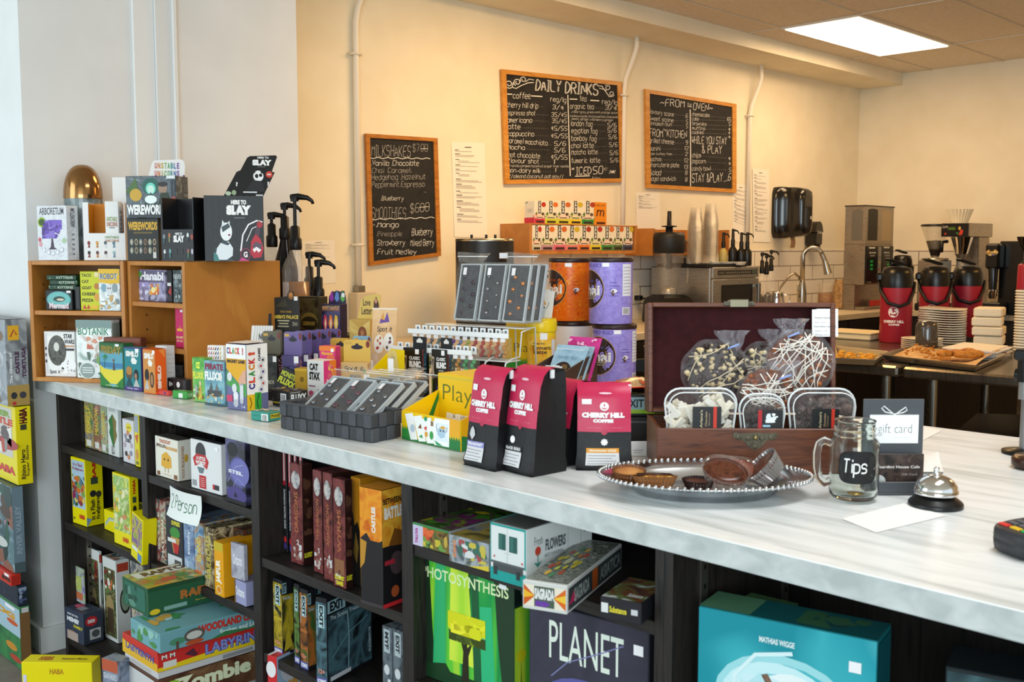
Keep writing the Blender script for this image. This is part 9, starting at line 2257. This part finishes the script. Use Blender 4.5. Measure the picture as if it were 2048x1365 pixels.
 # coffee brewer: near corner column 1933; its narrow control face looks to the left, its side to the right
bq4=rb_(1932,6.72)
bw_=atX(1876,6.72,BH).y-bq4 .y
bt_=upto(bq4,446)
bb_=upto(bq4,474)
bs_=atY(1979,bq4 .y,BH).x-bq4 .x
br_=empty('coffee_brewer','stainless steel drip coffee brewer topped by paper filters','coffee brewer',bq4+V((0,0,.001)),0)
MB().box((0,0,bb_),(bs_,bw_,bt_),STL,.004).obj('head',br_)
cf_=MB().box((-.004,.004,bb_+.003),(-.0004,bw_-.004,bt_-.003),C('#141312',.3),.001)
cf_.deco((V((-.004,bw_-.004,bb_+.003)),V((0,-1,0)),V((0,0,1)),V((-1,0,0)),bw_-.008,bt_-bb_-.006),[('h','Curtis',.14,.75,.2,.22,'#d8d4ca',0,.8),('r',.26,.5,.52,.7,'#4a6a1a'),('e',.68,.62,.05,.14,'#c9a24a'),('p',[(.64,.1),(.78,.1),(.82,.5),(.72,.5)],'#c93a22'),('e',.16,.2,.04,.08,'#b83a1a'),('e',.6,.24,.03,.07,'#1fa03a')])
cf_.obj('control_panel',br_)
MB().box((bs_*.55,bw_*.1,.03),(bs_,bw_*.9,bb_),STL,.003).obj('column',br_)
MB().box((-.02,0,0),(bs_,bw_,.028),STL,.004).obj('base',br_)
MB().lathe([(.04,bb_-.11),(.065,bb_-.02),(.07,bb_-.002)],CHROME,24,T(bs_*.3,bw_*.5,0)).lathe([(.02,bb_-.15),(.04,bb_-.11)],C('#9a958c',.3,.8),18,T(bs_*.3,bw_*.5,0)).obj('filter_basket',br_)
MB().tube([(-.02,bw_*.72,bb_-.03),(-.07,bw_*.78,bb_-.035),(-.075,bw_*.78,bb_-.1)],.012,BLK,8).obj('basket_handle',br_)
MB().lathe([(.018,.05),(.018,bb_-.16)],film(.4,'#e9e2d2',.1),14,T(bs_*.2,bw_*.4,0)).obj('sight_glass',br_)
fq_=bq4+V((bs_*.30,bw_*.62,bt_+.003))
n_=48
vs=[]
hf_=upto(fq_,419)
rF=26/FPX*6.6
for k,(rr_,zz)in enumerate(((.62,0),(.98,hf_),(.92,hf_),(.56,.006))):
 for i in range(n_):
  f_=rF*rr_*(1+(.05 if i%2 else-.04)*(1 if k in(1,2)else.3))
  vs.append((f_*math.cos(2*math.pi*i/n_),f_*math.sin(2*math.pi*i/n_),zz))
ff=MB().add(vs,[(k*n_+i,k*n_+(i+1)%n_,(k+1)*n_+(i+1)%n_,(k+1)*n_+i)for k in range(3)for i in range(n_)],C('#ece2c6',.8)).poly([vs[i]for i in range(n_)][::-1],C('#ece2c6',.8)).poly([vs[3*n_+i]for i in range(n_)],C('#ece2c6',.8))
ff=ff.obj('coffee_filters')
tag(ff,'stack of cream fluted paper coffee filters on top of the brewer','coffee filters')
ff.location=fq_
# hopper grinder
gq=rb_(1866,6.80)
gt,gh=upto(gq,449),upto(gq,516)
gr_=empty('hopper_grinder','coffee grinder with a clear conical hopper left of the brewer','coffee grinder',gq+V((0,0,.001)),0)
rG=30/FPX*6.5
MB().lathe([(rG*.28,gh),(rG*.30,gh+.02),(rG*.98,gt-.02),(rG,gt-.014)],film(.35,'#e6ddc8',.05),28,None,False).obj('hopper',gr_)
MB().lathe([(0,gh+.004),(rG*.26,gh+.004),(rG*.62,gh+(gt-gh)*.5),(0,gh+(gt-gh)*.52)],C('#1c120d',.6),24,None,False).obj('beans',gr_)
MB().lathe([(rG*1.0,gt-.014),(rG*1.02,gt-.006),(rG*.9,gt),(0,gt+.002)],BLK,28,None,False).obj('lid',gr_)
MB().lathe([(rG*.9,gh-.016),(rG*.9,gh-.004),(rG*.4,gh)],STL,24).box((-rG*.95,-rG*.8,.05),(rG*.95,rG*.8,gh-.016),STL,.006).box((-rG*1.05,-rG*.9,0),(rG*1.05,rG*.9,.05),C('#191817',.4),.006).obj('body',gr_)
# black espresso grinder with an oval gold panel
eq_=rb_(1968,6.62)
et=upto(eq_,483)
ew=eq_.y-atX(2034,6.62,BH).y
er_=empty('espresso_grinder','black espresso grinder with a gold oval panel at the right','coffee grinder',V((6.62,eq_.y-ew,BH+.001)),0)
KB=C('#121212',.22,0,.5)
MB().box((.06,0,.0),(.34,ew*.72,et),KB,.006).obj('housing',er_)
MB().box((-.03,ew*.55,et*.62),(.06,ew*.99,et*.97),KB,.014).obj('dosing_head',er_)
ov=MB()
ov.lathe([(.0,.004),(ew*.17,.004),(ew*.19,.0)],C('#c9a86a',.3,.4),28,T(-.031,ew*.77,et*.845)@RY(-math.pi/2)@Matrix.Diagonal((.55,1,1,1)),False)
ov.obj('gold_panel',er_)
MB().box((-.0365,ew*.70,et*.865),(-.034,ew*.84,et*.89),C('#1a2420',.2)).obj('display',er_)
for k in range(4):
 MB().ball((-.036,ew*(.70+.045*k),et*.81),.006,C('#5a5a9a' if k<2 else '#d8c48a',.3),8).obj('button',er_)
MB().lathe([(ew*.12,et*.34),(ew*.15,et*.62),(ew*.14,et*.64)],C('#1a1a1b',.2),18,T(.0,ew*.77,0)).obj('grind_chamber',er_)
MB().lathe([(.02,et*.22),(.03,et*.32),(.03,et*.34)],CHROME,16,T(-.0,ew*.77,0)).obj('spout',er_)
MB().box((-.06,ew*.40,0),(.055,ew*.95,et*.17),C('#19181a',.4),.006).obj('tray_base',er_)
MB().lathe([(.018,et),(.018,et+.02),(0,et+.024)],C('#6a665e',.3,.8),12,T(.2,ew*.3,0),False).obj('knob',er_)
hq=rb_(2060,6.5)
hg=empty('hopper_grinder','dark hopper of another grinder cut by the right edge of the photo','coffee grinder',hq+V((0,0,.001)),0)
h1,h2_=upto(hq,515),upto(hq,474)
MB().lathe([(.03,h1),(.085,h2_-.02),(.09,h2_)],C('#141412',.15),24).obj('hopper',hg)
MB().lathe([(.08,0),(.08,h1-.04),(.03,h1)],C('#1a1a1a',.3),24).obj('body',hg)
# ================================================================ steel tables and what is on them
XT=3.805
TBS=A(['#6f675c','#8a8174','#7a7165'],10,9,.25,.3,(1,8,1))
TBS.node_tree.nodes['Principled BSDF'].inputs['Metallic'].default_value=0.9
yj=atX(1799,XT,ZTB-.03).y
def steel_table(label,y0,y1,legs):
 o=empty('steel_table',label,'table',(XT,y0,0),0,'stainless steel work tables')
 MB().box((0,.004,ZTB-.0415),(1.20,y1-y0-.004,ZTB-.0005),TBS,.008).obj('top',o)
 for(x,y)in legs:
  MB().cyl((x,y,0),(x,y,ZTB-.0415),.0205,C('#9a958a',.25,1),16).obj('leg',o)
 return o
yl=[atX(x,XT+.07,.7).y for x in(1863,)][0]
steel_table('stainless steel work table carrying the right sheet pan and plates',yj-1.45,yj-.006,((.07,yl-(yj-1.45)),(.07,.12),(1.12,1.36),(1.12,.12)))
yl2=atX(1770,XT+.07,.7).y
steel_table('stainless steel work table carrying the left sheet pan and airpot',yj+.006,yj+1.25,((.07,yl2-yj-.006),(.07,1.15),(1.12,.10),(1.12,1.15)))
def tb(px_,y):
 return on(px_,y,ZTB)
PANM=C('#b8aa92',.3,.85)
def sheet_pan(label,c4,h=.024):
 P4=[tb(*p)for p in c4]
 o=empty('sheet_pan',label,'sheet pan',P4[0]+V((0,0,.0015)),0,'sheet pans on the steel tables')
 q=[p-P4[0]for p in P4]
 cen=sum(q,V())/4
 mb=MB()
 rings=[(.90,0),(.97,h),(1.0,h+.001),(1.0,h-.003),(.955,h-.003),(.89,-.0005)]
 vs=[tuple(cen+(p-cen)*s_+V((0,0,z+.0008)))for s_,z in rings for p in q]
 mb.add(vs,[(k*4+i,k*4+(i+1)%4,(k+1)*4+(i+1)%4,(k+1)*4+i)for k in range(len(rings)-1)for i in range(4)],PANM).poly(vs[:4],PANM).poly(vs[-4:][::-1],PANM)
 mb.obj('pan',o)
 return o,q,cen,P4[0]
tp_,tq4,tcen,tO=sheet_pan('aluminium sheet pan with crumpled brown parchment and pastries',((1759,722),(1957,747),(2019,719),(1836,700)))
bil=lambda u,v:(tq4[0]*(1-u)+tq4[1]*u)*(1-v)+(tq4[3]*(1-u)+tq4[2]*u)*v
PRC=A(['#c9a06a','#d8b480','#b98a50'],8,3,.7,1.5)
pp=MB().grid(lambda u,v:tuple(bil(.07+.86*u,.08+.84*v)+V((0,0,.010+.008*math.sin(u*7)*math.sin(v*5)+.050*max(0,.5-u)*(v)+(.05*max(0,u-.82)*4*v)))),20,12,PRC)
po=pp.obj('baking_parchment')
tag(po,'crumpled brown baking parchment lining the right sheet pan','parchment')
po.location=tO+V((0,0,.004))
rnd=random.Random(4)
for k,(u,v)in enumerate(((.55,.35),(.64,.45),(.74,.40),(.80,.52),(.70,.62))):
 c_=bil(u,v)
 m=MB().lathe([(0,0),(.028,.002),(.034,.012),(.028,.024),(.012,.030),(0,.031)],A(['#a8661f','#c9852f','#8f5218'],40,k,.6),16,RZ(k)@Matrix.Diagonal((1.3,.9,.9,1)),False)
 ob=m.obj('pastry')
 tag(ob,['golden pastry at the left of the row on brown parchment','golden pastry second from left on brown parchment','golden pastry in the middle on brown parchment','golden pastry at the right end on brown parchment','golden pastry behind the others on brown parchment'][k],'pastry','pastries on the right sheet pan')
 ob.location=tO+c_+V((0,0,.024))
crm=MB()
for k in range(70):
 u,v=(rnd.gauss(.25,.08),rnd.gauss(.5,.14))if k<45 else(rnd.gauss(.5,.06),rnd.gauss(.22,.06))
 u,v=min(.85,max(.1,u)),min(.88,max(.12,v))
 crm.ball(tuple(bil(u,v)+V((0,0,.018+.05*max(0,.5-u)*v))),rnd.uniform(.004,.008),C('#b8761f',.7),6,.6)
co=crm.obj('pastry_crumbs')
tag(co,'golden pastry crumbs scattered on the brown parchment','crumbs',None,'stuff')
co.location=tO+V((0,0,.008))
lp_,lq4,lcen,lO=sheet_pan('aluminium sheet pan of yellow crumbs behind the chest lid',((1640,728),(1752,734),(1776,716),(1670,704)))
bl2=lambda u,v:(lq4[0]*(1-u)+lq4[1]*u)*(1-v)+(lq4[3]*(1-u)+lq4[2]*u)*v
crm=MB()
for k in range(90):
 crm.ball(tuple(bl2(rnd.uniform(.15,.85),rnd.uniform(.15,.85))+V((0,0,.010))),rnd.uniform(.006,.013),C(['#d89a2a','#e0aa3a','#c9861f'][k%3],.7),6,.5)
co=crm.obj('pastry_crumbs')
tag(co,'yellow pastry pieces on the left sheet pan','crumbs',None,'stuff')
co.location=lO+V((0,0,.003))
tq5=tb(1690,704)
tu=MB().box((0,0,0),(.20,.26,.030),C('#e6d6b0',.5),.006).box((-.008,-.008,.030),(.208,.268,.037),C('#e0cda0',.5),.003).obj('food_tub')
tag(tu,'low cream food tub with a lid at the back of the left steel table','tub')
tu.location=atX(1740,4.75,ZTB)+V((0,0,.001))
# dark syrup bottle
bq5=tb(1860,707)
rB=22.5/FPX*4.4
hB=upto(bq5,622)
sb_=empty('syrup_bottle','squat glass bottle of dark syrup before the white plates','bottle',bq5+V((.03,.03,.001)),0)
MB().lathe([(0,.002),(rB*.95,.002),(rB,.01),(rB,hB*.62),(rB*.9,hB*.70),(rB*.56,hB*.80),(rB*.54,hB*.9),(rB*.62,hB*.91),(rB*.62,hB)],film(.10,'#e9e6e0',.03),28,None,False).obj('glass_body',sb_)
MB().lathe([(0,.004),(rB*.95,.004),(rB*.97,.012),(rB*.97,hB*.60),(rB*.86,hB*.69),(rB*.5,hB*.74),(0,hB*.74)],C('#150a07',.08,0,.7),24,None,False).obj('syrup',sb_)
# plate stacks
PLW=C('#f0e8d6',.3)
def plates(label,px_,yb,yt,r,n,group,sq=False):
 q=tb(px_,yb)
 hf2=V((math.sin(YAW),math.cos(YAW),0))
 q=q+hf2*r*.8
 q=V((q.x,q.y,ZTB))
 h=upto(q,yt)
 st_=h/n
 for k in range(n):
  if sq:
   m=MB()
   vs=[]
   for s_,z in((.5,0),(1,.006),(1.0,.009),(.55,.0035)):
    for i in range(32):
     an=2*math.pi*i/32
     e_x=1/max(abs(math.cos(an))**6+abs(math.sin(an))**6,.01)**(1/6)
     vs.append((r*s_*math.cos(an)*e_x,r*s_*math.sin(an)*e_x,z+(.003*math.sin(3*an+.5)if s_==1.0 or s_==1 else 0)))
   m.add(vs,[(j*32+i,j*32+(i+1)%32,(j+1)*32+(i+1)%32,(j+1)*32+i)for j in range(3)for i in range(32)],PLW,True).poly(vs[:32][::-1],PLW).poly(vs[-32:],PLW)
  else:
   m=MB().lathe([(0,0),(r*.55,0),(r*.6,.002),(r,.008),(r,.0095),(r*.58,.0045),(0,.004)],PLW,28,None,False)
  o=m.obj('plate')
  tag(o,'%s, %s in its stack'%(label,'lowest' if k==0 else 'topmost' if k==n-1 else 'number %d from the bottom'%(k+1)),'plate',group)
  o.location=q+V((0,0,.001+st_*k))
  o.rotation_euler=(0,0,math.radians(20+(k%3)*1.5))
 return q
plates('wavy square white plate beside the paper napkins',1898,688,616,.108,15,'tall stack of square white plates',True)
plates('small round white plate behind the syrup bottle',1856,703,677,.088,6,'low stack of small white plates')
# napkins, papers, cups
nq=tb(1990,692)
nD=(nq-C0).dot(V((math.sin(YAW),math.cos(YAW),0)))
hN=upto(nq,616)
for k in range(4):
 px0,px1=((1944,2024),(1941,2026),(1942,2028),(1946,2030))[3-k]
 a_=atD(px0,nD+.04,ZTB)
 w_=(px1-px0)/FPX*(nD+.04)*.66
 m=MB()
 hk=hN/4
 m.box((0,0,0),(w_,.16,hk-.003),A(['#e9dcc0','#f2e8d0'],60,20+k,.9,.2,(.4,.4,12)),.006)
 o=m.obj('napkin_bundle')
 tag(o,'bundle of cream paper napkins, %s of its pile'%['lowest','second from the bottom','third from the bottom','topmost'][k],'napkins','pile of paper napkins')
 o.location=a_+V((0,0,.001+hk*k))
 o.rotation_euler=(0,0,hdir(28+3*(k%2))[1])
pq5=[tb(1890,716),tb(1990,724),tb(2022,712),tb(1935,704)]
hP=upto(pq5[0],690)
for k in range(9):
 rr_=random.Random(k)
 dx,dy=rr_.uniform(-.012,.012),rr_.uniform(-.012,.012)
 m=MB().prism([(0,0,0),tuple(pq5[1]-pq5[0]),tuple(pq5[2]-pq5[0]),tuple(pq5[3]-pq5[0])][::1],(0,0,.0042),C('#dfe0e0' if k%2 else '#ece6da',.8))
 o=m.obj('paper_bundle')
 tag(o,'loose white paper sleeve in the low pile before the napkins, layer %d'%(k+1),'paper','low pile of white papers')
 o.location=pq5[0]+V((dx,dy,.001+k*.0046))
cq=tb(2058,704)
cs_=empty('cup_stack','tall stack of paper cups at the right edge topped by a red cup','stack of cups',cq+V((.03,.03,.001)),0)
hC=upto(cq,580)
for k in range(22):
 z0=hC*k/22
 MB().lathe([(.044,z0),(.0465,z0+.001),(.0465,z0+.004),(.043,z0+.008),(.040,z0+.010)],C('#e6dcc8',.5),22,None,False).obj('cup',cs_)
MB().lathe([(.043,hC),(.040,hC+.10),(.036,hC+.11),(0,hC+.11)],C('#a01c30',.42),24,None,False).obj('red_cup',cs_)
# under the tables
tn=MB().box((0,0,0),(.02,1.9,.86),A(['#a8855a','#b89468'],6,4,.6),.002).obj('carton_panel')
tag(tn,'tan board leaning in the dark under the right steel table','board')
tn.location=(5.10,-.1,.001)
cb_=atX(1866,4.3,.3)
cl_b=empty('clear_bin','clear plastic bin with tan bags under the steel table','bin',(4.25,cb_.y-.05,.22),0)
MB().box((0,0,0),(.3,.3,.3),film(.3,'#e0d6c4',.1),.02).obj('bin_body',cl_b)
MB().box((.03,.03,.01),(.27,.27,.2),A(['#8a6a44','#b08f62','#6a4f30'],14,3,.6,1.5),.03).obj('contents',cl_b)
MB().box((-.02,-.1,-.02),(.6,.6,-.001),C('#5a564e',.35,.8),.002).obj('under_shelf',cl_b)
for(x,y)in((0,-.08),(.57,-.08),(0,.57),(.57,.57)):
 MB().cyl((x,y,-.22),(x,y,-.021),.012,C('#5a564e',.35,.8),8).obj('shelf_leg',cl_b)
kb=MB()
qa=[on(1905,878,.55),on(2120,900,.55),on(2120,842,.55),on(1955,836,.55)]
k0=qa[0]
o=empty('storage_bin','dark grey storage bin below the steel table','bin',V((k0 .x,k0 .y,0)),0)
MB().prism([tuple(p-V((k0 .x,k0 .y,.55)))for p in qa],(0,0,.40),C('#26282c',.5)).obj('bin_body',o)
MB().prism([tuple((p-V((k0 .x,k0 .y,0)))+V((0.0,0.0,.001)))for p in qa],(0,0,.02),C('#1d1f22',.45)).obj('lid',o)
# ---- black chair behind the counter
cD=3.95
pA,pB=atD(1309,cD,0),atD(1205,cD-.05,0)
ch=empty('bar_chair','black metal chair with slatted back behind the canisters','chair',V((pB.x,pB.y,.001)),math.atan2((pA-pB).y,(pA-pB).x))
Wc=(pA-pB).length
Hc=upto(pA,684)
KM=C('#17181b',.4)
for x in(0,Wc):
 MB().box((x-.013,-.013,0),(x+.013,.013,Hc),KM,.003).obj('back_post',ch)
 MB().box((x-.013,.38,0),(x+.013,.406,.62),KM,.003).obj('leg',ch)
for z in(Hc-.09,Hc-.20,Hc-.31):
 MB().box((.013,-.008,z-.025),(Wc-.013,.008,z+.025),KM,.002).obj('back_slat',ch)
MB().box((-.01,-.01,.62),(Wc+.01,.42,.65),KM,.006).obj('seat',ch)
